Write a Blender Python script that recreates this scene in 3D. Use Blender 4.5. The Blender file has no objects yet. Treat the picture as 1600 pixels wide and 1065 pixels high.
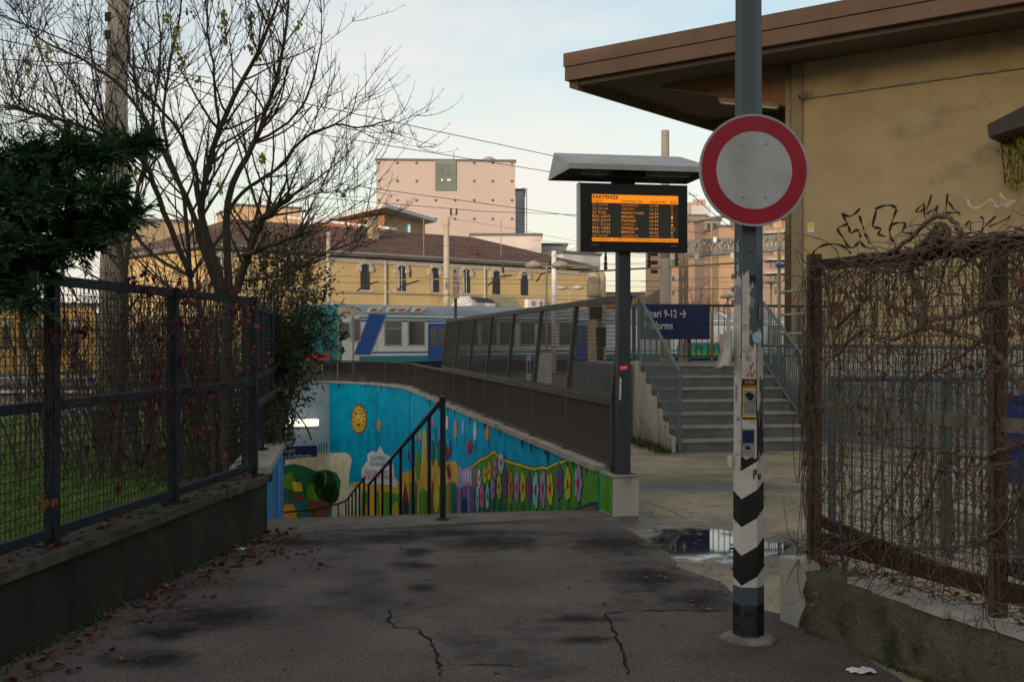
import bpy, math, random
from mathutils import Vector, Matrix, noise as mnoise
from math import radians, sin, cos, pi

sc = bpy.context.scene
# ------------------------------------------------------------------ camera
F, HC, HY = 1777.8, 1.62, 532.5
cam_d = bpy.data.cameras.new('camera'); cam = bpy.data.objects.new('camera', cam_d)
sc.collection.objects.link(cam)
cam.location = (0, 0, HC); cam.rotation_euler = (radians(90), 0, 0)
cam_d.lens = 40; cam_d.sensor_width = 36; cam_d.clip_end = 6000; cam_d.clip_start = 0.05
sc.camera = cam
# ------------------------------------------------------------------ sky, sun, exposure
SUN_EL, SUN_AZ = 6.0, 203.0          # low winter sun behind the viewer, a little to the left
wd = bpy.data.worlds.new('World'); sc.world = wd; wd.use_nodes = True
nt = wd.node_tree; nt.nodes.clear()
out = nt.nodes.new('ShaderNodeOutputWorld'); bg = nt.nodes.new('ShaderNodeBackground')
sky = nt.nodes.new('ShaderNodeTexSky'); sky.sky_type = 'NISHITA'; sky.sun_disc = False
sky.sun_elevation = radians(SUN_EL); sky.sun_rotation = radians(SUN_AZ)
sky.air_density = 1.0; sky.dust_density = 1.6; sky.ozone_density = 1.0
# thin pale veil of high cloud over the whole sky
tc = nt.nodes.new('ShaderNodeTexCoord'); mp = nt.nodes.new('ShaderNodeMapping')
mp.inputs['Scale'].default_value = (1.0, 1.0, 3.2)
nz = nt.nodes.new('ShaderNodeTexNoise'); nz.inputs['Scale'].default_value = 3.4
nz.inputs['Detail'].default_value = 6; nz.inputs['Roughness'].default_value = .55
rp = nt.nodes.new('ShaderNodeMapRange'); rp.inputs[1].default_value = .40; rp.inputs[2].default_value = .64
rp.inputs[3].default_value = .10; rp.inputs[4].default_value = .62
mx = nt.nodes.new('ShaderNodeMix'); mx.data_type = 'RGBA'
mx.inputs[7].default_value = (3.60, 3.33, 3.14, 1)
nt.links.new(tc.outputs['Generated'], mp.inputs[0]); nt.links.new(mp.outputs[0], nz.inputs['Vector'])
nt.links.new(nz.outputs['Fac'], rp.inputs[0])
sx = nt.nodes.new('ShaderNodeSeparateXYZ'); nt.links.new(tc.outputs['Generated'], sx.inputs[0])     # the veil thickens towards the horizon all round
hz_ = nt.nodes.new('ShaderNodeMapRange'); hz_.inputs[1].default_value = 0.; hz_.inputs[2].default_value = .30; hz_.inputs[3].default_value = .45; hz_.inputs[4].default_value = 0.; nt.links.new(sx.outputs[2], hz_.inputs[0])
ad = nt.nodes.new('ShaderNodeMath'); ad.use_clamp = True; nt.links.new(rp.outputs[0], ad.inputs[0]); nt.links.new(hz_.outputs[0], ad.inputs[1]); nt.links.new(ad.outputs[0], mx.inputs[0])
nt.links.new(sky.outputs[0], mx.inputs[6]); nt.links.new(mx.outputs[2], bg.inputs[0])
bg.inputs[1].default_value = 0.15
nt.links.new(bg.outputs[0], out.inputs[0])
sl = bpy.data.lights.new('sun', 'SUN'); sl.energy = 2.0; sl.angle = radians(1.0); sl.color = (1.0, .80, .62)
sun = bpy.data.objects.new('sun', sl); sc.collection.objects.link(sun)
_sd = Vector((sin(radians(SUN_AZ)) * cos(radians(SUN_EL)), cos(radians(SUN_AZ)) * cos(radians(SUN_EL)), sin(radians(SUN_EL))))
sun.rotation_euler = (-_sd).to_track_quat('-Z', 'Y').to_euler()
sun.location = (-10, -20, 30)
sc.view_settings.view_transform = 'Standard'; sc.view_settings.look = 'None'
sc.view_settings.exposure = 0.85; sc.view_settings.gamma = 1.0; sc.view_settings.use_curve_mapping = False
sc.render.engine = 'CYCLES'
sc.cycles.use_denoising = True
sc.cycles.max_bounces = 6; sc.cycles.diffuse_bounces = 3; sc.cycles.glossy_bounces = 3
sc.cycles.transparent_max_bounces = 6; sc.cycles.caustics_reflective = False; sc.cycles.caustics_refractive = False

# ------------------------------------------------------------------ helpers
R = random.Random(11)
C = sc.collection
def P(px, py, d): return Vector(((px - 800) / F * d, d, HC - (py - HY) / F * d))
def G(px, py, z=0.0): return P(px, py, (HC - z) * F / (py - HY))
def V3(a): return Vector(a)
U = Vector((-.1876, .9822, 0)); V = Vector((.9822, .1876, 0)); ZZ = Vector((0, 0, 1))

class MB:
    def __init__(s): s.v = []; s.f = []; s.m = []; s.mi = 0
    def add(s, vs, fs):
        b = len(s.v); s.v += [tuple(v) for v in vs]
        s.f += [tuple(b + i for i in f) for f in fs]; s.m += [s.mi] * len(fs); return s
    def hexa(s, p): return s.add(p, [(0,3,2,1),(4,5,6,7),(0,1,5,4),(1,2,6,5),(2,3,7,6),(3,0,4,7)])
    def box(s, c, size, x=Vector((1,0,0)), y=None, z=ZZ):
        c = V3(c); x = V3(x).normalized(); z = V3(z).normalized(); y = z.cross(x).normalized() if y is None else V3(y)
        a, b, h = [q * .5 for q in size]
        p = [c + x*i*a + y*j*b + z*k*h for k in (-1,1) for i,j in ((-1,-1),(1,-1),(1,1),(-1,1))]
        return s.hexa(p)
    def bar(s, a, b, w, h, up=ZZ):
        a = V3(a); b = V3(b); x = (b-a); L = x.length; x.normalize(); up = V3(up)
        y = up.cross(x).normalized(); z = x.cross(y)
        return s.box((a+b)/2, (L, w, h), x, y, z)
    def tube(s, pts, r, n=6, cap=True):
        pts = [V3(p) for p in pts]
        if len(pts) < 2: return s
        rs = r if isinstance(r, (list, tuple)) else [r]*len(pts)
        t0 = (pts[1]-pts[0]).normalized()
        nn = t0.orthogonal().normalized(); vs = []; b = len(s.v)
        for i, p in enumerate(pts):
            t = (pts[min(i+1, len(pts)-1)] - pts[max(i-1, 0)])
            t = t.normalized() if t.length > 1e-9 else t0
            nn = nn - t*nn.dot(t)
            nn = nn.normalized() if nn.length > 1e-6 else t.orthogonal().normalized()
            bb = t.cross(nn)
            for k in range(n):
                a = 2*pi*k/n; vs.append(p + (nn*cos(a) + bb*sin(a))*rs[i])
        fs = [(i*n+k, i*n+(k+1)%n, (i+1)*n+(k+1)%n, (i+1)*n+k) for i in range(len(pts)-1) for k in range(n)]
        if cap: fs += [tuple(range(n-1, -1, -1)), tuple((len(pts)-1)*n+k for k in range(n))]
        return s.add(vs, fs)
    def poly(s, pts): return s.add(pts, [tuple(range(len(pts)))])
    def prism(s, pts, vec):
        n = len(pts); pts = [V3(p) for p in pts]; vec = V3(vec)
        return s.add(pts + [p+vec for p in pts], [tuple(range(n-1,-1,-1)), tuple(range(n, 2*n))] + [(i, (i+1)%n, n+(i+1)%n, n+i) for i in range(n)])
    def lathe(s, c, prof, n=16, axis=ZZ):
        c = V3(c); axis = V3(axis).normalized(); x = axis.orthogonal().normalized(); y = axis.cross(x); vs = []
        for r, h in prof:
            for k in range(n):
                a = 2*pi*k/n; vs.append(c + axis*h + (x*cos(a)+y*sin(a))*r)
        fs = [(i*n+k, i*n+(k+1)%n, (i+1)*n+(k+1)%n, (i+1)*n+k) for i in range(len(prof)-1) for k in range(n)]
        fs += [tuple(range(n-1,-1,-1)), tuple((len(prof)-1)*n+k for k in range(n))]
        return s.add(vs, fs)
    def mesh(s, name):
        me = bpy.data.meshes.new(name); me.from_pydata(s.v, [], s.f)
        if any(s.m): me.polygons.foreach_set('material_index', s.m)
        me.update(); return me

WM = {}
def attach(o, parent):
    if parent is None: return
    o.parent = parent; o.matrix_parent_inverse = WM.get(parent.name, Matrix()).inverted()
def link(name, me, mats, parent=None, mw=None, smooth=False):
    o = bpy.data.objects.new(name, me); C.objects.link(o)
    if mats is not None and not me.materials:
        for m in (mats if isinstance(mats, (list, tuple)) else [mats]): me.materials.append(m)
    if smooth: me.polygons.foreach_set('use_smooth', [True]*len(me.polygons))
    if mw is not None: o.matrix_basis = mw; WM[o.name] = mw
    attach(o, parent); return o
def part(name, mb, mats, parent, smooth=False, kind=None, label=None):
    o = link(name, mb.mesh(name), mats, parent, smooth=smooth)
    if kind: o['kind'] = kind
    if label: o['label'] = label
    return o
def tag(o, label, cat, group=None):
    o['label'] = label; o['category'] = cat
    if group: o['group'] = group
    return o
def solo(name, mb, mats, label, cat, group=None, smooth=False):
    return tag(link(name, mb.mesh(name), mats, smooth=smooth), label, cat, group)
def thing(name, label, cat, loc, group=None):
    o = bpy.data.objects.new(name, None); C.objects.link(o); o.empty_display_size = .1
    o.location = loc; WM[o.name] = Matrix.Translation(loc); return tag(o, label, cat, group)
def struct(name, mb, mats, parent=None, kind='structure', smooth=False):
    o = link(name, mb.mesh(name), mats, parent, smooth=smooth); o['kind'] = kind; return o
def frame(o, x, y, z):
    m = Matrix.Identity(4)
    for i in range(3): m[i][0] = x[i]; m[i][1] = y[i]; m[i][2] = z[i]; m[i][3] = o[i]
    return m

# ------------------------------------------------------------------ materials
def M(name, col, rough=.75, col2=None, scale=6., var=.18, bump=.15, bscale=60., metal=0., spec=.4, streak=0., fine=0., fscale=250., contrast=(.35,.65)):
    m = bpy.data.materials.new(name); m.use_nodes = True
    t = m.node_tree; n = t.nodes; b = n['Principled BSDF']; L = t.links.new
    b.inputs['Roughness'].default_value = rough; b.inputs['Metallic'].default_value = metal
    b.inputs['Specular IOR Level'].default_value = spec
    co = n.new('ShaderNodeTexCoord')
    src = co.outputs['Object']
    if streak:
        mp = n.new('ShaderNodeMapping'); mp.inputs['Scale'].default_value = (1, 1, streak); L(src, mp.inputs[0]); ssrc = mp.outputs[0]
    else: ssrc = src
    a = n.new('ShaderNodeTexNoise'); a.inputs['Scale'].default_value = scale; a.inputs['Detail'].default_value = 7; a.inputs['Roughness'].default_value = .62
    L(ssrc, a.inputs['Vector'])
    r = n.new('ShaderNodeMapRange'); r.inputs[1].default_value = contrast[0]; r.inputs[2].default_value = contrast[1]; L(a.outputs['Fac'], r.inputs[0])
    mx = n.new('ShaderNodeMix'); mx.data_type = 'RGBA'
    c2 = col2 if col2 else tuple(min(1, c*(1+var)) for c in col); c1 = col if col2 else tuple(c*(1-var) for c in col)
    mx.inputs[6].default_value = (*c1, 1); mx.inputs[7].default_value = (*c2, 1); L(r.outputs[0], mx.inputs[0])
    last = mx.outputs[2]
    if fine:
        f = n.new('ShaderNodeTexNoise'); f.inputs['Scale'].default_value = fscale; f.inputs['Detail'].default_value = 2; L(src, f.inputs['Vector'])
        fr = n.new('ShaderNodeMapRange'); fr.inputs[1].default_value = .3; fr.inputs[2].default_value = .7; fr.inputs[3].default_value = 1-fine; fr.inputs[4].default_value = 1+fine; L(f.outputs['Fac'], fr.inputs[0])
        ml = n.new('ShaderNodeVectorMath'); ml.operation = 'SCALE'; L(last, ml.inputs[0]); L(fr.outputs[0], ml.inputs['Scale']); last = ml.outputs[0]
    L(last, b.inputs['Base Color'])
    if bump:
        bn = n.new('ShaderNodeTexNoise'); bn.inputs['Scale'].default_value = bscale; bn.inputs['Detail'].default_value = 5; L(src, bn.inputs['Vector'])
        bp = n.new('ShaderNodeBump'); bp.inputs['Strength'].default_value = bump; bp.inputs['Distance'].default_value = .02; L(bn.outputs['Fac'], bp.inputs['Height']); L(bp.outputs[0], b.inputs['Normal'])
    return m
def stain(m, col, scale, lo, hi, rough=None, stretch=(1,1,1), seed=0.):
    """one more layer of patches of another colour over a material made by M"""
    t = m.node_tree; n = t.nodes; L = t.links.new; b = n['Principled BSDF']
    old = b.inputs['Base Color'].links[0].from_socket
    co = n.new('ShaderNodeTexCoord'); mp = n.new('ShaderNodeMapping'); mp.inputs['Scale'].default_value = stretch; mp.inputs['Location'].default_value = (seed, seed*.7, seed*.3)
    L(co.outputs['Object'], mp.inputs[0])
    a = n.new('ShaderNodeTexNoise'); a.inputs['Scale'].default_value = scale; a.inputs['Detail'].default_value = 7; a.inputs['Roughness'].default_value = .6; L(mp.outputs[0], a.inputs['Vector'])
    r = n.new('ShaderNodeMapRange'); r.inputs[1].default_value = lo; r.inputs[2].default_value = hi; L(a.outputs['Fac'], r.inputs[0])
    mx = n.new('ShaderNodeMix'); mx.data_type = 'RGBA'; L(r.outputs[0], mx.inputs[0]); L(old, mx.inputs[6]); mx.inputs[7].default_value = (*col, 1)
    L(mx.outputs[2], b.inputs['Base Color'])
    if rough is not None:
        rr = n.new('ShaderNodeMapRange'); rr.inputs[3].default_value = b.inputs['Roughness'].default_value; rr.inputs[4].default_value = rough
        L(r.outputs[0], rr.inputs[0]); L(rr.outputs[0], b.inputs['Roughness'])
    return m
def EM(name, col, s):
    m = bpy.data.materials.new(name); m.use_nodes = True; b = m.node_tree.nodes['Principled BSDF']
    b.inputs['Base Color'].default_value = (*col, 1); b.inputs['Emission Color'].default_value = (*col, 1); b.inputs['Emission Strength'].default_value = s
    return m
def GL(name, col, rough=.08):
    m = M(name, col, rough, var=.25, scale=.7, bump=0, spec=.9); return m

asphalt = M('asphalt', (.112,.094,.081), .85, (.178,.151,.131), scale=1.1, bump=.8, bscale=120, fine=.85, fscale=130, spec=.18)
stain(asphalt, (.020,.019,.018), .75, .56, .66, rough=.55, seed=3.1)
stain(asphalt, (.17,.16,.15), 90, .68, .74, seed=9); stain(asphalt, (.03,.027,.025), 60, .66, .72, seed=19)
tar = M('tar', (.026,.023,.020), .95, bump=.4, bscale=120, spec=.05)
wet_asph = M('wet_asphalt', (.016,.015,.014), .5, (.030,.028,.025), scale=9, bump=.55, bscale=170, fine=.4, fscale=300)
plaza_m = M('plaza_concrete', (.29,.238,.148), .9, (.41,.345,.225), scale=1.3, bump=.2, bscale=90, fine=.16, fscale=190)
stain(plaza_m, (.105,.125,.030), .55, .52, .70, seed=5.3)
stain(plaza_m, (.13,.112,.080), 1.7, .58, .72, seed=2.2, stretch=(1,.6,1))
ground_m = M('ballast_ground', (.090,.078,.060), .95, (.17,.15,.12), scale=2.5, bump=.5, bscale=25, fine=.4, fscale=30)
lawn_m = M('lawn_soil', (.055,.095,.012), .95, (.095,.135,.022), scale=1.2, bump=.6, bscale=40, fine=.4, fscale=60)
grass_m = M('grass_blade', (.085,.160,.016), .7, (.16,.235,.030), scale=1.5, bump=0)
conc = M('old_concrete', (.26,.24,.20), .9, (.40,.37,.32), scale=2.5, bump=.35, bscale=50, fine=.12, fscale=120)
stain(conc, (.11,.10,.06), 2.2, .56, .72, seed=1.4, stretch=(1,1,.4))
edge_conc = M('edge_concrete', (.12,.105,.082), .9, (.20,.178,.14), scale=3, bump=.4, bscale=80, fine=.3, fscale=200)
stain(edge_conc, (.05,.06,.016), 1.4, .55, .7, seed=7)
stone_cap = M('coping_stone', (.33,.29,.23), .8, (.48,.43,.35), scale=4, bump=.3, bscale=40)
stain(stone_cap, (.10,.085,.05), 3.0, .56, .7, seed=4)
white_plast = M('white_plaster', (.40,.38,.33), .85, (.52,.49,.43), scale=3, bump=.25, bscale=40)
stain(white_plast, (.17,.14,.07), 3.2, .60, .75, seed=8, stretch=(1,1,.5))
moss_wall = M('mossy_wall', (.014,.015,.009), .95, (.032,.030,.021), scale=2.4, bump=.7, bscale=38, fine=.3, fscale=90, streak=.45)
stain(moss_wall, (.028,.052,.008), 2.2, .48, .64, seed=2.6); stain(moss_wall, (.075,.068,.054), 1.6, .60, .74, seed=6.1, stretch=(1.5,1.5,.4)); stain(moss_wall, (.006,.006,.004), 3.0, .58, .72, seed=9.3, stretch=(1.5,1.5,.3))
moss_cap = M('mossy_coping', (.050,.045,.032), .95, (.10,.092,.070), scale=3.2, bump=.6, bscale=45)
stain(moss_cap, (.028,.038,.006), 3.5, .44, .6, seed=6)
render_wall = M('rough_render', (.095,.085,.058), .95, (.165,.145,.105), scale=5, bump=1.0, bscale=34, fine=.35, fscale=110)
stain(render_wall, (.035,.045,.012), 3.1, .52, .66, seed=1)
stain(render_wall, (.030,.026,.018), 1.7, .60, .74, seed=12, stretch=(1,1,.5))
dk_steel = M('dark_brown_steel', (.055,.046,.041), .6, (.080,.068,.061), scale=7, bump=.08, spec=.4, streak=.15)
fence_gr = M('slate_painted_steel', (.013,.017,.023), .7, (.024,.030,.038), scale=8, bump=.1, spec=.2)
stain(fence_gr, (.060,.028,.010), 9, .62, .70, seed=3)
wire_m = M('mesh_wire', (.008,.009,.011), .7, (.018,.018,.02), scale=20, bump=0)
wire_b = M('brown_wire', (.045,.040,.036), .6, bump=0)
rust = M('rusty_steel', (.075,.046,.026), .85, (.135,.095,.056), scale=14, bump=.4, bscale=90)
stain(rust, (.15,.145,.10), 5, .55, .62, seed=4, stretch=(1,1,.4))
rust_dk = M('dark_rust', (.030,.016,.010), .85, (.070,.032,.016), scale=14, bump=.4, bscale=90)
pale_rail = M('lichened_rail', (.16,.145,.105), .85, (.23,.21,.16), scale=9, bump=.3)
stain(pale_rail, (.07,.04,.02), 8, .6, .68, seed=4)
rust_wire = M('old_wire', (.040,.034,.026), .7, (.10,.09,.07), scale=14, bump=0)
bark = M('bark', (.045,.034,.026), .9, (.085,.066,.050), scale=30, bump=.5, bscale=70)
bark2 = M('pale_bark', (.070,.052,.038), .9, (.13,.10,.075), scale=30, bump=.4, bscale=70)
vine_m = M('vine_bark', (.085,.058,.040), .9, (.21,.155,.112), scale=40, bump=.4, bscale=120)
vine_r = M('creeper_stem', (.050,.026,.020), .85, (.085,.050,.038), scale=40, bump=.2)
needle_m = M('cypress_spray', (.045,.10,.055), .8, (.10,.19,.085), scale=9, bump=0, spec=.2)
leaf_gr = M('oleander_leaf', (.018,.040,.012), .55, (.045,.075,.022), scale=6, bump=0)
leaf_ol = M('olive_leaf', (.060,.062,.020), .6, (.13,.115,.035), scale=5, bump=0)
leaf_yl = M('yellow_leaf', (.20,.19,.022), .6, (.33,.26,.03), scale=9, bump=0)
leaf_rd = M('crimson_leaf', (.050,.006,.010), .6, (.11,.014,.016), scale=9, bump=0)
leaf_br = M('brown_leaf', (.10,.042,.016), .7, (.19,.085,.03), scale=12, bump=0)
leaf_or = M('rust_leaf', (.22,.06,.015), .7, (.30,.11,.03), scale=12, bump=0)
litter = M('white_tissue', (.78,.78,.76), .9, bump=.2, bscale=30, var=.06)
# mural paints
def PT(n, c, v=.10):
    c = tuple(min(.8, q*1.45) for q in c); m = M('paint_'+n, c, .85, bump=.22, bscale=38, var=v+.06, scale=2.6, spec=.10, fine=.10, fscale=26)
    return stain(m, tuple(q*.55+.012 for q in c), 5.0, .62, .80, seed=len(n)*1.7, stretch=(1,1,.28))
p_blue = PT('blue', (.0,.275,.45), .14); stain(p_blue, (.005,.44,.66), .8, .55, .75, seed=2); stain(p_blue, (.002,.30,.47), 3, .6, .8, seed=5, stretch=(1,1,.2))
p_lblue = PT('left_blue', (.04,.22,.50)); p_green = PT('green', (.075,.255,.028), .16); p_dgreen = PT('deep_green', (.015,.13,.065))
p_yel = PT('yellow', (.62,.43,.035)); p_oyel = PT('ochre', (.55,.33,.045)); p_lil = PT('lilac', (.36,.24,.46)); p_pur = PT('purple', (.125,.085,.21))
p_sky = PT('pale_blue', (.30,.48,.58)); p_org = PT('orange', (.70,.20,.02)); p_red = PT('red', (.40,.012,.045)); p_pink = PT('pink', (.62,.13,.25))
p_navy = PT('navy', (.012,.035,.11)); p_white = PT('white', (.66,.63,.60)); p_cream = PT('cream', (.60,.52,.37)); p_brown = PT('brick_brown', (.17,.065,.035))
p_teal = PT('teal', (.02,.16,.17)); p_dark = PT('dark_leaf', (.010,.045,.012)); p_mag = PT('maroon', (.20,.01,.05)); p_lime = PT('leaf_green', (.10,.24,.02))
black = M('black_paint', (.006,.006,.007), .5, bump=0); blackspray = M('black_spray', (.020,.018,.014), .8, bump=0, var=.5, scale=9)
whitespray = M('white_spray', (.62,.60,.56), .8, bump=0)
white = M('white_enamel', (.72,.72,.70), .45, bump=.03, var=.05)
pole_gr = M('pole_blue_grey', (.060,.085,.100), .5, (.085,.115,.130), scale=4, bump=.06, bscale=30, streak=.3)
paper = M('paper', (.56,.53,.47), .9, (.66,.63,.57), scale=9, bump=.3, bscale=30); stain(paper, (.30,.25,.18), 9, .58, .7)
grey_paper = M('grey_paper', (.20,.21,.23), .9, (.36,.37,.38), scale=40, bump=.1)
alu = M('aluminium', (.42,.43,.44), .42, metal=.6, bump=.04, var=.1)
navy_sign = M('navy_sign', (.006,.016,.075), .45, bump=0, var=.06)

# ------------------------------------------------------------------ text
def text_mesh(s, ox, ex, ey, w=None, h=.1, align='LEFT', bold=0.0, thick=0.0):
    """ox: lower-left corner; ex, ey unit vectors; h: cap height; w: total width"""
    cu = bpy.data.curves.new('text', 'FONT'); cu.body = s; cu.size = 1; cu.offset = bold; cu.extrude = 0; cu.resolution_u = 2
    ob = bpy.data.objects.new('text', cu); C.objects.link(ob)
    dg = bpy.context.evaluated_depsgraph_get(); me = bpy.data.meshes.new_from_object(ob.evaluated_get(dg))
    C.objects.unlink(ob); bpy.data.objects.remove(ob); bpy.data.curves.remove(cu)
    vs = [v.co.copy() for v in me.vertices]; fs = [tuple(p.vertices) for p in me.polygons]; bpy.data.meshes.remove(me)
    if not vs: return [], []
    x0 = min(v.x for v in vs); x1 = max(v.x for v in vs); k = h/.69
    kx = (w/(x1-x0)) if w else k
    ox = V3(ox); ex = V3(ex); ey = V3(ey)
    dx = {'LEFT': x0, 'CENTER': (x0+x1)/2, 'RIGHT': x1}[align]
    return [ox + ex*((v.x-dx)*kx) + ey*(v.y*k) for v in vs], fs

# ================================================================== THE GROUND
E0 = Vector((-2.23, 10.23, 0)); E1 = Vector((.833, 10.90, 0))
RW = [(.833, 10.97), (-2.42, 28.0), (-2.86, 30.0), (-3.52, 31.7), (-4.42, 33.1), (-5.48, 34.2)]      # inner face of the painted wall
RWX = RW + [(-10.0, 38.7)]                                                                          # its run on into the underpass
L1 = Vector((-2.69, 13.4, 0)); L2 = Vector((-5.87, 28.9, 0)); PL = Vector((-9.2, 30.2, 0))
g = MB()
g.poly([(-300,-120,-.06),(300,-120,-.06),(300,10.90,-.06),(E1.x,E1.y,-.06),(E0.x,E0.y,-.06),(-300,10.23,-.06)])
g.poly([(-300,10.23,-.06),(E0.x,E0.y,-.06),(L1.x,L1.y,-.06),(L2.x,L2.y,-.06),(PL.x,PL.y,-.06),(-300,30.2,-.06)])
g.poly([(E1.x,E1.y,-.06)] + [(2500,10.90,-.06),(2500,2500,-.06),(-2500,2500,-.06),(-2500,30.2,-.06),(PL.x,PL.y,-.06)] + [(x,y,-.06) for x,y in RW[::-1]])
struct('ground', g, ground_m)
def ragged(pts, step=.12, amp=.03, seed=1):
    rr = random.Random(seed); o = []
    for a, b in zip(pts, pts[1:]):
        a = V3(a); b = V3(b); n = max(1, int((b-a).length/step))
        for i in range(n):
            p = a.lerp(b, i/n); o.append(p + Vector((rr.uniform(-amp,amp), rr.uniform(-amp,amp), 0)))
    o.append(V3(pts[-1])); return o
# concrete plaza to the right of the path
plz = MB()
plz.prism([(.6,2,-.05),(30,2,-.05),(30,40,-.05),(.0,40,-.05),(-1.9,25.6,-.05),(.86,11.2,-.05),(.84,10.5,-.05)], (0,0,.05))
struct('plaza', plz, plaza_m)
# asphalt path, a thin slab with a broken edge
bnd = ragged([G(1600,1400), G(1400,1060), G(1315,1008), G(1255,975), G(1200,957), G(1150,936), G(1120,908), G(1062,889), G(1040,866), G(1002,841), G(962,819), G(925,806)], .10, .022, 3) \
    + ragged([G(925,806), G(800,818), G(640,827), G(412,836)], .25, .012, 4)[1:]
ap = MB(); ap.prism([(-3.4,9.9,-.02)] + [(-3.4,-14,-.02),(12,-14,-.02),(12,1.5,-.02)] + [(p.x,p.y,-.02) for p in bnd], (0,0,.034))
struct('asphalt_path', ap, asphalt)
# concrete threshold at the head of the ramp
th = MB(); a0 = G(925,806); a1 = G(412,836)
th.prism([(E0.x-.1,E0.y,-.03),(E1.x,E1.y,-.03),(a0.x+.1,a0.y-.02,-.03),(a1.x-.3,a1.y-.05,-.03)][::-1], (0,0,.036))
struct('ramp_threshold', th, edge_conc)
def strip(name, px, w, mat, z, seed, parent=None):
    """thin irregular band on the ground through photo points"""
    rr = random.Random(seed); pts = ragged([G(*p) for p in px], .05, .012, seed); mb = MB(); n = len(pts)
    lo = []; hi = []
    for i, p in enumerate(pts):
        t = (pts[min(i+1,n-1)] - pts[max(i-1,0)]).normalized(); s = Vector((-t.y, t.x, 0))
        k = w * .55 * (.25 + 1.1*rr.random()) * min(1, .25 + i/4., .25 + (n-1-i)/4.)
        lo.append(p - s*k + ZZ*z); hi.append(p + s*k + ZZ*z)
    mb.add(lo + hi, [(i, i+1, n+i+1, n+i) for i in range(n-1)])
    o = link(name, mb.mesh(name), mat, parent); return o
path = bpy.data.objects['asphalt_path']
for i, (pts, w) in enumerate([
    ([(690,1062),(683,1030),(668,1000),(650,986),(618,984),(608,972),(610,955)], .014), ([(690,1045),(740,1043),(828,1044)], .010), ([(610,955),(660,953),(712,944)], .007),
    ([(985,1062),(972,1020),(957,985),(945,962),(990,958),(1060,957),(1140,958)], .014), ([(605,873),(640,875),(700,874),(790,871)], .009), ([(510,967),(540,960),(555,953)], .005),
    ([(990,945),(1030,955),(1060,956)], .006), ([(420,826),(560,822),(700,821),(880,818)], .012), ([(820,833),(860,836),(900,834)], .006)]):
    strip('crack', pts, w, tar, .0185, 40+i, path)
def blob(name, cx, cy, rx, ry, mat, z, seed, parent=None, n=56, rough=.35, kind=None):
    """irregular sheet on the ground, centre and half-axes given as photo points on the ground plane"""
    rr = random.Random(seed); ph = rr.random()*50; pts = []
    for k in range(n):
        a = 2*pi*k/n; q = 1 + rough*(mnoise.noise(Vector((cos(a)*1.4+ph, sin(a)*1.4, 0)))*1.3 + .35*mnoise.noise(Vector((cos(a)*5+ph, sin(a)*5, 3))))
        p = G(cx + rx*q*cos(a), cy + ry*q*sin(a)); pts.append((p.x, p.y, z))
    mb = MB(); mb.poly(pts); o = link(name, mb.mesh(name), mat, parent)
    if kind: o['kind'] = kind
    return o
def soft_spots(m, spots, col, rough, alpha=False):
    """damp marks with soft noisy edges, centres and half-axes in metres"""
    t = m.node_tree; n = t.nodes; L = t.links.new; b = n['Principled BSDF']; old = b.inputs['Base Color'].links[0].from_socket; oldr = b.inputs['Roughness'].links[0].from_socket if b.inputs['Roughness'].links else None
    co = n.new('ShaderNodeTexCoord'); nz = n.new('ShaderNodeTexNoise'); nz.inputs['Scale'].default_value = 5; nz.inputs['Detail'].default_value = 8; nz.inputs['Roughness'].default_value = .65; L(co.outputs['Object'], nz.inputs['Vector']); last = None
    for x, y, rx, ry in spots:
        mp = n.new('ShaderNodeMapping'); mp.vector_type = 'TEXTURE'; mp.inputs['Location'].default_value = (x, y, 0); mp.inputs['Scale'].default_value = (rx, ry, 50); L(co.outputs['Object'], mp.inputs[0])
        ln = n.new('ShaderNodeVectorMath'); ln.operation = 'LENGTH'; L(mp.outputs[0], ln.inputs[0])
        if last is None: last = ln.outputs['Value']
        else: mn = n.new('ShaderNodeMath'); mn.operation = 'MINIMUM'; L(last, mn.inputs[0]); L(ln.outputs['Value'], mn.inputs[1]); last = mn.outputs[0]
    sb = n.new('ShaderNodeMath'); sb.operation = 'MULTIPLY_ADD'; sb.inputs[1].default_value = -2.6; L(nz.outputs['Fac'], sb.inputs[0]); L(last, sb.inputs[2])
    r = n.new('ShaderNodeMapRange'); r.inputs[1].default_value = .05; r.inputs[2].default_value = -.95; L(sb.outputs[0], r.inputs[0])
    if alpha: r.inputs[2].default_value = -.45; L(r.outputs[0], b.inputs['Alpha']); return
    mx = n.new('ShaderNodeMix'); mx.data_type = 'RGBA'; L(r.outputs[0], mx.inputs[0]); L(old, mx.inputs[6]); mx.inputs[7].default_value = (*col, 1); L(mx.outputs[2], b.inputs['Base Color'])
    mr = n.new('ShaderNodeMix'); L(r.outputs[0], mr.inputs[0]); (L(oldr, mr.inputs[2]) if oldr else setattr(mr.inputs[2], 'default_value', b.inputs['Roughness'].default_value)); mr.inputs[3].default_value = rough; L(mr.outputs[0], b.inputs['Roughness'])
sp_l = []
for cx, cy, rx, ry in [(645,886,32,8),(650,864,26,7),(655,922,24,6),(770,850,85,12),(610,842,80,8),(905,1003,45,7),(912,970,55,7),(270,990,60,14),(340,965,80,20),(470,850,60,9),(235,1035,70,14),(700,835,150,6),(1010,905,60,22),(960,850,70,16),(1090,940,50,16),(200,930,60,16)]:
    c_ = G(cx,cy); sp_l.append((c_.x, c_.y, abs(G(cx+rx,cy).x-c_.x), abs(G(cx,cy-ry).y-c_.y)))
soft_spots(asphalt, sp_l, (.024,.021,.019), .8)
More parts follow.
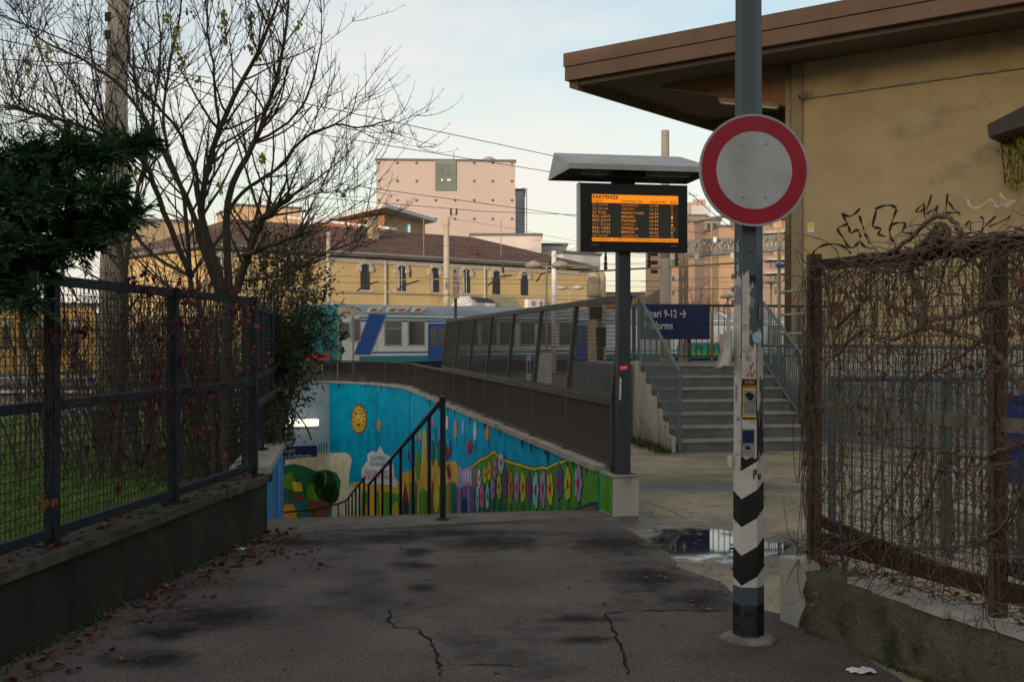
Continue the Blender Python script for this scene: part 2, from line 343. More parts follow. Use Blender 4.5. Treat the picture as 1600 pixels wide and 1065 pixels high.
# puddle on the plaza
water = M('puddle_water', (.012,.012,.011), .03, bump=.0, var=.2, spec=1.0)
c_ = G(1125,850); soft_spots(plaza_m, [(c_.x, c_.y, .66, 1.15), (c_.x+.35, c_.y-.1, .6, .8), (G(985,815).x, G(985,815).y, .4, .5), (G(1100,690+70).x, G(1100,760).y, 1.2, .5)], (.060,.056,.046), .36)
p1_, p2_ = G(1104,850), G(1215,857); soft_spots(water, [(p1_.x, p1_.y, .40, .62), (p2_.x, p2_.y, .16, .22)], None, None, True)
struct_p = blob('puddle', 1118, 852, 135, 40, water, .0040, 15, rough=.3); struct_p['kind'] = 'structure'
# joints in the plaza slabs
plaza = bpy.data.objects['plaza']
for i, pts in enumerate([[(1075,812),(1045,796),(1025,790),(1000,780)], [(1085,792),(1200,786),(1268,780)], [(1000,820),(1085,816),(1140,815)], [(1200,740),(1180,720),(1175,708)]]):
    strip('slab_joint', pts, .010, wet_asph, .0030, 90+i, plaza)

# ================================================================== THE UNDERPASS
# ramp: shallow steps, two flights and a landing (mostly hidden behind its own edge)
st = MB()
def flr(d): return -.2*(d-10.35) if d < 20.7 else (-2.07 if d < 22 else -2.07 - .2*(d-22))
d = 10.32; k = 0
rmp = thing('ramp_steps', 'wide shallow concrete steps going down beside the painted wall', 'steps', (-.7, 10.3, -.1))
step_me = None
while d < 30.5:
    n = min(.9, 30.5-d) if d < 20.7 or d >= 22 else 1.35
    zt = flr(d+.01) - .09
    c = Vector((-.66 - .191*(d+n/2-10.3), d+n/2, zt-.25)); mb = MB(); mb.box(c, (3.9, n+.05, .5), V); part('step', mb, edge_conc, rmp); d += n
mb = MB(); mb.box((-6.5,34.5,-4.65), (14, 10, .3)); struct('underpass_floor', mb, edge_conc)
# painted wall on the right with end pier and coping
ZT = .36
mw = thing('painted_ramp_wall', 'ramp wall painted with bright blue sky, flowers and a smiling sun', 'wall', (.9, 11, 0))
def wall_path(pts, th, z0, z1, side=1):
    mb = MB(); pts = [Vector((x, y, 0)) for x, y in pts]; n = len(pts); offs = []
    for i in range(n):
        t = (pts[min(i+1,n-1)] - pts[max(i-1,0)]).normalized(); offs.append(Vector((t.y, -t.x, 0))*th*side)
    a = [p + ZZ*z0 for p in pts]; b = [p + ZZ*z1 for p in pts]; c = [p+o + ZZ*z1 for p,o in zip(pts,offs)]; e = [p+o + ZZ*z0 for p,o in zip(pts,offs)]
    fs = []
    for i in range(n-1):
        fs += [(i,i+1,n+i+1,n+i), (n+i,n+i+1,2*n+i+1,2*n+i), (2*n+i,2*n+i+1,3*n+i+1,3*n+i), (3*n+i,3*n+i+1,i+1,i)]
    fs += [(0,n,2*n,3*n), (n-1,4*n-1,3*n-1,2*n-1)]
    mb.add(a+b+c+e, fs); return mb, pts, offs
mb, wp, wo = wall_path(RW, .30, -5.2, ZT); part('wall_face', mb, p_blue, mw)
mb, _, _ = wall_path(RWX[-2:], .30, -5.2, -1.62); part('wall_face', mb, p_cream, mw)
# coping stones
lens = 0; seg = []
for i in range(len(RW)-1):
    a = Vector((*RW[i],0)); b = Vector((*RW[i+1],0)); n = max(1, round((b-a).length/1.05))
    for k in range(n): seg.append((a.lerp(b,k/n), a.lerp(b,(k+1)/n)))
for k, (a, b) in enumerate(seg):
    t = (b-a).normalized(); o = Vector((t.y,-t.x,0)); e = .006; lift = R.uniform(-.004,.005)
    mb = MB(); p = [a+t*e-o*.035, b-t*e-o*.035, b-t*e+o*.33, a+t*e+o*.33]; h = .055 + lift
    mb.prism([q + ZZ*(ZT+.002) for q in p], (0,0,h)); part('coping_stone', mb, stone_cap, mw)
pier = MB(); a = Vector((.833,10.96,0)); q = [a+V*.01-U*.02, a+V*.01-U*.46, a+V*.26-U*.46, a+V*.26-U*.02]
pier.prism([p - ZZ*.1 for p in q][::-1], (0,0,.46)); pier.mi = 0
pr = part('end_pier', pier, white_plast, mw)
gp = MB(); n_ = -V*.004; gp.poly([q[0]+n_+ZZ*.012, q[0]+n_+ZZ*.352, q[1]+n_+ZZ*.352, q[1]+n_+ZZ*.012]); part('painted_side', gp, p_green, pr)
mb = MB(); mb.prism([p + V*s1 + U*s2 + ZZ*.002 for p, s1, s2 in zip(q, (-.012,-.012,.012,.012), (.0,-.012,-.012,.0))][::-1], (0,0,.012)); mb.v = [(x,y,z+.36) for x,y,z in mb.v]; part('pier_cap', mb, conc, pr)
# ---- the mural: flat paint on the wall, laid out on the wall's own surface
def seg_px(i):
    (x0,y0),(x1,y1) = RWX[i], RWX[i+1]; return 800+F*x0/y0, 800+F*x1/y1
def on_wall(px, py, i, off):
    (x0,y0),(x1,y1) = RWX[i], RWX[i+1]; a = (px-800)/F; dx, dy = x1-x0, y1-y0
    t = (a*y0-x0)/(dx-a*dy); d = y0+dy*t; tt = Vector((dx,dy,0)).normalized(); nrm = Vector((-tt.y, tt.x, 0))
    p = P(px, py, d); 
    lim = ZT-.004 if i < 5 else -1.64
    if p.z > lim: p.z = lim
    return p + nrm*off
def clip(poly, x, keep_less):
    o = []
    for j in range(len(poly)):
        a = poly[j]; b = poly[(j+1) % len(poly)]; ia = (a[0] <= x) == keep_less; ib = (b[0] <= x) == keep_less
        if ia: o.append(a)
        if ia != ib:
            t = (x-a[0])/(b[0]-a[0]); o.append((x, a[1]+(b[1]-a[1])*t))
    return o
def paint_into(mb, poly, layer):
    for i in range(len(RWX)-1):
        hi, lo = seg_px(i); q = clip(clip(poly, hi, True), lo, False)
        if len(q) > 2: mb.poly([on_wall(x, y, i, .003 + .0022*layer) for x, y in q])
def paint(name, poly, mat, layer=0, parent=None):
    mb = MB(); paint_into(mb, poly, layer); return part(name, mb, mat, parent or mw)
def ell(cx, cy, rx, ry, n=12, rot=0.):
    return [(cx + rx*cos(2*pi*k/n)*cos(rot) - ry*sin(2*pi*k/n)*sin(rot), cy + rx*cos(2*pi*k/n)*sin(rot) + ry*sin(2*pi*k/n)*cos(rot)) for k in range(n)]
z6 = lambda l: [(540+x/4.84, 600+y/4.84) for x, y in l]
z7 = lambda l: [(700+x/5.333, 640+y/5.333) for x, y in l]
z8 = lambda l: [(420+x/4.437, 580+y/4.437) for x, y in l]
BOT = 840
paint('painted_hill', z6([(20,770),(50,745),(105,735),(175,760),(250,735),(320,740),(400,735),(440,665),(490,650),(540,610),(600,590),(680,570),(760,585),(830,578),(850,620),(850,1100),(20,1100)]), p_oyel, 0)
paint('painted_hill', z6([(120,820),(200,800),(270,815),(330,812),(400,830),(430,860),(480,900),(560,810),(640,800),(720,770),(800,740),(840,770),(850,1100),(110,1100)]), p_green, 1)
for q in ([(190,780),(230,770),(255,1100),(170,1100)], [(255,770),(280,765),(300,1100),(262,1100)]): paint('painted_lane', z6(q), p_oyel, 2)
hill = z7([(205,470),(270,415),(345,378),(390,340),(430,392),(500,425),(560,440),(640,465),(720,490),(790,475),(830,485),(900,445),(950,435),(1000,410),(1060,420),(1150,470),(1262,505),(1262,880),(205,960)])
paint('painted_meadow', hill, p_green, 1)
ridge = [(205,455),(270,405),(345,368),(390,328),(430,382),(500,415),(560,430),(640,455),(720,478),(790,463),(830,473),(900,433),(950,422),(1000,400),(1040,410)]
mb = MB(); w_ = MB(); 
for a, b in zip(ridge, ridge[1:]):
    paint_into(mb, z7([(a[0],a[1]+2),(b[0],b[1]+2),(b[0],b[1]+27),(a[0],a[1]+27)]), 2); paint_into(w_, z7([(a[0],a[1]-4),(b[0],b[1]-4),(b[0],b[1]+3),(a[0],a[1]+3)]), 3); paint_into(w_, z7([(a[0],a[1]+26),(b[0],b[1]+26),(b[0],b[1]+32),(a[0],a[1]+32)]), 3)
part('painted_ridge', mb, p_yel, mw); part('ridge_outline', w_, p_navy, mw)
paint('painted_path', z7([(880,850),(1000,835),(1090,815),(1200,770),(1252,760),(1252,900),(880,920)]), p_navy, 2)
paint('painted_path', z7([(960,858),(1060,845),(1150,805),(1245,788),(1245,900),(960,920)]), p_brown, 3)
def flower(cx, cy, w, h, mat, k):
    mb = MB(); cx, cy = 700+cx/5.333, 640+cy/5.333; w /= 5.333; h /= 5.333; rr = random.Random(k); a0 = rr.random()*6
    pts = [(cos(a0+2*pi*j/5), sin(a0+2*pi*j/5)) for j in range(5)]
    for L, gr, mi in ((4, 1.16, 1), (5, 1.0, 0)):
        mb.mi = mi
        for x, y in pts: paint_into(mb, ell(cx+x*w*.24, cy+y*h*.30, w*.24*gr, h*.215*gr, 10), L)
    mb.mi = 2; paint_into(mb, ell(cx, cy, w*.17, h*.15, 10), 6)
    part('painted_flower', mb, [mat, p_navy, p_red], mw)
    st = MB(); paint_into(st, [(cx-w*.10, cy+h*.4), (cx+w*.10, cy+h*.4), (cx+w*.2, BOT), (cx-w*.16, BOT)], 2); part('painted_stem', st, p_dgreen, mw)
    lf = MB(); paint_into(lf, [(cx-w*.38, cy+h*.52), (cx-w*.16, cy+h*.75), (cx-w*.1, BOT), (cx-w*.28, BOT)], 3); paint_into(lf, [(cx+w*.36, cy+h*.48), (cx+w*.3, BOT), (cx+w*.1, BOT), (cx+w*.14, cy+h*.75)], 3); part('painted_leaf', lf, p_dgreen, mw)
for k, (cx, cy, w, h, m_) in enumerate([(1095,610,68,310,p_lil),(1008,620,54,290,p_yel),(935,600,62,310,p_pur),(860,655,60,280,p_yel),(800,660,52,320,p_lil),(740,670,52,310,p_sky),(683,650,46,260,p_pur),(633,640,48,270,p_yel),(583,640,42,270,p_lil),(530,635,40,290,p_org),(485,610,40,270,p_pur),(433,640,40,210,p_yel),(450,440,48,180,p_sky),(398,490,34,180,p_pink),(380,660,37,180,p_lil),(350,510,34,160,p_yel),(335,720,33,230,p_sky),(315,540,31,150,p_yel),(290,720,36,210,p_pink),(265,570,32,170,p_white),(252,740,30,230,p_sky),(235,570,24,170,p_pink)]):
    flower(cx, cy, w, h, m_, k)
# castle, tower, trees, windmill, little houses
paint('painted_castle', z6([(845,1050),(835,800),(850,770),(870,790),(905,765),(945,765),(970,770),(985,850),(990,1050)]), p_pur, 3)
paint('painted_castle', z6([(850,760),(850,620),(875,615),(880,640),(968,612),(968,640),(950,650),(965,765),(905,765),(870,790)]), p_lil, 3)
for x in (885,905,925,945): paint('painted_battlement', z6([(x,655),(x+11,653),(x+10,740),(x+2,740)]), p_white, 4)
for x in (860,930): paint('painted_wall_light', z6([(x,770),(x+9,768),(x+9,1040),(x,1040)]), p_lil, 4)
paint('painted_gate', z6([(880,1040),(885,870),(905,850),(925,870),(930,1040)]), p_navy, 4)
paint('painted_tower', z6([(580,620),(585,380),(597,330),(611,380),(615,620)]), p_yel, 3)
paint('painted_tower_band', z6([(592,620),(594,370),(601,370),(603,620)]), p_org, 4)
for cx, cy, rx, ry, m_ in ((550,615,20,115,p_lime),(665,520,12,105,p_dgreen),(708,520,12,110,p_dgreen),(665,640,16,90,p_oyel),(690,860,22,110,p_yel),(590,900,24,120,p_lime),(380,970,26,80,p_oyel),(160,960,14,60,p_org),(200,980,14,70,p_yel)):
    paint('painted_tree', z6(ell(cx, cy, rx, ry)), m_, 4)
for q in ([(430,880),(455,745),(480,880)], [(470,560),(478,490),(497,590)], [(760,520),(762,430),(778,545),(770,590)], [(778,545),(793,415),(807,500),(790,545)], [(765,620),(785,600),(800,690),(780,720)]): paint('painted_red_roof', z6(q), p_mag, 4)
paint('painted_house', z6([(435,880),(478,880),(480,1050),(432,1050)]), p_navy, 4); paint('painted_house', z6([(440,900),(450,900),(450,980),(440,980)]), p_mag, 5)
for x, m_ in ((528,p_dgreen),(545,p_oyel),(655,p_brown),(772,p_org),(800,p_teal),(820,p_dgreen),(490,p_lime)): paint('painted_stroke', z6([(x,740),(x+13,735),(x+17,1050),(x-3,1050)]), m_, 4)
for cx, cy, rx, ry, m_ in ((770,290,9,55,p_white),(837,335,10,76,p_org),(893,325,7,55,p_lil),(982,355,11,76,p_white),(1075,370,14,60,p_org),(252,308,14,44,p_org),(662,285,6,30,p_pink),(686,375,6,60,p_mag),(568,390,6,35,p_yel),(536,400,5,30,p_org)):
    b_ = paint('painted_balloon', z6(ell(cx, cy, rx, ry, 12)), m_, 3); paint('balloon_string', z6([(cx+2,cy+ry),(cx+5,cy+ry),(cx+14,cy+ry+60),(cx+11,cy+ry+60)]), p_navy, 3, b_)
paint('painted_heart', z6([(925,530),(928,460),(945,398),(950,440),(965,450),(960,490),(945,525)]), p_red, 4)
# cloud with writing
cl = z6([(122,700),(122,640),(150,592),(168,580),(165,530),(200,503),(240,512),(262,462),(290,520),(318,535),(338,540),(345,600),(365,605),(372,690),(400,740),(385,792),(330,762),(160,757)])
paint('painted_cloud', [(x+(x-593)*.02-0.4, y+(y-727)*.02) for x, y in cl], p_navy, 2); cw = paint('painted_cloud', cl, p_white, 3)
def wall_text(s, x0, x1, y, h, mat, layer):
    a = 3
    vs, fs = text_mesh(s, (0,0,0), (1,0,0), (0,1,0), w=1, h=1); mb = MB(); (X0, Y), (X1, _), = z6([(x0,y),(x1,y)])
    hh = h/4.84
    def seg_of(px):
        for i in range(len(RWX)-1):
            hi, lo = seg_px(i)
            if lo <= px <= hi: return i
        return 4
    pts = []
    for v in vs:
        px = X0+(X1-X0)*v.x; py = Y - hh*v.y; pts.append(on_wall(px, py, seg_of(px), .003+.0022*layer))
    mb.add(pts, fs); part('painted_lettering', mb, mat, cw)
wall_text('COSI MI PIACE', 188, 316, 578, 36, p_teal, 5); wall_text('STA ARRIVANDO', 183, 335, 617, 30, p_dgreen, 5)
wall_text('PARTECIPA ANCHE TU', 152, 345, 682, 32, p_red, 5); wall_text('VAI SU WWW.KOMPLICE.IT', 134, 386, 718, 32, p_red, 5)
# the smiling sun
sn = MB(); sx, sy = 540+103/4.84, 600+265/4.84; wx, wy = 60/4.84, 112/4.84
for k in range(14):
    a = 2*pi*k/14
    sn.mi = 1; paint_into(sn, ell(sx+cos(a)*wx*.80, sy+sin(a)*wy*.82, wx*.27, wy*.22, 9), 3); sn.mi = 0; paint_into(sn, ell(sx+cos(a)*wx*.78, sy+sin(a)*wy*.80, wx*.19, wy*.155, 9), 4)
    sn.mi = 1; paint_into(sn, ell(sx+cos(a)*wx*.88, sy+sin(a)*wy*.88, wx*.075, wy*.06, 7), 5)
sn.mi = 1; paint_into(sn, ell(sx, sy, wx*.66, wy*.68, 18), 5); sn.mi = 0; paint_into(sn, ell(sx, sy, wx*.60, wy*.63, 18), 6)
for e in (-1, 1):
    sn.mi = 2; paint_into(sn, ell(sx+e*wx*.26, sy-wy*.20, wx*.17, wy*.11, 9), 7); sn.mi = 1; paint_into(sn, ell(sx+e*wx*.26, sy-wy*.19, wx*.07, wy*.06, 8), 8); paint_into(sn, ell(sx+e*wx*.28, sy-wy*.37, wx*.20, wy*.05, 8), 7)
sn.mi = 3; paint_into(sn, [(sx-wx*.03, sy-wy*.15), (sx+wx*.16, sy+wy*.12), (sx-wx*.13, sy+wy*.12)], 7)
sn.mi = 1; paint_into(sn, [(sx-wx*.34, sy+wy*.22), (sx-wx*.12, sy+wy*.30), (sx+wx*.12, sy+wy*.30), (sx+wx*.34, sy+wy*.18), (sx+wx*.2, sy+wy*.42), (sx, sy+wy*.50), (sx-wx*.2, sy+wy*.44)], 7)
part('painted_sun', sn, [p_yel, p_mag, p_white, p_org], mw)
# cream wave and the harbour scene inside the underpass
paint('painted_wave', z8([(300,700),(420,568),(520,560),(560,575),(578,610),(565,680),(555,760),(560,800),(600,800),(645,790),(640,1200),(300,1200)]), p_cream, 2)
paint('painted_sea', z8([(0,1200),(0,640),(60,660),(180,640),(260,660),(330,690),(400,680),(470,700),(500,760),(490,860),(440,900),(430,1200)]), p_dgreen, 3)
paint('painted_sea', z8([(0,880),(120,870),(200,900),(330,870),(430,930),(430,1200),(0,1200)]), p_teal, 4)
for cx, cy, rx, ry, m_ in ((150,760,55,60,p_lime),(230,720,60,70,p_dgreen),(310,840,45,70,p_lime),(345,760,50,60,p_dark),(395,790,80,110,p_dark),(430,850,60,70,p_dark),(380,740,26,60,p_lime)): paint('painted_bush', z8(ell(cx, cy, rx, ry, 12)), m_, 5)
paint('painted_trunk', z8([(275,920),(290,890),(400,900),(430,930),(395,1050),(300,1050)]), p_brown, 6)
paint('painted_rock', z8([(105,1050),(105,930),(130,912),(170,920),(198,970),(195,1050)]), p_oyel, 6)
paint('painted_boat', z8([(155,838),(180,850),(230,858),(253,860),(240,895),(205,903),(175,890)]), p_brown, 6)
paint('painted_sail', z8([(165,760),(228,770),(238,828),(172,830)]), p_yel, 7); paint('painted_flag', z8([(192,738),(208,742),(206,760),(192,760)]), p_navy, 7)
# grime running down from the coping, and the joints of the wall
grime = M('wall_grime', (.035,.10,.12), .95, bump=.1, var=.3, spec=.05); rr = random.Random(51)
for k in range(34):
    x = rr.uniform(525,925); i_ = next((i for i in range(5) if seg_px(i)[1] <= x <= seg_px(i)[0]), 0); top_ = on_wall(x, 500, i_, 0); y0 = HY+(HC-(ZT-.006))*F/top_.y; h_ = rr.uniform(4,24)*12/top_.y*1.3; w = rr.uniform(.5,1.6)
    mb = MB(); paint_into(mb, [(x-w,y0), (x+w,y0), (x+w*.5,y0+h_*.6), (x+w*.1,y0+h_), (x-w*.6,y0+h_*.5)], 1); part('grime_streak', mb, grime, mw)
for x in (588,640,705,790,868):
    mb = MB(); paint_into(mb, [(x-.35,560), (x+.35,560), (x+.35,BOT), (x-.35,BOT)], 1); part('wall_joint', mb, grime, mw)
# left wall of the ramp
lw = thing('blue_ramp_wall', 'narrow ramp wall painted blue with coloured streaks below the ivy', 'wall', (-2.3, 10.3, 0))
lp = [E0, L1, L2, PL]
for k, (a, b) in enumerate(zip(lp, lp[1:])):
    t = (b-a).normalized(); o = Vector((-t.y, t.x, 0))*.28; mb = MB()
    mb.prism([a-ZZ*5.2, b-ZZ*5.2, b+o-ZZ*5.2, a+o-ZZ*5.2], (0,0,5.2+(.42 if k == 0 else .20)))
    part('wall_face', mb, p_lblue if k == 0 else conc, lw)
for k, m_ in enumerate([p_navy, p_mag, p_lime, p_pur, p_navy, p_yel, p_pink]):
    a = E0.lerp(L1, .10+.12*k); t = (L1-E0).normalized(); nn = Vector((t.y,-t.x,0))*.004; mb = MB()
    mb.poly([a+nn-ZZ*2, a+t*.07+nn-ZZ*2, a+t*(.05+.04*R.random())+nn+ZZ*(.25+.12*R.random()), a+t*.01+nn+ZZ*.3]); part('painted_streak', mb, m_, lw)
for k in range(14):
    a = E0.lerp(L1, k/14); b = E0.lerp(L1, (k+1)/14); t = (b-a).normalized(); o = Vector((-t.y,t.x,0)); mb = MB()
    if k % 3 == 0:
        b = E0.lerp(L1, min(1,(k+3)/14)); mb.prism([p + ZZ*.422 for p in (a-o*.05+t*.005, b-o*.05-t*.005, b+o*.31-t*.005, a+o*.31+t*.005)], (0,0,.06)); part('coping_stone', mb, stone_cap, lw)
# portal beam above the opening, lamp and sign on it
pa = Vector((-5.48,34.2,0)); pt_ = (PL-pa).normalized(); pn = Vector((-pt_.y, pt_.x, 0));  pn = pn if pn.y < 0 else -pn
portal = thing('underpass_portal', 'pale blue-white beam wall above the dark underpass opening', 'wall', (pa.x, pa.y, -1))
pale = M('pale_plaster', (.50,.53,.55), .8, (.60,.62,.63), scale=1.4, bump=.12, bscale=30); stain(pale, (.33,.36,.38), 1.1, .55, .75, seed=3)
mb = MB(); mb.prism([pa-ZZ*1.70-pn*.0, PL-ZZ*1.70, PL-pn*.5-ZZ*1.70, pa-pn*.5-ZZ*1.70], (0,0,1.70+ZT)); part('beam_face', mb, pale, portal)
mb = MB(); mb.prism([pa+pn*.03+ZZ*(ZT+.003), PL+pn*.03+ZZ*(ZT+.003), PL-pn*.4+ZZ*(ZT+.003), pa-pn*.4+ZZ*(ZT+.003)], (0,0,.055)); part('coping_stone', mb, stone_cap, portal)
mb = MB(); mb.prism([pa-pn*.51-ZZ*1.6, PL-pn*.51-ZZ*1.6, PL-pn*7-ZZ*1.6, pa-pn*7-ZZ*1.6], (0,0,.25)); part('ceiling_slab', mb, pale, portal)
def on_portal(px, py, off=.01):
    a = (px-800)/F; dx, dy = pt_.x, pt_.y; t = (a*pa.y-pa.x)/(dx-a*dy); return P(px, py, pa.y+dy*t) + pn*off
lt = thing('wall_light', 'lit fluorescent tube light on the pale beam over the underpass', 'light', on_portal(470,661))
a = on_portal(430,661,.0); b = on_portal(495.5,659.5,.0); up = ZZ
mb = MB(); mb.bar(a+pn*.03, b+pn*.03, .05, .25); part('housing', mb, white, lt)
mb = MB(); mb.bar(a+pn*.085+pt_*-.03, b+pn*.085+pt_*.03, .055, .17); part('diffuser', mb, EM('tube_glow', (1.0,.86,.58), 1.5), lt)
sg = thing('underpass_sign', 'small navy platform sign with white letters under the tube light', 'sign', on_portal(470,706))
p4 = [on_portal(425,698,.02), on_portal(494,695.5,.02), on_portal(494,712.5,.02), on_portal(425,719,.02)]
mb = MB(); mb.prism(p4, pn*.03); part('panel', mb, navy_sign, sg)
ex = (p4[1]-p4[0]).normalized(); vs, fs = text_mesh('Binari', on_portal(440,706.5,.056), ex, ZZ, h=.13); mb = MB(); mb.add(vs, fs)
vs, fs = text_mesh('1-5 Platforms', on_portal(444,715.5,.056), ex, ZZ, h=.12); mb.add(vs, fs); part('lettering', mb, white, sg)
mb = MB()
for x in (497,501,505,509): mb.poly([on_portal(x,708,.004), on_portal(x+1.2,708,.004), on_portal(x+2.6,690+R.random()*6,.004), on_portal(x+1.2,692,.004)])
part('graffiti_stroke', mb, blackspray, portal)
# handrail down the middle of the ramp
hr = thing('ramp_handrail', 'dark round steel handrail with posts running down the middle of the ramp', 'handrail', (-.626, 10.3, 0))
def hx(d): return -.626 - .191*(d-10.3)
A = [Vector((hx(10.3),10.3,1.09)), Vector((hx(20.7),20.7,-1.0))]
blk = M('black_rail', (.012,.013,.016), .42, bump=.05, var=.3)
mb = MB(); mb.tube([A[0], A[0]+(A[1]-A[0])*.5, A[1]], .024, 8); part('rail', mb, blk, hr)
B = [Vector((hx(22),22,-1.03)), Vector((hx(29.9),29.9,-2.58)), Vector((-4.66,30.5,-2.74)), Vector((-5.44,31.2,-3.0)), Vector((-6.5,32.0,-3.2))]
mb = MB(); mb.tube(B, .024, 8); part('rail', mb, blk, hr)
for d in (10.3,11.34,12.9,14.4,15.9,17.4,18.9,20.65):
    z = 1.09 + (d-10.3)*(A[1].z-A[0].z)/10.4; mb = MB(); mb.tube([(hx(d),d,z), (hx(d),d,flr(d)-.12)], .025 if d < 10.4 else .019, 8); part('post', mb, blk, hr)
mb = MB(); mb.lathe((hx(10.3),10.3,1.065), [(.01,0),(.030,.008),(.030,.05),(.01,.058)], 10); part('rail_end', mb, blk, hr)
mb = MB(); mb.lathe((hx(10.3),10.3,.005), [(.065,0),(.065,.012),(.03,.016)], 12); part('base_plate', mb, rust_dk, hr)
for d in (22,23.5,25,26.6,28.3,29.8): mb = MB(); mb.tube([(hx(d),d,-1.03-(d-22)*.196), (hx(d),d,flr(d)-.1)], .019, 8); part('post', mb, blk, hr)
for p in B[2:4]: mb = MB(); mb.tube([p, p-ZZ*1.1], .019, 8); part('post', mb, blk, hr)
# ================================================================== PARAPET FENCE ON THE PAINTED WALL
pf = thing('parapet_fence', 'brown steel parapet of close bars topped by leaning mesh panels', 'fence', (.97, 10.9, ZT))
FP = [Vector((x, y, 0)) for x, y in [(.969,10.9),(-2.20,27.5),(-2.62,30.1),(-3.30,31.9),(-4.28,33.4),(-5.40,34.55),(-7.2,33.0),(-9.2,30.6)]]
FP[5] = Vector((-5.5,34.5,0))
def along(path, s):
    for a, b in zip(path, path[1:]):
        L = (b-a).length
        if s <= L: return a + (b-a)*(s/L), (b-a).normalized()
        s -= L
    return path[-1], (path[-1]-path[-2]).normalized()
LT = sum((b-a).length for a, b in zip(FP, FP[1:]))
bar_me = MB().box((0,0,0), (.046,.008,.56)); bar_me = bar_me.mesh('bar'); bar_me.materials.append(dk_steel)
s = .05; k = 0
while s < LT:
    p, t = along(FP, s); o = Vector((t.y,-t.x,0)); link('bar', bar_me, None, pf, frame(p+ZZ*(ZT+.06+.31), o, -t, ZZ)); s += .105; k += 1
mb = MB(); mb2 = MB()
NP = 72
for i in range(NP):
    a, _ = along(FP, LT*i/NP); b, _ = along(FP, LT*(i+1)/NP); mb.bar(a+ZZ*(1.02), b+ZZ*(1.02), .06, .035); mb2.bar(a+ZZ*(ZT+.085), b+ZZ*(ZT+.085), .05, .03)
part('top_rail', mb, dk_steel, pf); part('bottom_rail', mb2, dk_steel, pf)
pd = (FP[1]-FP[0]).normalized(); po = Vector((pd.y,-pd.x,0)); PW = 1.83
for i in range(19):
    p, t = along(FP, min(i*PW, LT-.1)); o = Vector((t.y,-t.x,0)); mb = MB(); mb.box(p+ZZ*(ZT+.33), (.055,.05,.70), o); part('post', mb, dk_steel, pf)
    mb = MB(); mb.box(p+ZZ*(ZT+.062), (.13,.10,.012), o); part('foot_plate', mb, dk_steel, pf)
lean = po*.10
for i in range(7):
    a = FP[0] + pd*(i*PW); b = a + pd*PW; zb, zt = 1.075, 2.03
    fr = MB()
    fr.bar(a+ZZ*zb, b+ZZ*zb, .05, .05); fr.bar(a+ZZ*zt+lean, b+ZZ*zt+lean, .05, .06)
    q = part('mesh_frame', fr, dk_steel, pf)
    mb = MB(); mb.bar(a+ZZ*zb, a+ZZ*zt+lean, .05, .05, up=pd); part('stile', mb, dk_steel, pf)
    w = MB(); n = 52
    for j in range(1, n):
        c = a + pd*(PW*j/n); w.tube([c+ZZ*zb, c+ZZ*zt+lean], .0027, 3, False)
    for j in range(1, 24):
        h = j/24; z = ZZ*(zb+(zt-zb)*h) + lean*h; w.tube([a+z, b+z], .0034, 3, False)
    part('wire_mesh', w, wire_b, q, kind='stuff')
a = FP[0] + pd*(7*PW); mb = MB(); mb.bar(a+ZZ*1.075, a+ZZ*2.03+lean, .05, .05, up=pd); part('stile', mb, dk_steel, pf)
mb = MB(); mb.bar(FP[0]-pd*.035+ZZ*.42, FP[0]-pd*.035+ZZ*1.06, .07, .05, up=pd); part('end_post', mb, dk_steel, pf)
mb = MB(); mb.bar(FP[0]-pd*.06+ZZ*1.07+po*.03, FP[0]-pd*.06+ZZ*2.06+lean+po*.03, .07, .045, up=pd); part('end_post', mb, fence_gr, pf)

# ================================================================== DEPARTURE BOARD
bc = Vector((.93+.115, 10.72, ZT))
db = thing('departure_board', 'amber train departure display on a square post under a grey canopy', 'display board', bc)
post_m = M('board_post', (.030,.034,.040), .5, (.046,.050,.058), scale=5, bump=.06, streak=.2)
mb = MB(); mb.box(bc+ZZ*1.05, (.115,.115,2.10), V); post = part('post', mb, post_m, db)
mb = MB(); mb.box(bc+ZZ*.012, (.20,.20,.02), V); part('base_plate', mb, post_m, db)
mb = MB(); mb.poly([bc+V*x-U*.0595+ZZ*z for x, z in ((-.052,.98),(.03,.985),(.035,1.04),(-.05,1.035))]); part('sticker', mb, p_red, post)
mb = MB(); mb.poly([bc+V*x-U*.0605+ZZ*z for x, z in ((-.04,1.0),(.02,1.005),(.02,1.02),(-.04,1.015))]); part('sticker', mb, white, post)
mb = MB(); mb.poly([bc+V*x-U*.0595+ZZ*z for x, z in ((-.056,.70),(-.035,.72),(-.03,.9),(-.05,.93))]); part('scratch', mb, paper, post)
# housing
hc = P(991.5, 340.5, 10.62); ex = V.copy(); ey = ZZ; fz = -U
HW, HH = 1.035, .632
case_m = M('display_case', (.008,.008,.009), .25, bump=0, var=.1, spec=.6)
mb = MB(); mb.box(hc+U*.06, (HW, .12, HH), ex); hs = part('housing', mb, case_m, db)
mb = MB(); mb.box(hc-ex*(HW/2+.006)+U*.06, (.012,.11,HH+.01), ex); part('side_trim', mb, alu, hs)
scr = M('screen', (.055,.058,.046), .4, bump=0, var=.15, scale=60)
x0, x1, z0, z1 = -.412, .424, -.222, .212
def bd(x, z, o=.0): return hc + ex*x + ey*z + fz*o
mb = MB(); mb.poly([bd(x0,z0,.003), bd(x1,z0,.003), bd(x1,z1,.003), bd(x0,z1,.003)]); sp = part('screen', mb, scr, db)
amber = EM('amber_led', (1.0,.34,.02), .50); amber_dk = EM('amber_bar', (1.0,.28,.008), .42); amb2 = EM('amber_dim', (1.0,.28,.01), .30)
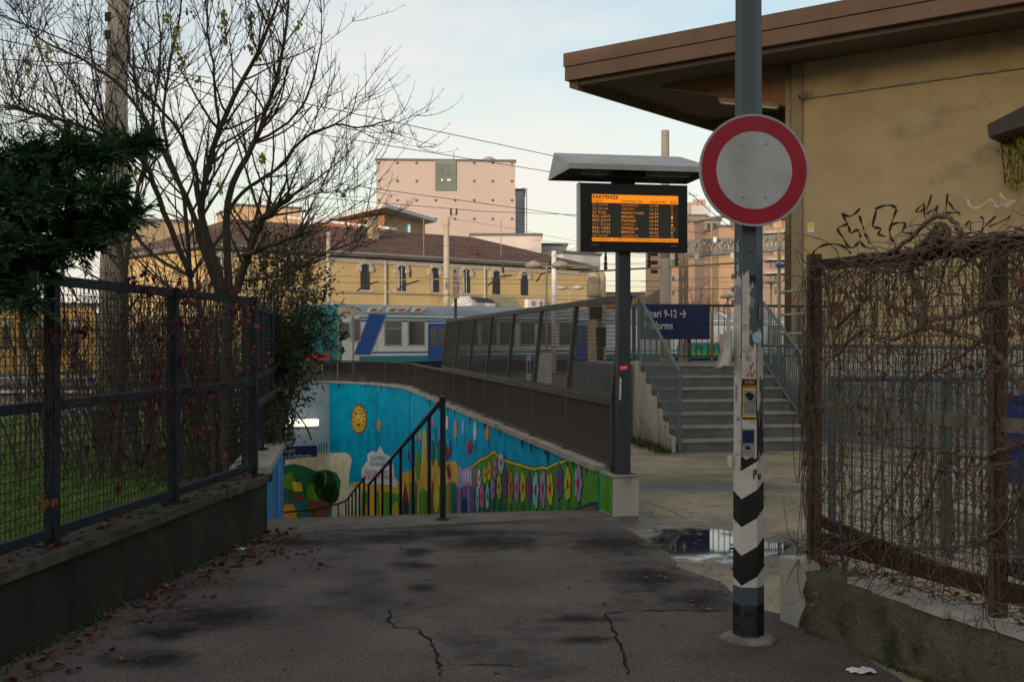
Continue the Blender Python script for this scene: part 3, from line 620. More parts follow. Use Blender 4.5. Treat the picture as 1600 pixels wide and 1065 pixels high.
mb = MB(); mb.poly([bd(x0,z1-.078,.006), bd(x1,z1-.078,.006), bd(x1,z1,.006), bd(x0,z1,.006)]); mb.poly([bd(x0,z0,.006), bd(x1,z0,.006), bd(x1,z0+.033,.006), bd(x0,z0+.033,.006)])
part('lit_band', mb, amber_dk, sp)
def btext(s, x, z, h, w=None, m_=amber, o=.009, bold=0.0):
    vs, fs = text_mesh(s, bd(x,z,o), ex, ey, w, h, bold=bold); mb = MB(); mb.add(vs, fs); return part('lettering', mb, m_, sp)
btext('PARTENZE', x0+.006, z1-.040, .031, .245, black, bold=.02); btext('TRENO', x0+.006, z1-.071, .021, .10, black); btext('DESTINAZIONE', x0+.285, z1-.071, .021, .20, black); btext('ORARIO RIT', x0+.555, z1-.071, .021, .17, black); btext('BIN', x1-.075, z1-.071, .021, .06, black)
rows = [('S9 24145','ALBAIRATE','16:28','8'),('S9 24144','SARONNO','16:33','7'),('S7 5152','MILANO P.GAR','16:35','2'),('REG 24679','BERGAMO','16:39','1'),('REG 20419','PIACENZA','16:40','9'),('S11 25226','CHIASSO','16:46','1'),('REG 10585','STRADELLA','16:46','12'),('REG 10915','BRESCIA','16:52','8'),('S9 24147','ALBAIRATE','16:58','8')]
for i, r_ in enumerate(rows):
    z = z1-.078-.030-.0357*i; m_ = amber if i in (2,3,4,6,7) else amb2
    btext(r_[0], x0+.006, z, .0235, .0185*len(r_[0]), m_, bold=-.018); btext(r_[1], x0+.283, z, .0235, .0178*len(r_[1]), m_, bold=-.018); btext(r_[2], x0+.558, z, .0235, .082, m_, bold=-.018); btext(r_[3], x1-.070, z, .0235, .017*len(r_[3]), m_, bold=-.018)
btext('MOVIMENTO - E\' VIETATO OLTREPASSARE LA LINEA GIALLA', x0+.004, z0+.006, .022, .82, black)
btext('SOLARI', x1-.07, -.262, .012, .06, alu); btext('rete', x0, -.262, .010, .07, alu)
# canopy: a hollow wedge
cm = M('canopy_sheet', (.36,.35,.33), .5, (.47,.46,.43), scale=3, bump=.04, streak=1); dkm = M('canopy_under', (.020,.019,.018), .7, bump=0)
c0 = P(890, 263, 10.2); LW = 1.36; LD = .80; zf = c0.z
fl, frr = c0, c0 + V*LW; bl, br = c0 + U*LD - V*.02, c0 + U*LD + V*(LW+.02)
cn = MB()
top = [fl+ZZ*.05, frr+ZZ*.05, br+ZZ*.27-V*.06, bl+ZZ*.27+V*.06]; bot = [fl, frr, br, bl]
cn.add(top+bot, [(0,1,2,3),(4,5,1,0),(7,4,0,3),(5,6,2,1),(6,7,3,2)])
cp = part('canopy', cn, cm, db)
mb = MB(); th_ = .018; ins = [p + d_ for p, d_ in zip(bot, (V*.02+U*.02, -V*.02+U*.02, -V*.02-U*.02, V*.02-U*.02))]
mb.add([p+ZZ*.03 for p in ins], [(0,3,2,1)]); mb.add(bot + ins, [(0,1,5,4),(1,2,6,5),(2,3,7,6),(3,0,4,7)]); part('underside', mb, dkm, cp)
for s0 in (.18, .74):
    a = fl + V*s0 + U*.28 + ZZ*.012; mb = MB(); mb.bar(a, a+V*.48, .07, .035); part('tube_lamp', mb, M('tube_off', (.30,.29,.26), .4, bump=0), cp)
mb = MB(); mb.box(bc+ZZ*(hc.z+HH/2+.06-ZT), (.20,.12,.16), V); mb.box(bc+ZZ*(zf-ZT-.01)-U*.08, (.30,.34,.05), V); part('bracket', mb, dkm, db)

# ================================================================== NO ENTRY POLE
pc = Vector((1.272, 6.12, 0))
np_ = thing('striped_pole', 'hexagonal blue-grey pole with black and white chevrons and torn stickers', 'pole', pc)
HA = [radians(a-90) for a in (-38.7, 21.3, 81.3, 141.3, 201.3, 261.3)]     # corner directions, 0 deg = towards the viewer
def rad(z): return .0835 - .0042*z
def hexring(zs, grow=0.): return [pc + Vector((cos(a)*(rad(z)+grow), sin(a)*(rad(z)+grow), z)) for a, z in zip(HA, zs)]
def zpx(y): return HC-(y-HY)*6.04/F
offs = [0, .050, .092, .125, .085, .036]                                    # how far the chevron climbs at each corner
lv = [zpx(y) for y in (915.6, 868.6, 824, 780, 735.6, 690)]
mb = MB()
def band(za, zb, mi, grow=0.):
    a = hexring(za, grow); b = hexring(zb, grow); mb.mi = mi; mb.add(a+b, [(i, (i+1)%6, 6+(i+1)%6, 6+i) for i in range(6)])
base_z = zpx(918)
flat = lambda z: [z]*6
chev = lambda z: [max(z+o, base_z) for o in offs]
band(flat(-.05), flat(zpx(946)), 3); band(flat(zpx(946)), flat(base_z), 2)
seq = [flat(base_z)] + [chev(z) for z in lv[0:5]]
for i in range(5): band(seq[i], seq[i+1], 1 if i % 2 == 0 else 0)
top5 = flat(zpx(655)); band(seq[5], top5, 0); band(top5, flat(5.6), 2)
mb.mi = 2; mb.add(hexring(flat(5.6)), [(0,1,2,3,4,5)])
wb = M('stripe_white', (.60,.57,.51), .7, (.70,.67,.61), scale=6, bump=.15, bscale=50); stain(wb, (.25,.20,.13), 7, .62, .75)
bk = M('stripe_black', (.010,.011,.012), .55, bump=.1, var=.4); stain(bk, (.12,.12,.11), 22, .70, .76)
tarry = M('pole_foot', (.030,.037,.042), .6, (.006,.006,.006), scale=9, bump=.2, contrast=(.48,.56))
part('shaft', mb, [bk, wb, pole_gr, tarry], np_)
ft = MB(); n = 30; prof = []
for r_, h in ((.138,.0),(.143,.026),(.118,.040),(.07,.046)):
    prof.append([pc + Vector((cos(2*pi*k/n)*r_*(1+.26*mnoise.noise(Vector((cos(2*pi*k/n)*2,sin(2*pi*k/n)*2,1))))*1.05, sin(2*pi*k/n)*r_*(1+.26*mnoise.noise(Vector((cos(2*pi*k/n)*2,sin(2*pi*k/n)*2,5)))), h)) for k in range(n)])
ft.add(sum(prof, []), [(i*n+k, i*n+(k+1)%n, (i+1)*n+(k+1)%n, (i+1)*n+k) for i in range(3) for k in range(n)]); part('concrete_foot', ft, conc, np_, smooth=True)
# facets for stickers: x across the facet between corners i and i+1
def facet(i, u, z, o=.002):
    a = HA[i]; b = HA[(i+1)%6]; r_ = rad(z)
    A_ = Vector((cos(a)*r_, sin(a)*r_, 0)); B_ = Vector((cos(b)*r_, sin(b)*r_, 0)); n_ = (A_+B_).normalized(); return pc + A_.lerp(B_, u) + n_*o + ZZ*z
def sticker(i, u0, u1, ya, yb, mat, o=.002, name='sticker', jag=0., parent=np_):
    za, zb = zpx(ya), zpx(yb); pts = []; m_ = 7
    for k in range(m_+1): pts.append(facet(i, u0+(u1-u0)*k/m_, zb + jag*(R.random()-.5), o))
    for k in range(m_+1): pts.append(facet(i, u1-(u1-u0)*k/m_, za + jag*(R.random()-.5), o))
    mb = MB(); mb.poly(pts); return part(name, mb, mat, parent)
def facet_text(s, i, u, y, h, w, mat, o=.006, parent=np_):
    z = zpx(y); e = (facet(i,1,z)-facet(i,0,z)).normalized(); vs, fs = text_mesh(s, facet(i,u,z,o), e, ZZ, w, h); mb = MB(); mb.add(vs, fs); return part('lettering', mb, mat, parent)
# left facet (5), middle (0), right (1)
facet_text('6', 5, .40, 393, .070, .028, wb); facet_text('\\', 5, .40, 410, .028, .028, wb); facet_text('9', 5, .40, 430, .062, .028, wb)
for y0, y1, m_ in ((432,520,paper),(556,712,paper),(712,735,paper)): sticker(5, .05, .98, y0, y1, m_, .002, jag=.03)
sticker(5, .1, .9, 445, 475, grey_paper, .004, jag=.01)
sticker(0, .02, .50, 426, 496, paper, .003, jag=.03); sticker(0, .0, .5, 496, 556, paper, .004, jag=.01); sticker(0, .0, .98, 552, 596, paper, .0025, jag=.02)
flyer = sticker(0, .02, .98, 592, 655, bk, .004); sticker(0, .06, .94, 606, 652, p_oyel, .0055, parent=flyer)
sticker(0, .12, .90, 608, 648, grey_paper, .007, jag=.004)
facet_text('SCUOLA', 0, .2, 599, .016, .052, p_yel, .006); facet_text('DI CHITARRA', 0, .08, 605.5, .013, .075, p_yel, .006); facet_text('MILANO', 0, .2, 611, .011, .05, p_yel, .009)
gt = MB(); gt.poly([facet(0, u, zpx(y), .0085) for u, y in ((.2,616),(.45,612),(.75,615),(.85,620),(.6,626),(.4,623))]); part('guitar_picture', gt, black, flyer)
for y in (630,633,636,640,643): facet_text('corsi di chitarra', 0, .24, y, .006, .05, black, .0085)
sticker(0, .05, .95, 655, 670, paper, .003, jag=.01); fl2 = sticker(0, .0, .86, 670, 713, grey_paper, .005, jag=.006); sticker(0, .05, .80, 672, 692, navy_sign, .0065, parent=fl2); sticker(0, .25, .55, 697, 702, black, .0065, parent=fl2)
sticker(1, .0, .9, 545, 590, paper, .003, jag=.05); sticker(0, .0, 1.0, 652, 716, paper, .0022, jag=.02); sticker(0, .5, 1.0, 540, 560, paper, .003, jag=.04); sticker(1, .0, .35, 590, 640, paper, .0025, jag=.03); sticker(1, .05, .6, 515, 548, paper, .004, jag=.04)
sticker(0, .40, .85, 378, 394, pole_gr, .006); sticker(0, .55, .95, 430, 442, bk, .003)
gf = MB()
for seg_ in ([(.3,580),(.45,572),(.6,577),(.8,566)], [(.35,588),(.5,582),(.72,586),(.9,578)], [(.55,568),(.6,580),(.7,590)]):
    gf.tube([facet(0, u, zpx(y), .004) for u, y in seg_], .0035, 4)
part('red_scribble', gf, p_red, np_)
gf = MB(); gf.tube([facet(0,.80,zpx(748),.003), facet(0,.80,zpx(735),.003), facet(0,.95,zpx(733),.003), facet(0,.96,zpx(739),.003), facet(0,.82,zpx(742),.003)], .004, 4); gf.tube([facet(1,.15,zpx(740),.003), facet(1,.2,zpx(748),.003), facet(1,.4,zpx(749),.003), facet(1,.45,zpx(741),.003)], .004, 4); part('marker_tag', gf, black, np_)
mb = MB(); c_ = facet(1, .0, zpx(527), .004)
mb.lathe(c_, [(.030,0),(.030,.001)], 16, (c_-pc-ZZ*c_.z).normalized()); part('round_sticker', mb, p_sky, np_)
# layers of torn bill remnants
rs_ = random.Random(61)
for k in range(42):
    f_ = rs_.choice((5,5,0,0,0,1)); u0 = rs_.uniform(0,.75); y0 = rs_.uniform(425,715); sticker(f_, u0, min(1,u0+rs_.uniform(.08,.45)), y0, y0+rs_.uniform(4,22), rs_.choice((paper,paper,grey_paper,wb)), .0024+.0001*k if y0 < 590 or y0 > 656 or f_ != 0 else .0022, 'bill_scrap', jag=.03)
# torn paper hanging off
mb = MB(); cpt = facet(5, .2, zpx(530), .01); vs = []
for i in range(7):
    for j in range(5):
        vs.append(cpt + Vector((-.010-.075*(i/6)*(1-.3*sin(j)), -.05*sin(i*.9)-.01, .06-.045*j - .04*(i/6) + .012*sin(3*i+j))))
mb.add(vs, [(i*5+j, (i+1)*5+j, (i+1)*5+j+1, i*5+j+1) for i in range(6) for j in range(4)]); part('torn_paper', mb, paper, np_)
sticker(5, .0, 1.0, 497, 556, paper, .005, jag=.02)
facet_text('CASA A', 0, .02, 510, .012, .028, black, .007); facet_text('€ 107', 0, .02, 516, .012, .024, black, .007); facet_text('VIA DEL PARCO', 0, .02, 549, .008, .04, black, .007)
mb = MB(); cpt = facet(5, .1, zpx(716), .005); vs = [cpt + Vector((-.03*i/3, -.015*sin(i*1.5), -.015*j + .01*sin(i+j))) for i in range(4) for j in range(4)]
mb.add(vs, [(i*4+j, (i+1)*4+j, (i+1)*4+j+1, i*4+j+1) for i in range(3) for j in range(3)]); part('torn_paper', mb, paper, np_)
# the sign
sc_ = P(1178.5, 266, 5.99); sn_ = Vector((.10,-.995,0)).normalized(); sx_ = Vector((.995,.10,0)).normalized()
ns = thing('no_entry_sign', 'round white traffic sign with a broad red ring', 'traffic sign', sc_)
red_s = M('sign_red', (.36,.004,.022), .38, bump=0, var=.08, spec=.5)
ws = M('sign_white', (.44,.46,.46), .42, (.52,.54,.54), scale=30, bump=0, streak=14); stain(ws, (.36,.37,.36), 3, .5, .7); stain(ws, (.28,.27,.24), 11, .64, .76, seed=3, stretch=(1,1,.4)); stain(red_s, (.22,.01,.02), 9, .6, .75, seed=2, stretch=(1,1,.4))
alu_e = M('sign_edge', (.40,.40,.41), .5, bump=0, metal=.3)
def disc(r0, r1, o, n=72):
    m_ = MB(); pts = []
    for r_ in (r0, r1):
        for k in range(n): a = 2*pi*k/n; pts.append(sc_ + sx_*cos(a)*r_ + ZZ*sin(a)*r_ + sn_*o)
    m_.add(pts, [(k, (k+1)%n, n+(k+1)%n, n+k) for k in range(n)] if r0 > 0 else [])
    if r0 <= 0: m_ = MB(); m_.poly(pts[n:])
    return m_
mb = MB(); mb.lathe(sc_-sn_*.014, [(.290,0),(.296,.004),(.296,.014)], 72, sn_); part('plate', mb, alu_e, ns)
part('red_ring', disc(.205,.284,.0025), red_s, ns); part('white_disc', disc(0,.2055,.0015), ws, ns); part('rim', disc(.283,.296,.002), alu_e, ns)
for x_, z_ in ((-.06,.14),(.06,.14),(-.06,-.14),(.06,-.14)): mb = MB(); mb.lathe(sc_+sx_*x_+ZZ*z_+sn_*.0015, [(.008,0),(.008,.003),(.004,.005)], 10, sn_); part('bolt', mb, alu_e, ns)
mb = MB()
for z in (-.14,.14): mb.box(sc_ - sn_*.03 + ZZ*z, (.34,.025,.04), sx_); mb.box(Vector((pc.x,pc.y,sc_.z+z)) , (.17,.17,.03), sx_)
part('clamp', mb, alu_e, ns)

# ================================================================== LEFT FENCE ON ITS LOW WALL
lf0 = Vector((-2.78, 4.2, 0)); lf_d = Vector((.1126,.9936,0)); lf_n = Vector((.9936,-.1126,0))      # n points to the path
def LF(d, off=0., z=0.): 
    t = (d-4.2)/lf_d.y; return lf0 + lf_d*t + lf_n*off + ZZ*z
mwall = thing('mossy_low_wall', 'low dark mossy wall with a mossy coping under the slate mesh fence', 'wall', LF(7,.1))
mb = MB(); mb.prism([LF(1.0,.10,-.1), LF(9.62,.10,-.1), LF(9.9,-.28,-.1), LF(1.0,-.28,-.1)], (0,0,.53)); part('wall_body', mb, moss_wall, mwall)
d = 1.0; k = 0
while d < 9.6:
    e = min(9.68, d + .95 + .2*R.random()); mb = MB(); q = R.uniform(-.008,.008); z = .432 + q*.4
    mb.prism([LF(d+.006,.135+q,z), LF(e-.006,.135-q,z), LF(e-.006,-.30,z), LF(d+.006,-.30,z)], (0,0,.060)); part('coping_stone', mb, moss_cap, mwall); d = e
wall_end = MB(); 
lfence = thing('slate_mesh_fence', 'slate blue steel fence with square wire mesh panels on the mossy wall', 'fence', LF(6.3,0,.5))
def wavy(a, b, cell, r, amp, nrm, mb):
    n = max(2, int((b-a).length/cell)*2); pts = [a.lerp(b, i/n) + nrm*(amp if i % 2 else -amp) for i in range(n+1)]; mb.tube(pts, r, 3, False)
def mesh_panel(a, b, z0, z1, cell, r, amp, mat, parent, jit=0., warp=0.):
    t = (b-a).normalized(); n_ = Vector((t.y,-t.x,0)); L = (b-a).length; mb = MB(); nv = int(L/cell)
    for i in range(1, nv): c = a + t*(L*i/nv + R.uniform(-jit,jit)); wavy(c+ZZ*z0, c+ZZ*z1, cell, r, amp, t, mb)
    nh = int((z1-z0)/cell)
    for j in range(1, nh): z = ZZ*(z0+(z1-z0)*j/nh + R.uniform(-jit,jit)); mb.tube([a+z+n_*warp*R.random(), a.lerp(b,.33)+z+n_*warp*R.random(), a.lerp(b,.66)+z+n_*warp*R.random(), b+z], r, 3, False)
    return part('wire_mesh', mb, mat, parent, kind='stuff')
LPd = [2.98, 4.64, 6.29, 7.92, 9.55]
lpts = [LF(d) for d in LPd]
e1 = Vector((-2.30, 10.25, 0)); edir = (L1-E0).normalized(); eo = Vector((-edir.y, edir.x, 0))
lpts2 = [lpts[-1]] + [E0 + eo*.16 + edir*s for s in (.05, 1.7, 3.4, 5.1)]
for lst in (lpts, lpts2):
    for i, p in enumerate(lst):
        if lst is lpts2 and i == 0: continue
        mb = MB(); mb.box(p+ZZ*1.235, (.065,.065,1.50), lf_n); part('post', mb, fence_gr, lfence)
        mb = MB(); mb.box(p+ZZ*.498, (.14,.14,.012), lf_n); part('foot_plate', mb, fence_gr, lfence)
    for a, b in zip(lst, lst[1:]):
        t = (b-a).normalized(); a_ = a+t*.034; b_ = b-t*.034
        for z, nm in ((1.955,'top_rail'),(1.265,'middle_rail'),(.565,'bottom_rail')): mb = MB(); mb.bar(a_+ZZ*z, b_+ZZ*z, .045, .055); part(nm, mb, fence_gr, lfence)
        mesh_panel(a_, b_, 1.295, 1.93, .047, .0030, .005, wire_m, lfence); mesh_panel(a_, b_, .595, 1.235, .047, .0030, .005, wire_m, lfence)
mb = MB(); mb.bar(lpts2[1]+ZZ*1.04-eo*.08, lpts2[-1]+ZZ*1.04-eo*.08, .045, .05); part('hand_rail', mb, fence_gr, lfence)

# ================================================================== RIGHT LOW WALL AND OVERGROWN FENCE
rf1 = Vector((1.716,6.45,0)); rd = Vector((.344,-.939,0)); rn = Vector((-.939,-.344,0))    # rd towards the viewer, rn to the path
def RF(s, off=0., z=0.): return rf1 + rd*s + rn*off + ZZ*z
rwall = thing('rough_low_wall', 'low rough grey rendered wall with broken white coping by the pole', 'wall', RF(.2,.1))
mb = MB(); mb.prism([RF(-.12,.12,-.1), RF(3.9,.12,-.1), RF(3.9,-.16,-.1), RF(-.12,-.16,-.1)][::-1], (0,0,.44)); part('wall_body', mb, render_wall, rwall)
mb = MB(); prf = [(-.15,-.02),(-.15,.385),(.06,.385),(.10,.30),(.065,.22),(.09,.15),(.03,.05),(.02,-.02)]
mb.add([RF(s,.128,z) for s,z in prf] + [RF(s,.02,z) for s,z in prf], [tuple(range(8)), tuple(range(15,7,-1))] + [(i,8+i,8+(i+1)%8,(i+1)%8) for i in range(8)])
mb.prism([RF(-.155,.126,-.02), RF(-.05,.126,-.02), RF(-.05,-.17,-.02), RF(-.155,-.17,-.02)][::-1], (0,0,.40)); part('plaster_end', mb, white_plast, rwall)
s = .12; 
while s < 3.8:
    e = s + R.uniform(.16,.34); mb = MB(); w = R.uniform(.10,.145); z = .345 + R.uniform(-.012,.004)
    if R.random() < .82: mb.prism([RF(s+.004,w,z), RF(e-.004,w-R.uniform(-.015,.015),z), RF(e-.004,-.05,z), RF(s+.004,-.05,z)][::-1], (0,0,R.uniform(.028,.042))); part('coping_stone', mb, white_plast, rwall)
    s = e
mb = MB()
for s, z in ((.17,.24),(.14,.17)): mb.bar(RF(s,.128,z), RF(s+.05,.13,z), .004, .006)
part('metal_staple', mb, alu, rwall)
rfence = thing('rusty_mesh_fence', 'rusty mesh fence panels overgrown with bare brown creeper', 'fence', RF(.5,0,.4))
sp_ = [0, 1.395, 2.79]
for s in sp_:
    mb = MB(); mb.box(RF(s,0,1.235), (.045,.075,1.75), rn); mb.box(RF(s+.0,.032,1.235), (.02,.035,1.75), rn); part('post', mb, rust, rfence)
for a, b in zip(sp_, sp_[1:]):
    for z, nm, m_, h in ((2.045,'top_rail',rust_dk,.06),(1.245,'middle_rail',pale_rail,.06),(.50,'bottom_rail',rust_dk,.085)): mb = MB(); mb.bar(RF(a+.038,0,z), RF(b-.038,0,z), .04, h); part(nm, mb, m_, rfence)
    mb = MB(); mb.bar(RF(a+.038,-.03,.60), RF(b-.038,-.03,.47), .03, .06); part('bent_strut', mb, rust_dk, rfence)
    mesh_panel(RF(a+.03,-.01), RF(b-.03,-.01), 1.275, 2.02, .045, .0022, .005, rust_wire, rfence, .004, .01); mesh_panel(RF(a+.03,-.01), RF(b-.03,-.01), .54, 1.215, .045, .0022, .005, rust_wire, rfence, .004, .01)
# ================================================================== STEPS UP TO THE PLATFORMS
granite = M('speckled_granite', (.105,.108,.108), .8, (.17,.172,.172), scale=3, bump=.2, bscale=120, fine=.55, fscale=150)
nose_m = M('step_nosing', (.27,.25,.215), .8, (.36,.335,.29), scale=6, bump=.2)
side_c = M('raw_concrete', (.42,.37,.29), .9, (.55,.49,.39), scale=2, bump=.3, bscale=40, streak=.25); stain(side_c, (.10,.09,.055), 2.4, .56, .72, seed=3, stretch=(2,2,.3))
S0 = Vector((2.385, 16.5, 0)); SU = Vector((-.150,.9887,0)).normalized(); SV = Vector((.9887,.150,0)).normalized()
RIS, TRD, SWD = .177, .32, 2.12
steps = thing('entrance_steps', 'seven grey granite steps rising to the platforms', 'steps', S0)
for n in range(7):
    a = S0 + SU*(TRD*n); dep = 2.6 - TRD*n
    mb = MB(); mb.prism([a-ZZ*.05, a+SV*SWD-ZZ*.05, a+SV*SWD+SU*(dep if n == 6 else TRD+.06)-ZZ*.05, a+SU*(dep if n == 6 else TRD+.06)-ZZ*.05], (0,0,.05+RIS*(n+1)-.034)); st_ = part('step', mb, granite, steps)
    mb = MB(); mb.prism([a-SU*.018+ZZ*(RIS*(n+1)-.033), a-SU*.018+SV*SWD+ZZ*(RIS*(n+1)-.033), a+SV*SWD+SU*(TRD+.02)+ZZ*(RIS*(n+1)-.033), a+SU*(TRD+.02)+ZZ*(RIS*(n+1)-.033)], (0,0,.033)); part('tread', mb, nose_m, st_)
LZ = RIS*7
mb = MB(); a = S0 + SU*(TRD*7)
mb.prism([a+SU*.0-SV*.55-ZZ*.05, a+SV*(SWD+.45)-ZZ*.05, a+SV*(SWD+.45)+SU*2.9-ZZ*.05, a+SU*2.9-SV*.55-ZZ*.05], (0,0,.05+LZ-.004)); struct('landing', mb, granite)
# stepped side wall on the left
sw = thing('concrete_step_wall', 'streaked raw concrete side wall to the left of the granite steps', 'wall', S0-SV*.3)
mb = MB()
for n in range(7):
    a = S0 - SV*.012 + SU*(TRD*n); b = a + SU*(TRD-.004)
    mb.prism([a-ZZ*.05, b-ZZ*.05, b-SV*.055-ZZ*.05, a-SV*.055-ZZ*.05], (0,0,RIS*(n+1)+.11))
part('stepped_blocks', mb, side_c, sw)
mb = MB(); a = S0 - SV*.012 + SU*(TRD*7); mb.prism([a-ZZ*.05, a+SU*3-ZZ*.05, a+SU*3-SV*.055-ZZ*.05, a-SV*.055-ZZ*.05], (0,0,LZ+.06)); part('upper_block', mb, side_c, sw)
teal_g = M('green_grey_rail', (.105,.130,.125), .5, (.14,.165,.16), scale=5, bump=.05)
def railing(name, label, path, h0, h1, sp, mat, parts=True, posts=()):
    """path: foot points; pickets between a bottom rail at h0 and a top rail at h1"""
    t = thing(name, label, 'railing', path[0]); mb = MB()
    mb.tube([p+ZZ*h1 for p in path], .024, 8); part('top_rail', mb, mat, t)
    mb = MB(); mb.tube([p+ZZ*h0 for p in path], .016, 6); part('bottom_rail', mb, mat, t)
    pk = MB().box((0,0,0), (.014,.014,h1-h0)).mesh('picket'); pk.materials.append(mat)
    L = sum((b-a).length for a, b in zip(path, path[1:])); s = sp
    while s < L-.02:
        p, _ = along(path, s); link('picket', pk, None, t, Matrix.Translation(p+ZZ*(h0+h1)/2)); s += sp
    for p in list(path) + list(posts): mb = MB(); mb.box(p+ZZ*(h1/2-.05), (.045,.045,h1+.08), SV); part('post', mb, mat, t)
    return t
a = S0 + SV*.04
railing('step_railing', 'grey-green railing along the concrete wall side of the steps', [a-SU*.03+ZZ*.10, a+SU*2.25+ZZ*(LZ+.05), a+SU*2.5-SV*.10+ZZ*(LZ+.05)], .12, 1.08, .095, teal_g)
a = S0 + SV*(SWD-.02)
railing('step_railing', 'grey-green railing on the building side of the steps behind the striped pole', [a-SU*.03+ZZ*.10, a+SU*2.25+ZZ*(LZ+.05), a+SU*2.45+ZZ*(LZ+.05)], .12, 1.08, .095, teal_g)
gb = S0 + SU*4.2; gp = [P(990,568,20.5), P(1160,565,21.0)]
for p in gp: p.z = LZ
gp.append(gp[1] + Vector((2.2,.5,0)))
rl = railing('landing_railing', 'dark green railing at the back of the landing with the navy sign on it', gp, .10, 1.03, .11, M('dark_green_rail', (.050,.056,.050), .55, (.075,.082,.075), scale=6, bump=.05), posts=[gp[0].lerp(gp[1], .5), gp[1].lerp(gp[2],.5)])
# platform sign
sd_ = (gp[1]-gp[0]).normalized(); so = Vector((sd_.y,-sd_.x,0)); o = P(997.5, 530, 20.42)
ps = thing('platform_sign', 'navy platform sign with white letters and an arrow on the landing railing', 'sign', o)
mb = MB(); W_, H_ = 1.365, .625; mb.prism([o, o+sd_*W_, o+sd_*W_+ZZ*H_, o+ZZ*H_], so*.03); part('panel', mb, navy_sign, ps)
wl = M('sign_letters', (.55,.54,.52), .5, bump=0)
for s_, x, z, h, w in (('Binari', .10, .40, .135, .32), ('9-12', .475, .40, .135, .245), ('Platforms', .10, .185, .135, .545)):
    vs, fs = text_mesh(s_, o+sd_*x+ZZ*z+so*.034, sd_, ZZ, w, h, bold=.012); mb = MB(); mb.add(vs, fs); part('lettering', mb, wl, ps)
q = o+so*.034+ZZ*.462; mb = MB(); mb.poly([q+sd_*.78-ZZ*.012, q+sd_*.885-ZZ*.012, q+sd_*.885+ZZ*.012, q+sd_*.78+ZZ*.012])
mb.poly([q+sd_*.835+ZZ*.068, q+sd_*.862+ZZ*.072, q+sd_*.905, q+sd_*.875]); mb.poly([q+sd_*.835-ZZ*.068, q+sd_*.875, q+sd_*.905, q+sd_*.862-ZZ*.072]); part('arrow', mb, wl, ps)

# ================================================================== STATION BUILDING ON THE RIGHT
WC = Vector((5.44, 22.0, 0)); wr = Vector((.787,-.617,0)).normalized(); wn = Vector((wr.y, -wr.x, 0))   # wr to the right along the wall
wn = wn if wn.y < 0 else -wn
def WP(s, z, o=0.): return WC + wr*s + ZZ*z + wn*o
def wpx(px, py, o=0.):
    a = (px-800)/F; t = (a*WC.y-WC.x)/(wr.x-a*wr.y); return P(px, py, WC.y+wr.y*t) + wn*o
tan = M('tan_render', (.44,.335,.180), .9, (.52,.405,.230), scale=1.1, bump=.25, bscale=70, fine=.10, fscale=60)
stain(tan, (.28,.215,.125), .9, .56, .74, seed=2.0, stretch=(1,1,1.6)); stain(tan, (.50,.41,.27), .55, .55, .7, seed=6); stain(tan, (.24,.18,.105), 1.6, .63, .76, seed=8, stretch=(1,1,.25))
stb = thing('station_building', 'tan rendered station building with a deep brown flat roof overhang', 'building', WC)
ZS = 6.96
mb = MB(); mb.prism([WP(.02,.9), WP(12,.9), WP(12,.9,-14), WP(.02,.9,-14)], (0,0,ZS-.9)); wall_s = part('wall', mb, tan, stb)
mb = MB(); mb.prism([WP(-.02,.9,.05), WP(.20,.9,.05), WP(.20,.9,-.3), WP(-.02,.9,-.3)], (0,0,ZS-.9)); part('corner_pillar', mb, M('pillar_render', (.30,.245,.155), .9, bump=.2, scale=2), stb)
pipe = M('downpipe', (.34,.285,.18), .6, bump=.05); pipe2 = M('rusty_downpipe', (.10,.066,.030), .8, (.17,.12,.055), scale=8, bump=.2)
mb = MB(); mb.tube([WP(-.09,3.7,.02), WP(-.09,ZS,.02)], .062, 12); part('downpipe', mb, pipe, stb, smooth=True)
mb = MB(); mb.tube([WP(-.09,.9,.02), WP(-.09,3.66,.02), WP(-.09,3.74,.02)], [.075,.075,.085], 12); part('downpipe', mb, pipe2, stb, smooth=True)
mb = MB(); mb.prism([WP(0,.6,.35), WP(12,.6,.35), WP(12,.6,.05), WP(0,.6,.05)], (0,0,.88)); part('plinth', mb, M('pale_plinth', (.42,.38,.30), .85, bump=.2, scale=2), stb)
mb = MB(); mb.prism([WP(-1,.0,.36), WP(12,.0,.36), WP(12,.0,3.2), WP(-1,.0,3.2)], (0,0,.95)); part('ramp_base', mb, M('grey_ramp', (.20,.19,.18), .9, (.28,.27,.25), scale=1.5, bump=.3), stb)
roof_b = M('brown_fascia', (.165,.095,.062), .6, (.20,.12,.08), scale=1.2, bump=.04); soff = M('soffit', (.11,.082,.060), .85, (.145,.11,.08), scale=.8, bump=.15)
OV, LX = 1.6, -4.28
mb = MB(); mb.prism([WP(LX+.06,ZS+.005,OV-.06), WP(14,ZS+.005,OV-.06), WP(14,ZS+.005,-9), WP(LX+.06,ZS+.005,-9)], (0,0,.50)); rf = part('roof', mb, soff, stb)
for z0, z1, o in ((.0,.27,.0),(.285,.56,.022)):
    mb = MB(); mb.prism([WP(LX-o,ZS+z0,OV+o), WP(14,ZS+z0,OV+o), WP(14,ZS+z0,OV-.05), WP(LX-o,ZS+z0,OV-.05)], (0,0,z1-z0)); part('fascia_board', mb, roof_b, rf)
    mb = MB(); mb.prism([WP(LX-o,ZS+z0,OV-.055), WP(LX+.05,ZS+z0,OV-.055), WP(LX+.05,ZS+z0,-9), WP(LX-o,ZS+z0,-9)], (0,0,z1-z0)); part('fascia_board', mb, roof_b, rf)
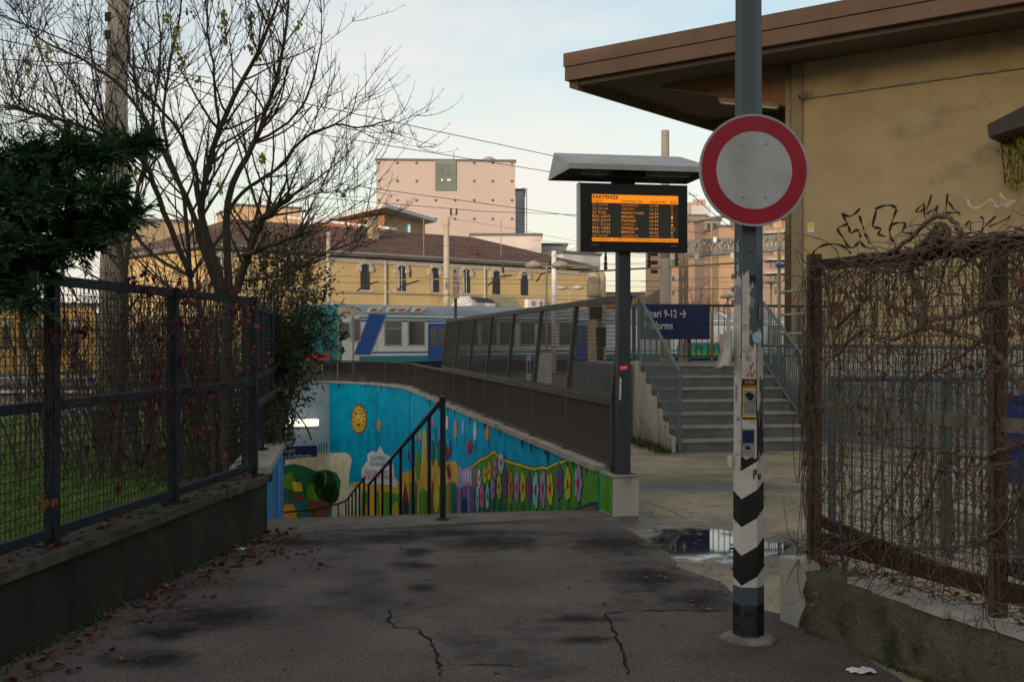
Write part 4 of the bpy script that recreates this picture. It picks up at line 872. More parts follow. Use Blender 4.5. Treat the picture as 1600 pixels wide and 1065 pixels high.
mb = MB(); mb.prism([WP(LX+.03,ZS-.13,OV-.12), WP(LX+.24,ZS-.19,OV-.12), WP(LX+.24,ZS-.19,-9), WP(LX+.03,ZS-.13,-9)], (0,0,.19)); part('edge_beam', mb, M('edge_beam', (.16,.125,.085), .85, bump=.2), rf)
mb = MB(); mb.prism([WP(LX+.25,ZS-.10,OV-.15), WP(14,ZS-.10,OV-.15), WP(14,ZS-.10,OV-.40), WP(LX+.25,ZS-.10,OV-.40)], (0,0,.103)); part('edge_beam', mb, soff, rf)
# tapering cantilever beam in the plane of the wall, warm painted
ob = M('warm_beam', (.27,.135,.062), .8, (.33,.17,.085), scale=1.5, bump=.15)
mb = MB(); q = [WP(-.16,ZS-.001,.0), WP(-.16,ZS-.78,.0), WP(-2.95,ZS-.03,.0), WP(-2.95,ZS-.001,.0)]; mb.prism(q, wn*-.25); part('cantilever_beam', mb, ob, stb)
mb = MB(); q = [WP(-.16,ZS-.001,-4.), WP(-.16,ZS-1.0,-4.), WP(-3.9,ZS-.20,-4.), WP(-3.9,ZS-.001,-4.)]; mb.prism(q, wn*-.25); part('cantilever_beam', mb, soff, stb)
o_b = MB(); o_b.poly([WP(.25,ZS-.001,.006), WP(12,ZS-.001,.006), WP(12,ZS-.45,.006), WP(.25,ZS-.36,.006)])
mb = MB()
for x in range(9): 
    for z in (.13,.42): mb.lathe(WP(LX+.6+x*1.7,ZS+z,OV+.024), [(.012,0),(.012,.004)], 8, wn)
part('fascia_screw', mb, black, rf)
tl = thing('canopy_tube_light', 'unlit fluorescent tube light under the station roof overhang', 'light', WP(-1.5,ZS-.5,.15))
a = P(1124,156,22.6); b = P(1218,165,22.0); dv = (b-a).normalized()
mb = MB(); mb.bar(a, b, .12, .07); part('housing', mb, M('lamp_housing', (.22,.17,.11), .6, bump=0), tl); mb = MB(); mb.bar(a-ZZ*.05+dv*.04, b-ZZ*.05-dv*.04, .09, .05); part('tube', mb, M('tube_cream', (.42,.36,.26), .4, bump=0), tl)
mb = MB(); mb.tube([a+dv*.2+ZZ*.03, a+dv*.2+ZZ*.45], .008, 5); mb.tube([b-dv*.2+ZZ*.03, b-dv*.2+ZZ*.5], .008, 5); part('hanger', mb, soff, tl)
# conduit, camera, notice, graffiti
cd = MB(); c0_, c1_ = wpx(1270,152,.03), wpx(1640,100,.03); cd.tube([c0_, c0_.lerp(c1_,.5), c1_], .022, 8); con = part('conduit', cd, M('conduit', (.36,.33,.26), .5, bump=0), wall_s)
for k in range(7): p = c0_.lerp(c1_, (k+.5)/7); mb = MB(); mb.box(p-wn*.01, (.03,.05,.06), wr); part('clip', mb, pipe, con)
cmr = thing('security_camera', 'small pale security camera at the end of the wall conduit', 'camera', wpx(1265,150,.1)); c_ = wpx(1265,150)
mb = MB(); mb.box(c_+wn*.03, (.11,.06,.12), wr); part('bracket', mb, conc, cmr); mb = MB(); mb.bar(c_+wn*.10+ZZ*.02-wr*.02, c_+wn*.22-ZZ*.04-wr*.10, .08, .08); bd_ = part('body', mb, M('camera_body', (.22,.21,.18), .5, bump=0), cmr); mb = MB(); mb.lathe(c_+wn*.22-ZZ*.04-wr*.10, [(.03,0),(.03,.012),(.02,.014)], 10, (wn*.5-wr*.4-ZZ*.3)); part('lens', mb, black, bd_)
nt_ = thing('wall_notice', 'small white notice with a yellow square on the tan wall', 'sign', wpx(1267,355)); q = [wpx(x,y,.006) for x, y in ((1262,348),(1272.5,348),(1272.5,363),(1262,363))]
mb = MB(); mb.prism(q, wn*.004); part('panel', mb, white, nt_); mb = MB(); mb.poly([wpx(x,y,.013) for x, y in ((1263.5,350),(1270.5,350),(1270.5,356.5),(1263.5,356.5))]); part('yellow_square', mb, p_yel, nt_)
gz = lambda l: [(1250+x/4.571, 280+y/4.571) for x, y in l]
def graffiti(lines, mat, w=.020, name='graffiti_stroke'):
    for L_ in lines:
        L_ = gz(L_); pts = []
        for i in range(len(L_)-1):        # smooth the hand-drawn stroke
            p0, p1, p2, p3 = L_[max(i-1,0)], L_[i], L_[i+1], L_[min(i+2,len(L_)-1)]
            for k in range(5):
                t = k/5; f = lambda a,b,c,d: .5*(2*b+(c-a)*t+(2*a-5*b+4*c-d)*t*t+(3*b-a-3*c+d)*t**3)
                pts.append((f(p0[0],p1[0],p2[0],p3[0]), f(p0[1],p1[1],p2[1],p3[1])))
        pts.append(L_[-1]); mb = MB(); P3 = [wpx(x, y, .004) for x, y in pts]; n = len(P3); lo = []; hi = []
        for i, p in enumerate(P3):
            t = (P3[min(i+1,n-1)]-P3[max(i-1,0)]).normalized(); s_ = wn.cross(t); k = w*(.75+.35*sin(i*.7)); lo.append(p-s_*k); hi.append(p+s_*k)
        mb.add(lo+hi, [(i,i+1,n+i+1,n+i) for i in range(n-1)]); part(name, mb, mat, wall_s)
graffiti([[(85,560),(105,510),(160,475),(240,462),(310,480),(345,510),(365,530)],[(300,245),(330,300),(350,350),(365,385),(400,365),(425,380),(430,415)],[(300,245),(350,265),(400,240),(430,205)],[(345,320),(300,335),(270,360),(310,420),(340,475),(375,490),(410,460),(430,445),(460,480),(520,495)],[(425,260),(440,310),(458,360)],[(465,385),(478,420),(495,460)],[(690,215),(670,270),(650,330),(640,380),(655,430),(680,440)],[(535,215),(600,190),(660,190),(690,210)],[(545,225),(520,330),(540,345),(580,355),(560,390),(610,410)],[(655,325),(700,312),(752,318),(735,380),(800,390),(780,450)]], blackspray, .024)
graffiti([[(885,170),(890,260),(900,280)],[(940,110),(910,200),(880,220),(850,235),(830,225),(880,180)],[(900,250),(950,220),(985,190),(960,230),(935,300)],[(985,185),(975,240),(1000,280),(1030,235)],[(1055,100),(1045,190),(1038,275)],[(1060,160),(1100,215),(1145,255)],[(1040,240),(1090,240),(1140,235)],[(1180,330),(1215,300),(1218,365)],[(1285,270),(1310,285),(1300,375)],[(1400,262),(1330,330),(1290,380),(1230,440)],[(1500,260),(1480,280),(1350,340)],[(1170,395),(1230,380),(1290,372)]], blackspray, .017)
graffiti([[(1195,140),(1215,185),(1255,205),(1310,180),(1360,145),(1390,165),(1405,195),(1450,180),(1540,155)],[(1430,100),(1460,140),(1530,155)],[(1465,200),(1500,175)]], whitespray, .022)
# little canopy with creeper at the frame's edge
aw = thing('small_canopy', 'dark brown sheet canopy on the tan wall at the photo edge', 'canopy', wpx(1590,210)); mb = MB(); q = [wpx(1566,207), wpx(1640,170), wpx(1640,203), wpx(1568,226)]; mb.prism(q, wn*.9); part('cover', mb, M('canopy_brown', (.050,.040,.036), .6, bump=.05), aw)
# teal railing on the plaza behind the overgrown fence
blu = M('teal_rail', (.055,.095,.105), .5, (.085,.13,.14), scale=5, bump=.05)
pth = [P(1300,880,8.5), P(1480,882,8.6), P(1640,860,9.0)]
for p in pth: p.z = .0
railing('ramp_railing', 'blue-green picket railing on the plaza behind the rusty fence', pth, .06, 1.34, .078, blu)
pth = [P(1180,650,19.6), P(1420,650,15.6), P(1640,650,12.5)]
for p in pth: p.z = .62
railing('ramp_railing', 'blue-green railing along the grey ramp below the tan wall', pth, .06, .92, .12, blu)
# pale gate frame at the head of the steps
gt_ = thing('gate_frame', 'pale tubular gate frame beside the downpipe at the top of the steps', 'gate', P(1220,560,19.5)); gm = M('gate_tube', (.30,.285,.235), .6, bump=.1)
for l_ in ([(1218,560),(1218,457)], [(1218,457),(1260,452)], [(1218,492),(1260,490)], [(1218,522),(1262,520)], [(1258,560),(1258,452)]): mb = MB(); mb.tube([P(x,y,19.4) for x,y in l_], .024, 8); part('tube', mb, gm, gt_)
bn = thing('litter_bin', 'blue bin partly hidden behind the overgrown fence', 'bin', P(1585,760,7.4)); mb = MB(); bq = P(1592,640,7.6); mb.box(Vector((bq.x+.1,bq.y,.95)), (.36,.3,.55)); part('body', mb, M('bin_blue', (.01,.035,.19), .5, bump=0), bn); mb = MB(); mb.box(Vector((bq.x+.1,bq.y,1.245)), (.40,.34,.04)); part('lid', mb, M('bin_lid', (.01,.03,.14), .5, bump=0), bn); mb = MB(); mb.tube([(bq.x+.1,bq.y+.19,0),(bq.x+.1,bq.y+.19,1.2)], .03, 8); part('post', mb, blu, bn)

# ================================================================== TRAIN
T0 = Vector(((477-800)/F*52.8, 52.8, 0)); td = Vector((.814,.581,0)).normalized(); tn = Vector((td.y,-td.x,0))     # tn faces the viewer
def TP(s, z, o=0.): return T0 + td*s + ZZ*z + tn*o
def tpx(px, py, o=0.):
    a = (px-800)/F; q = T0+tn*o; t = (a*q.y-q.x)/(td.x-a*td.y); return P(px, py, q.y+td.y*t)
def ts(px): return (tpx(px,530)-T0).dot(td)
tw = M('train_white', (.60,.62,.60), .45, (.68,.70,.68), scale=.8, bump=0, streak=.4); stain(tw, (.45,.46,.43), 1.5, .58, .78, seed=2, stretch=(1,1,.2))
tb = M('train_blue', (.012,.075,.30), .4, bump=0, var=.1); tt = M('train_teal', (.015,.19,.20), .4, bump=0, var=.15); tg = M('train_roof', (.19,.24,.26), .55, (.26,.31,.33), scale=.9, bump=.05)
tglass = GL('train_glass', (.018,.032,.022), .12); tdk = M('train_under', (.022,.024,.025), .8, bump=.2); tfr = M('train_frame', (.30,.31,.31), .5, bump=0)
ZB, ZE, ZR = .60, 2.86, 3.42
def car(s0, L, label, cab=False, first=0):
    t = thing('train_carriage', label, 'train', TP(s0+L/2, 0, -1.4), 'carriages of the standing train')
    prof = [(0,ZB),(0,2.2),(-.02,ZE),(-.18,3.1),(-.5,3.29),(-1.0,3.40),(-1.4,ZR)]; prof = prof + [(-2.8-o, z) for o, z in prof[-2::-1]]
    def hull(lo, hi, sa, sb, mat, nm, out=0.):
        mb = MB(); pr = prof[lo:hi+1]; a = [TP(sa, z, o+ (out if o > -1.4 else -out)) for o, z in pr]; b = [TP(sb, z, o+(out if o > -1.4 else -out)) for o, z in pr]; n = len(pr)
        mb.add(a+b, [(i,i+1,n+i+1,n+i) for i in range(n-1)]); return part(nm, mb, mat, t, smooth=(nm == 'roof'))
    ca = s0 + (1.9 if cab else .15)
    mb = MB(); n = len(prof); a = [TP(ca,z,o) for o,z in prof]; b = [TP(s0+L-.15,z,o) for o,z in prof]; mb.add(a+b, [(i,i+1,n+i+1,n+i) for i in list(range(0,2))+list(range(n-3,n-1))]+[tuple(range(n-1,-1,-1)), tuple(range(n,2*n))]); body = part('body', mb, tw, t)
    hull(2, n-3, ca, s0+L-.15, tg, 'roof')
    mb = MB(); mb.prism([TP(ca+.3,-.05,-.12), TP(s0+L-.4,-.05,-.12), TP(s0+L-.4,-.05,-2.6), TP(ca+.3,-.05,-2.6)], (0,0,.63)); part('underframe', mb, tdk, t)
    for z0, z1, m_, nm in ((2.56,2.64,tb,'blue_stripe'),(2.70,2.78,tt,'teal_stripe'),(1.02,1.10,tb,'blue_stripe'),(ZB,.90,tt,'teal_stripe')):
        mb = MB(); o = .006; mb.poly([TP(ca+(.0 if not cab else .9),z0,o), TP(s0+L-.16,z0,o), TP(s0+L-.16,z1,o), TP(ca+(.0 if not cab else .9),z1,o)]); part(nm, mb, m_, body)
    def win(sc_, z, w, h, name='window', split=True):
        mb = MB(); mb.prism([TP(sc_-w/2,z-h/2,.002), TP(sc_+w/2,z-h/2,.002), TP(sc_+w/2,z+h/2,.002), TP(sc_-w/2,z+h/2,.002)], tn*.03); f_ = part(name, mb, tfr, t)
        mb = MB(); e = .06; mb.poly([TP(sc_-w/2+e,z-h/2+e,.035), TP(sc_+w/2-e,z-h/2+e,.035), TP(sc_+w/2-e,z+h/2-e,.035), TP(sc_-w/2+e,z+h/2-e,.035)]); part('pane', mb, tglass, f_)
        if split: mb = MB(); mb.bar(TP(sc_-w/2+.05,z+h*.16,.045), TP(sc_+w/2-.05,z+h*.16,.045), .015, .05); part('glazing_bar', mb, tfr, f_)
    def door(sc_, w=1.1):
        mb = MB(); mb.prism([TP(sc_-w/2,ZB+.04,.004), TP(sc_+w/2,ZB+.04,.004), TP(sc_+w/2,2.50,.004), TP(sc_-w/2,2.50,.004)], tn*.02); f_ = part('door', mb, tb, t)
        for e in (-1,1):
            c_ = sc_+e*w*.22; mb = MB(); mb.poly([TP(c_-.20,1.35,.028), TP(c_+.20,1.35,.028), TP(c_+.20,2.3,.028), TP(c_-.20,2.3,.028)]); part('door_window', mb, tglass, f_)
    return t, win, door, hull, body
t1, win, door, hull, body1 = car(0, 27.9, 'leading carriage with rounded teal cab and slanted blue band', True)
# cab: swept from the car's section to a smaller nose section
prof = [(0,ZB),(0,1.6),(-.02,2.5),(-.10,2.9),(-.35,3.2),(-.9,3.36),(-1.4,3.38)]; prof = prof + [(-2.8-o, z) for o, z in prof[-2::-1]]; n = len(prof)
mb = MB(); vs = []
for s_, sx__, ztop, zlo in ((1.9,1.0,1.0,0.),(1.2,.99,1.0,0.),(.6,.95,.985,-.02),(.15,.88,.95,-.1),(-.1,.78,.88,-.2)):
    for o, z in prof: vs.append(TP(s_ + (.45*(max(0,z-1.4)/2.) if s_ < .5 else 0), ZB+zlo+(z-ZB)*ztop, -1.4+(o+1.4)*sx__))
mb.add(vs, [(i*n+j, i*n+j+1, (i+1)*n+j+1, (i+1)*n+j) for i in range(4) for j in range(n-1)] + [tuple(4*n+j for j in range(n))]); cab = part('cab', mb, tt, t1, smooth=False)
mb = MB(); mb.poly([TP(.17,1.75,-.45), TP(.17,1.75,-2.35), TP(.32,2.62,-2.25), TP(.32,2.62,-.55)]); 
mb.v = [tuple(Vector(v) - td*.12) for v in mb.v]; part('windscreen', mb, tglass, cab)
red_or = M('train_red', (.55,.045,.03), .45, bump=0)
mb = MB(); mb.prism([TP(-.12,.25,-.35), TP(-.12,1.05,-.35), TP(-.12,1.05,-2.45), TP(-.12,.25,-2.45)], td*-.05); part('red_buffer_panel', mb, red_or, cab)
mb = MB(); mb.poly([TP(.05,ZB+.1,-.02), TP(1.2,ZB+.1,.008), TP(1.2,1.05,.008), TP(.10,1.05,-.06)]); part('red_side_panel', mb, red_or, cab)
for px_, w, h in ((539,.52,.75),(556,.50,1.10)): win(ts(px_), 2.14, w, h, 'cab_window', False)
q = [tpx(x,y,.01) for x, y in ((553,554),(578,554),(603,490.5),(577,490.5))]; mb = MB(); mb.poly(q); part('slanted_band', mb, tb, body1)
q = [tpx(x,y,.008) for x, y in ((578.5,554),(580.5,554),(605.5,490.5),(603.5,490.5))]; mb = MB(); mb.poly(q); part('grey_line', mb, tg, body1)
win(ts(614), 2.02, .98, 1.26); win(ts(650.5), 2.02, .98, 1.26, split=False); door(ts(683.5)); 
for px_ in (716,727): pass
s_ = ts(700); 
for k, px_ in enumerate((712,734,764,792,824,856,884)): win(ts(px_), 2.02, .98, 1.26, split=(k % 2 == 0))
door(ts(911))
# painted tag on the roof edge
mb = MB(); mb2 = MB()
for px_ in (571,600,615,640): mb.prism([tpx(x,y,-.16) + ZZ*.0 for x, y in ((px_,489),(px_+16,489),(px_+24,480),(px_+6,480))], tn*.12+ZZ*.02); mb2.prism([tpx(x,y,-.14) for x, y in ((px_+5,487),(px_+14,487),(px_+18,482.5),(px_+9,482.5))], tn*.13+ZZ*.025)
part('roof_tag', mb, white, t1); part('roof_tag', mb2, M('tag_orange', (.42,.17,.05), .7, bump=0), t1)
E_ = 27.9
t2, win, door, hull, body2 = car(E_, 26.0, 'second carriage with a green graffiti panel, seen behind the landing railing')
door(E_+1.6); door(E_+13.5)
for k in range(5): win(E_+3.9+k*1.9, 2.02, .98, 1.26, split=(k % 2 == 0))
for k in range(5): win(E_+15.6+k*1.9, 2.02, .98, 1.26, split=(k % 2 == 1))
# graffiti on the second carriage
gs0, gs1 = ts(1058), ts(1124)
mb = MB(); mb.poly([TP(gs0+.2,.66,.012), TP(gs1,.66,.012), TP(gs1+.3,1.5,.012), TP(gs0,1.62,.012)]); part('graffiti_panel', mb, p_pink, body2)
for k in range(7):
    a_ = gs0 + (gs1-gs0)*(k+.5)/7; mb = MB(); mb.poly([TP(a_+.32*cos(2*pi*j/14), 1.12+.42*sin(2*pi*j/14)+.03*sin(3*k+j), .018) for j in range(14)]); part('graffiti_letter', mb, p_dgreen if k % 2 else p_teal, body2)
    mb = MB(); mb.poly([TP(a_+.16*cos(2*pi*j/12), .92+.16*sin(2*pi*j/12), .024) for j in range(12)]); part('graffiti_letter', mb, p_green, body2)
# ================================================================== FAR BUILDINGS
def hline(o, d):                       # facade frame: origin on the ground, unit direction, normal to the viewer
    n = Vector((d.y,-d.x,0)); n = n if n.y < 0 else -n
    def at(s, z, out=0.): return o + d*s + ZZ*z + n*out
    def px(x, y, out=0.):
        a = (x-800)/F; q = o + n*out; t = (a*q.y-q.x)/(d.x-a*d.y); return P(x, y, q.y+d.y*t)
    return at, px, n
# yellow railway building with tiled hip roof
yo = Vector(((570-800)/F*75, 75, 0)); yd = Vector((.76,.65,0)).normalized(); YA, YX, yn = hline(yo, yd)
ys = lambda x: (YX(x,500)-yo).dot(yd)
yel = M('yellow_render', (.46,.345,.165), .9, (.53,.405,.20), scale=.35, bump=.1, bscale=20); stain(yel, (.36,.25,.10), .5, .55, .72, seed=3, stretch=(1,1,.3))
tiles = M('roof_tile', (.085,.040,.026), .9, (.150,.075,.050), scale=1.6, bump=.4, bscale=9, fine=.3, fscale=8); stain(tiles, (.050,.034,.026), .9, .52, .66, seed=4, stretch=(1,1,3))
ston = M('window_stone', (.42,.40,.37), .85, bump=.1); shut = M('dark_shutter', (.030,.034,.040), .6, bump=0, var=.3); gut = M('gutter', (.20,.21,.20), .6, bump=0)
yb = thing('yellow_railway_building', 'long yellow building with brown tiled hip roof and arched windows', 'building', yo)
SA, SB, ZEV = ys(318), ys(917), 7.12
mb = MB(); mb.prism([YA(SA,-.1), YA(SB,-.1), YA(SB,-.1,-13), YA(SA,-.1,-13)], (0,0,ZEV+.1)); part('wall', mb, yel, yb)
e = .65; ZRG = 9.75; rs0, rs1 = SA+5, (YX(738,370,-6.5)-yo).dot(yd)
q = [YA(SA-e,ZEV+.25,e), YA(SB+e,ZEV+.25,e), YA(SB+e,ZEV+.25,-13-e), YA(SA-e,ZEV+.25,-13-e), YA(rs0,ZRG,-6.5), YA(rs1,ZRG,-6.5)]
mb = MB(); mb.add(q, [(0,1,5,4),(1,2,5),(2,3,4,5),(3,0,4)]); yr = part('roof', mb, tiles, yb)
mb = MB(); mb.prism([YA(SA-e,ZEV,e), YA(SB+e,ZEV,e), YA(SB+e,ZEV,-13-e), YA(SA-e,ZEV,-13-e)], (0,0,.24)); part('eaves', mb, M('eaves', (.13,.135,.125), .8, bump=.1), yb)
mb = MB(); mb.bar(YA(SA-e,ZEV+.20,e+.06), YA(SB+e,ZEV+.20,e+.06), .14, .14); part('gutter', mb, gut, yr)
mb = MB(); mb.bar(YA(SA,ZEV-.25,.06), YA(SB+.05,ZEV-.25,.06), .10, .28); part('cornice', mb, ston, yb)
mb = MB(); mb.bar(YA(SA,4.85,.05), YA(SB+.04,4.85,.05), .10, .16); part('string_course', mb, M('string_course', (.40,.33,.20), .85, bump=.1), yb)
WX = [337, 450, 570, 627, 679, 728, 775, 819]
for x in WX:
    s = ys(x); w, z0, z1 = .72, 4.98, 6.48
    mb = MB(); arc = [YA(s+w*.5*cos(pi*k/8), z1+.22*sin(pi*k/8), .02) for k in range(9)]
    ring = [(s+(w*.5+.19)*cos(pi*k/8), z1+(.22+.22)*sin(pi*k/8)) for k in range(9)]; out_ = [YA(a_,b_,.02) for a_,b_ in ring]
    inn = arc; mb.add(out_ + inn + [p+yn*.10 for p in out_] + [p+yn*.10 for p in inn], [(18+k,18+k+1,27+k+1,27+k) for k in range(8)] + [(k+1,k,18+k,18+k+1) for k in range(8)])
    wn_ = part('window', mb, ston, yb)
    for sg_ in (-1,1): mb = MB(); mb.box(YA(s+sg_*(w*.5+.11),z1-.12,.07), (.30,.10,.34), yd); part('stone_block', mb, ston, wn_)
    for k in range(3): mb = MB(); mb.box(YA(s+(k-1)*.24, z1+.36-.07*abs(k-1), .09), (.18,.10,.24), yd); part('stone_block', mb, ston, wn_)
    mb = MB(); mb.box(YA(s,z0-.06,.08), (w+.5,.16,.12), yd); part('sill', mb, ston, wn_)
    mb = MB(); mb.poly([YA(s-w/2,z0,.03), YA(s+w/2,z0,.03)] + arc); part('shutter', mb, shut, wn_)
    mb = MB(); mb.bar(YA(s,z0,.045), YA(s,z1+.2,.045), .03, .05, up=yn); part('glazing_bar', mb, ston if x in (627,728) else shut, wn_)
    if x in (627,728,679): mb = MB(); mb.box(YA(s-w*.36,(z0+z1)/2,.05), (.16,.03,z1-z0-.1), yd); part('open_leaf', mb, ston, wn_)
for x in (510,601,756): s = ys(x); mb = MB(); mb.tube([YA(s,2,.10), YA(s,ZEV-.02,.10)], .07, 8); part('downpipe', mb, ston, yb)
ch = YX(583,356,-3.6); mb = MB(); mb.box(Vector((ch.x,ch.y,ch.z-.4)), (.55,.6,2.0), yd); cm_ = part('chimney', mb, M('chimney', (.26,.21,.13), .9, bump=.2), yr); mb = MB(); mb.box(Vector((ch.x,ch.y,ch.z+.65)), (.68,.72,.10), yd); part('chimney_cap', mb, gut, cm_)
for x, y in ((745,393),(735,386)): q_ = YX(x,y,-1); mb = MB(); mb.box(q_, (.22,.2,.25), yd); part('roof_vent', mb, tiles, yr)
for x in (662,783): p_ = YX(x,400,.5); mb = MB(); mb.tube([p_, p_+ZZ*2.6], .03, 5); part('aerial', mb, gut, yr)
def block(name, label, x0, x1, ytop, ybot, d, dep, mat, tilt=0., cat='building', roofm=None):
    """box building, front from photo columns x0..x1 at depth d, top at row ytop"""
    a = P(x0, ytop, d); b = P(x1, ytop, d+tilt); zt = a.z; zb = -.1; t = (Vector((b.x,b.y,0))-Vector((a.x,a.y,0))).normalized(); o = Vector((a.x,a.y,0)); L = (Vector((b.x-a.x,b.y-a.y,0))).length
    A_, X_, n_ = hline(o, t); th_ = thing(name, label, cat, o)
    mb = MB(); mb.prism([A_(0,zb), A_(L,zb), A_(L,zb,-dep), A_(0,zb,-dep)], (0,0,zt-zb)); part('wall', mb, mat, th_)
    mb = MB(); mb.prism([A_(-.12,zt+.003,.12), A_(L+.12,zt+.003,.12), A_(L+.12,zt+.003,-dep-.12), A_(-.12,zt+.003,-dep-.12)], (0,0,.25)); part('roof_edge', mb, roofm or M('roof_edge', (.11,.10,.10), .8, bump=0), th_)
    return th_, A_, X_, n_, L, zt
pink = M('pink_cladding', (.39,.33,.305), .9, (.42,.355,.33), scale=.15, bump=.05, bscale=8); 
pb, PA, PX, pn_, PLn, pzt = block('pink_block', 'tall plain pink block with a big green corner window and dotted vents', 588, 805, 251, 380, 130, 15, pink, 1.0)
vent_m = M('vent_hole', (.09,.08,.08), .8, bump=0)
vm = MB().box((0,0,0), (.26,.10,.26)).mesh('vent'); vm.materials.append(vent_m)
for j, y in enumerate((253.5,283,313,342)):
    for i, x in enumerate((592,621,651,681,711,741,770,800)):
        if (j < 2 and i in (3,4)): continue
        p = PX(x, y + (0 if j else 1), .02); link('vent', vm, None, pb, Matrix.Translation(p))
gg = GL('green_glass', (.075,.105,.085), .15); q = [PX(x,y,.02) for x,y in ((680,298),(713,298),(713,250.5),(680,250.5))]
mb = MB(); mb.prism(q, pn_*.15); gw = part('big_window', mb, M('window_frame_grey', (.14,.16,.16), .6, bump=0), pb)
for x0, x1 in ((681,695.5),(697,712)):
    for y0, y1 in ((255.5,276),(277,297)): mb = MB(); mb.poly([PX(x,y,.19) for x,y in ((x0,y1),(x1,y1),(x1,y0),(x0,y0))]); part('pane', mb, gg, gw)
for x in (690.5,700,702.5): mb = MB(); mb.box(PX(x,281,.22), (.14,.02,.10)); part('lit_lamp', mb, EM('room_lamp', (1,.85,.5), 2.0), gw)
dm = MB(); c_ = PX(764,248,-4); dm.lathe(Vector((c_.x,c_.y,pzt+.2)), [(1.05,0),(1.0,.35),(.75,.75),(.35,.98),(.02,1.05)], 16); part('roof_dome', dm, conc, pb, smooth=True)
mb = MB(); p_ = PX(709,248,-2); mb.tube([Vector((p_.x,p_.y,pzt)), Vector((p_.x,p_.y,pzt+1.4))], .05, 5); part('aerial', mb, gut, pb)
cl_m = M('pale_block', (.46,.42,.40), .9, bump=.05, scale=.2); bl_m = M('blue_grey_block', (.42,.445,.47), .9, bump=.05, scale=.2)
# stair block and ladder at its side
sb_, A_, X_, n_, L_, z_ = block('stair_annex', 'blue-grey annex set back at the side of the pink block', 805.5, 820, 298, 380, 138, 6, bl_m, 0.)
ld = thing('ladder_mast', 'thin steel ladder mast beside the pink block', 'mast', P(821,372,134)); mb = MB()
for x in (817.5,823): mb.tube([P(x,372,134)-ZZ*10, P(x,293,134)], .06, 5)
part('upright', mb, gut, ld); mb = MB()
for k in range(15): mb.bar(P(817.5,296+k*5,134), P(823,296+k*5,134), .06, .06)
part('rung', mb, gut, ld)
block('low_pale_block', 'low pale block behind the tiled roof end', 735, 846, 368.5, 480, 112, 9, cl_m, .0)
block('low_grey_block', 'low grey block stepping down beyond the pale block', 846.5, 886, 383.5, 480, 118, 12, bl_m, .3)
gb_, A_, X_, n_, L_, z_ = block('blue_grey_hall', 'long blue-grey hall wall with one dark opening behind the lamps', 880, 938, 396, 480, 104, 14, bl_m, 3.)
mb = MB(); mb.poly([X_(x,y,.02) for x,y in ((878.5,446),(886.5,448),(886.5,432),(878.5,429))]); part('opening', mb, vent_m, gb_)
# modern flat roofed house
beige = M('beige_render', (.46,.34,.20), .9, bump=.05, scale=.3); terr = M('terracotta_render', (.34,.16,.095), .9, bump=.05, scale=.3)
fh = thing('flat_roof_house', 'beige house with a thin white overhanging flat roof above the tiles', 'building', P(610,380,108)); c0 = P(600,345,104); 
fa = P(476,0,112); fb = P(601,0,100); fc = P(664,0,108)
zt_ = HC-(338-HY)/F*103
mb = MB(); mb.prism([Vector((p.x,p.y,0)) for p in (fa, fb, fc, Vector((fa.x+4,fa.y+12,0)))], (0,0,zt_)); part('wall', mb, beige, fh)
mb = MB(); A2 = Vector((fa.x,fa.y,0)); B2 = Vector((fb.x,fb.y,0)); nn_ = Vector(((B2-A2).y,-(B2-A2).x,0)).normalized(); nn_ = nn_ if nn_.y < 0 else -nn_
mb.poly([A2+nn_*.03+ZZ*4, B2+nn_*.03+ZZ*4, B2+nn_*.03+ZZ*(zt_-.1), A2+nn_*.03+ZZ*(zt_-.1)]); part('terracotta_face', mb, terr, fh)
mb = MB(); mb.prism([P(462,342,113)*1, P(602,331,96), P(682,340,108), P(560,342,124)], (0,0,.30)); 
mb.v = [(x,y,zt_ + (.32 if i >= 4 else 0)) for i,(x,y,z) in enumerate(mb.v)]; part('roof_slab', mb, M('white_roof_edge', (.55,.56,.58), .7, bump=0), fh)
mb = MB(); c_ = P(636.5,357,104); mb.box(c_, (.55,.1,1.1)); part('window', mb, p_sky, fh)
# terrace hedge on the roof
hb = MB(); rr = random.Random(3)
for k in range(320): p = P(rr.uniform(560,600), 352, 101) + Vector((0,rr.uniform(-.4,.4),rr.uniform(-.6,.9)*rr.random())); a_ = rr.random()*6; hb.add([p, p+Vector((.16*cos(a_),.1,.16*sin(a_))), p+Vector((.16*cos(a_+1.3),-.1,.16*sin(a_+1.3)))], [(0,1,2)])
solo('terrace_hedge', hb, leaf_ol, 'small hedge on the terrace below the white roof slab', 'hedge')
mb = MB(); a = P(455,340,99); b = P(614,357,92); mb.bar(a, b, 1.0, .18); solo('terrace_parapet', mb, M('white_parapet', (.55,.57,.60), .7, bump=0), 'long white parapet slab above the tiled roof', 'parapet')
# pale house seen through the bare tree
hb_, A_, X_, n_, L_, z_ = block('ochre_house', 'ochre house seen through the bare tree', 372, 470, 322, 470, 118, 10, beige, 3.)
hb_, A_, X_, n_, L_, z_ = block('brown_house', 'brown house with pale roof edge behind the concrete pole', 205, 300, 345, 500, 92, 10, M('brown_render', (.34,.26,.17), .9, bump=.05, scale=.3), 2.)
for x in (222,247,272): 
    for y in (385,425): mb = MB(); mb.prism([X_(a_,b_,.02) for a_,b_ in ((x-5,y+9),(x+5,y+9),(x+5,y-9),(x-5,y-9))], n_*.06); f_ = part('window', mb, ston, hb_); mb = MB(); mb.poly([X_(a_,b_,.09) for a_,b_ in ((x-4,y+8),(x+4,y+8),(x+4,y-8),(x-4,y-8))]); part('pane', mb, shut, f_)
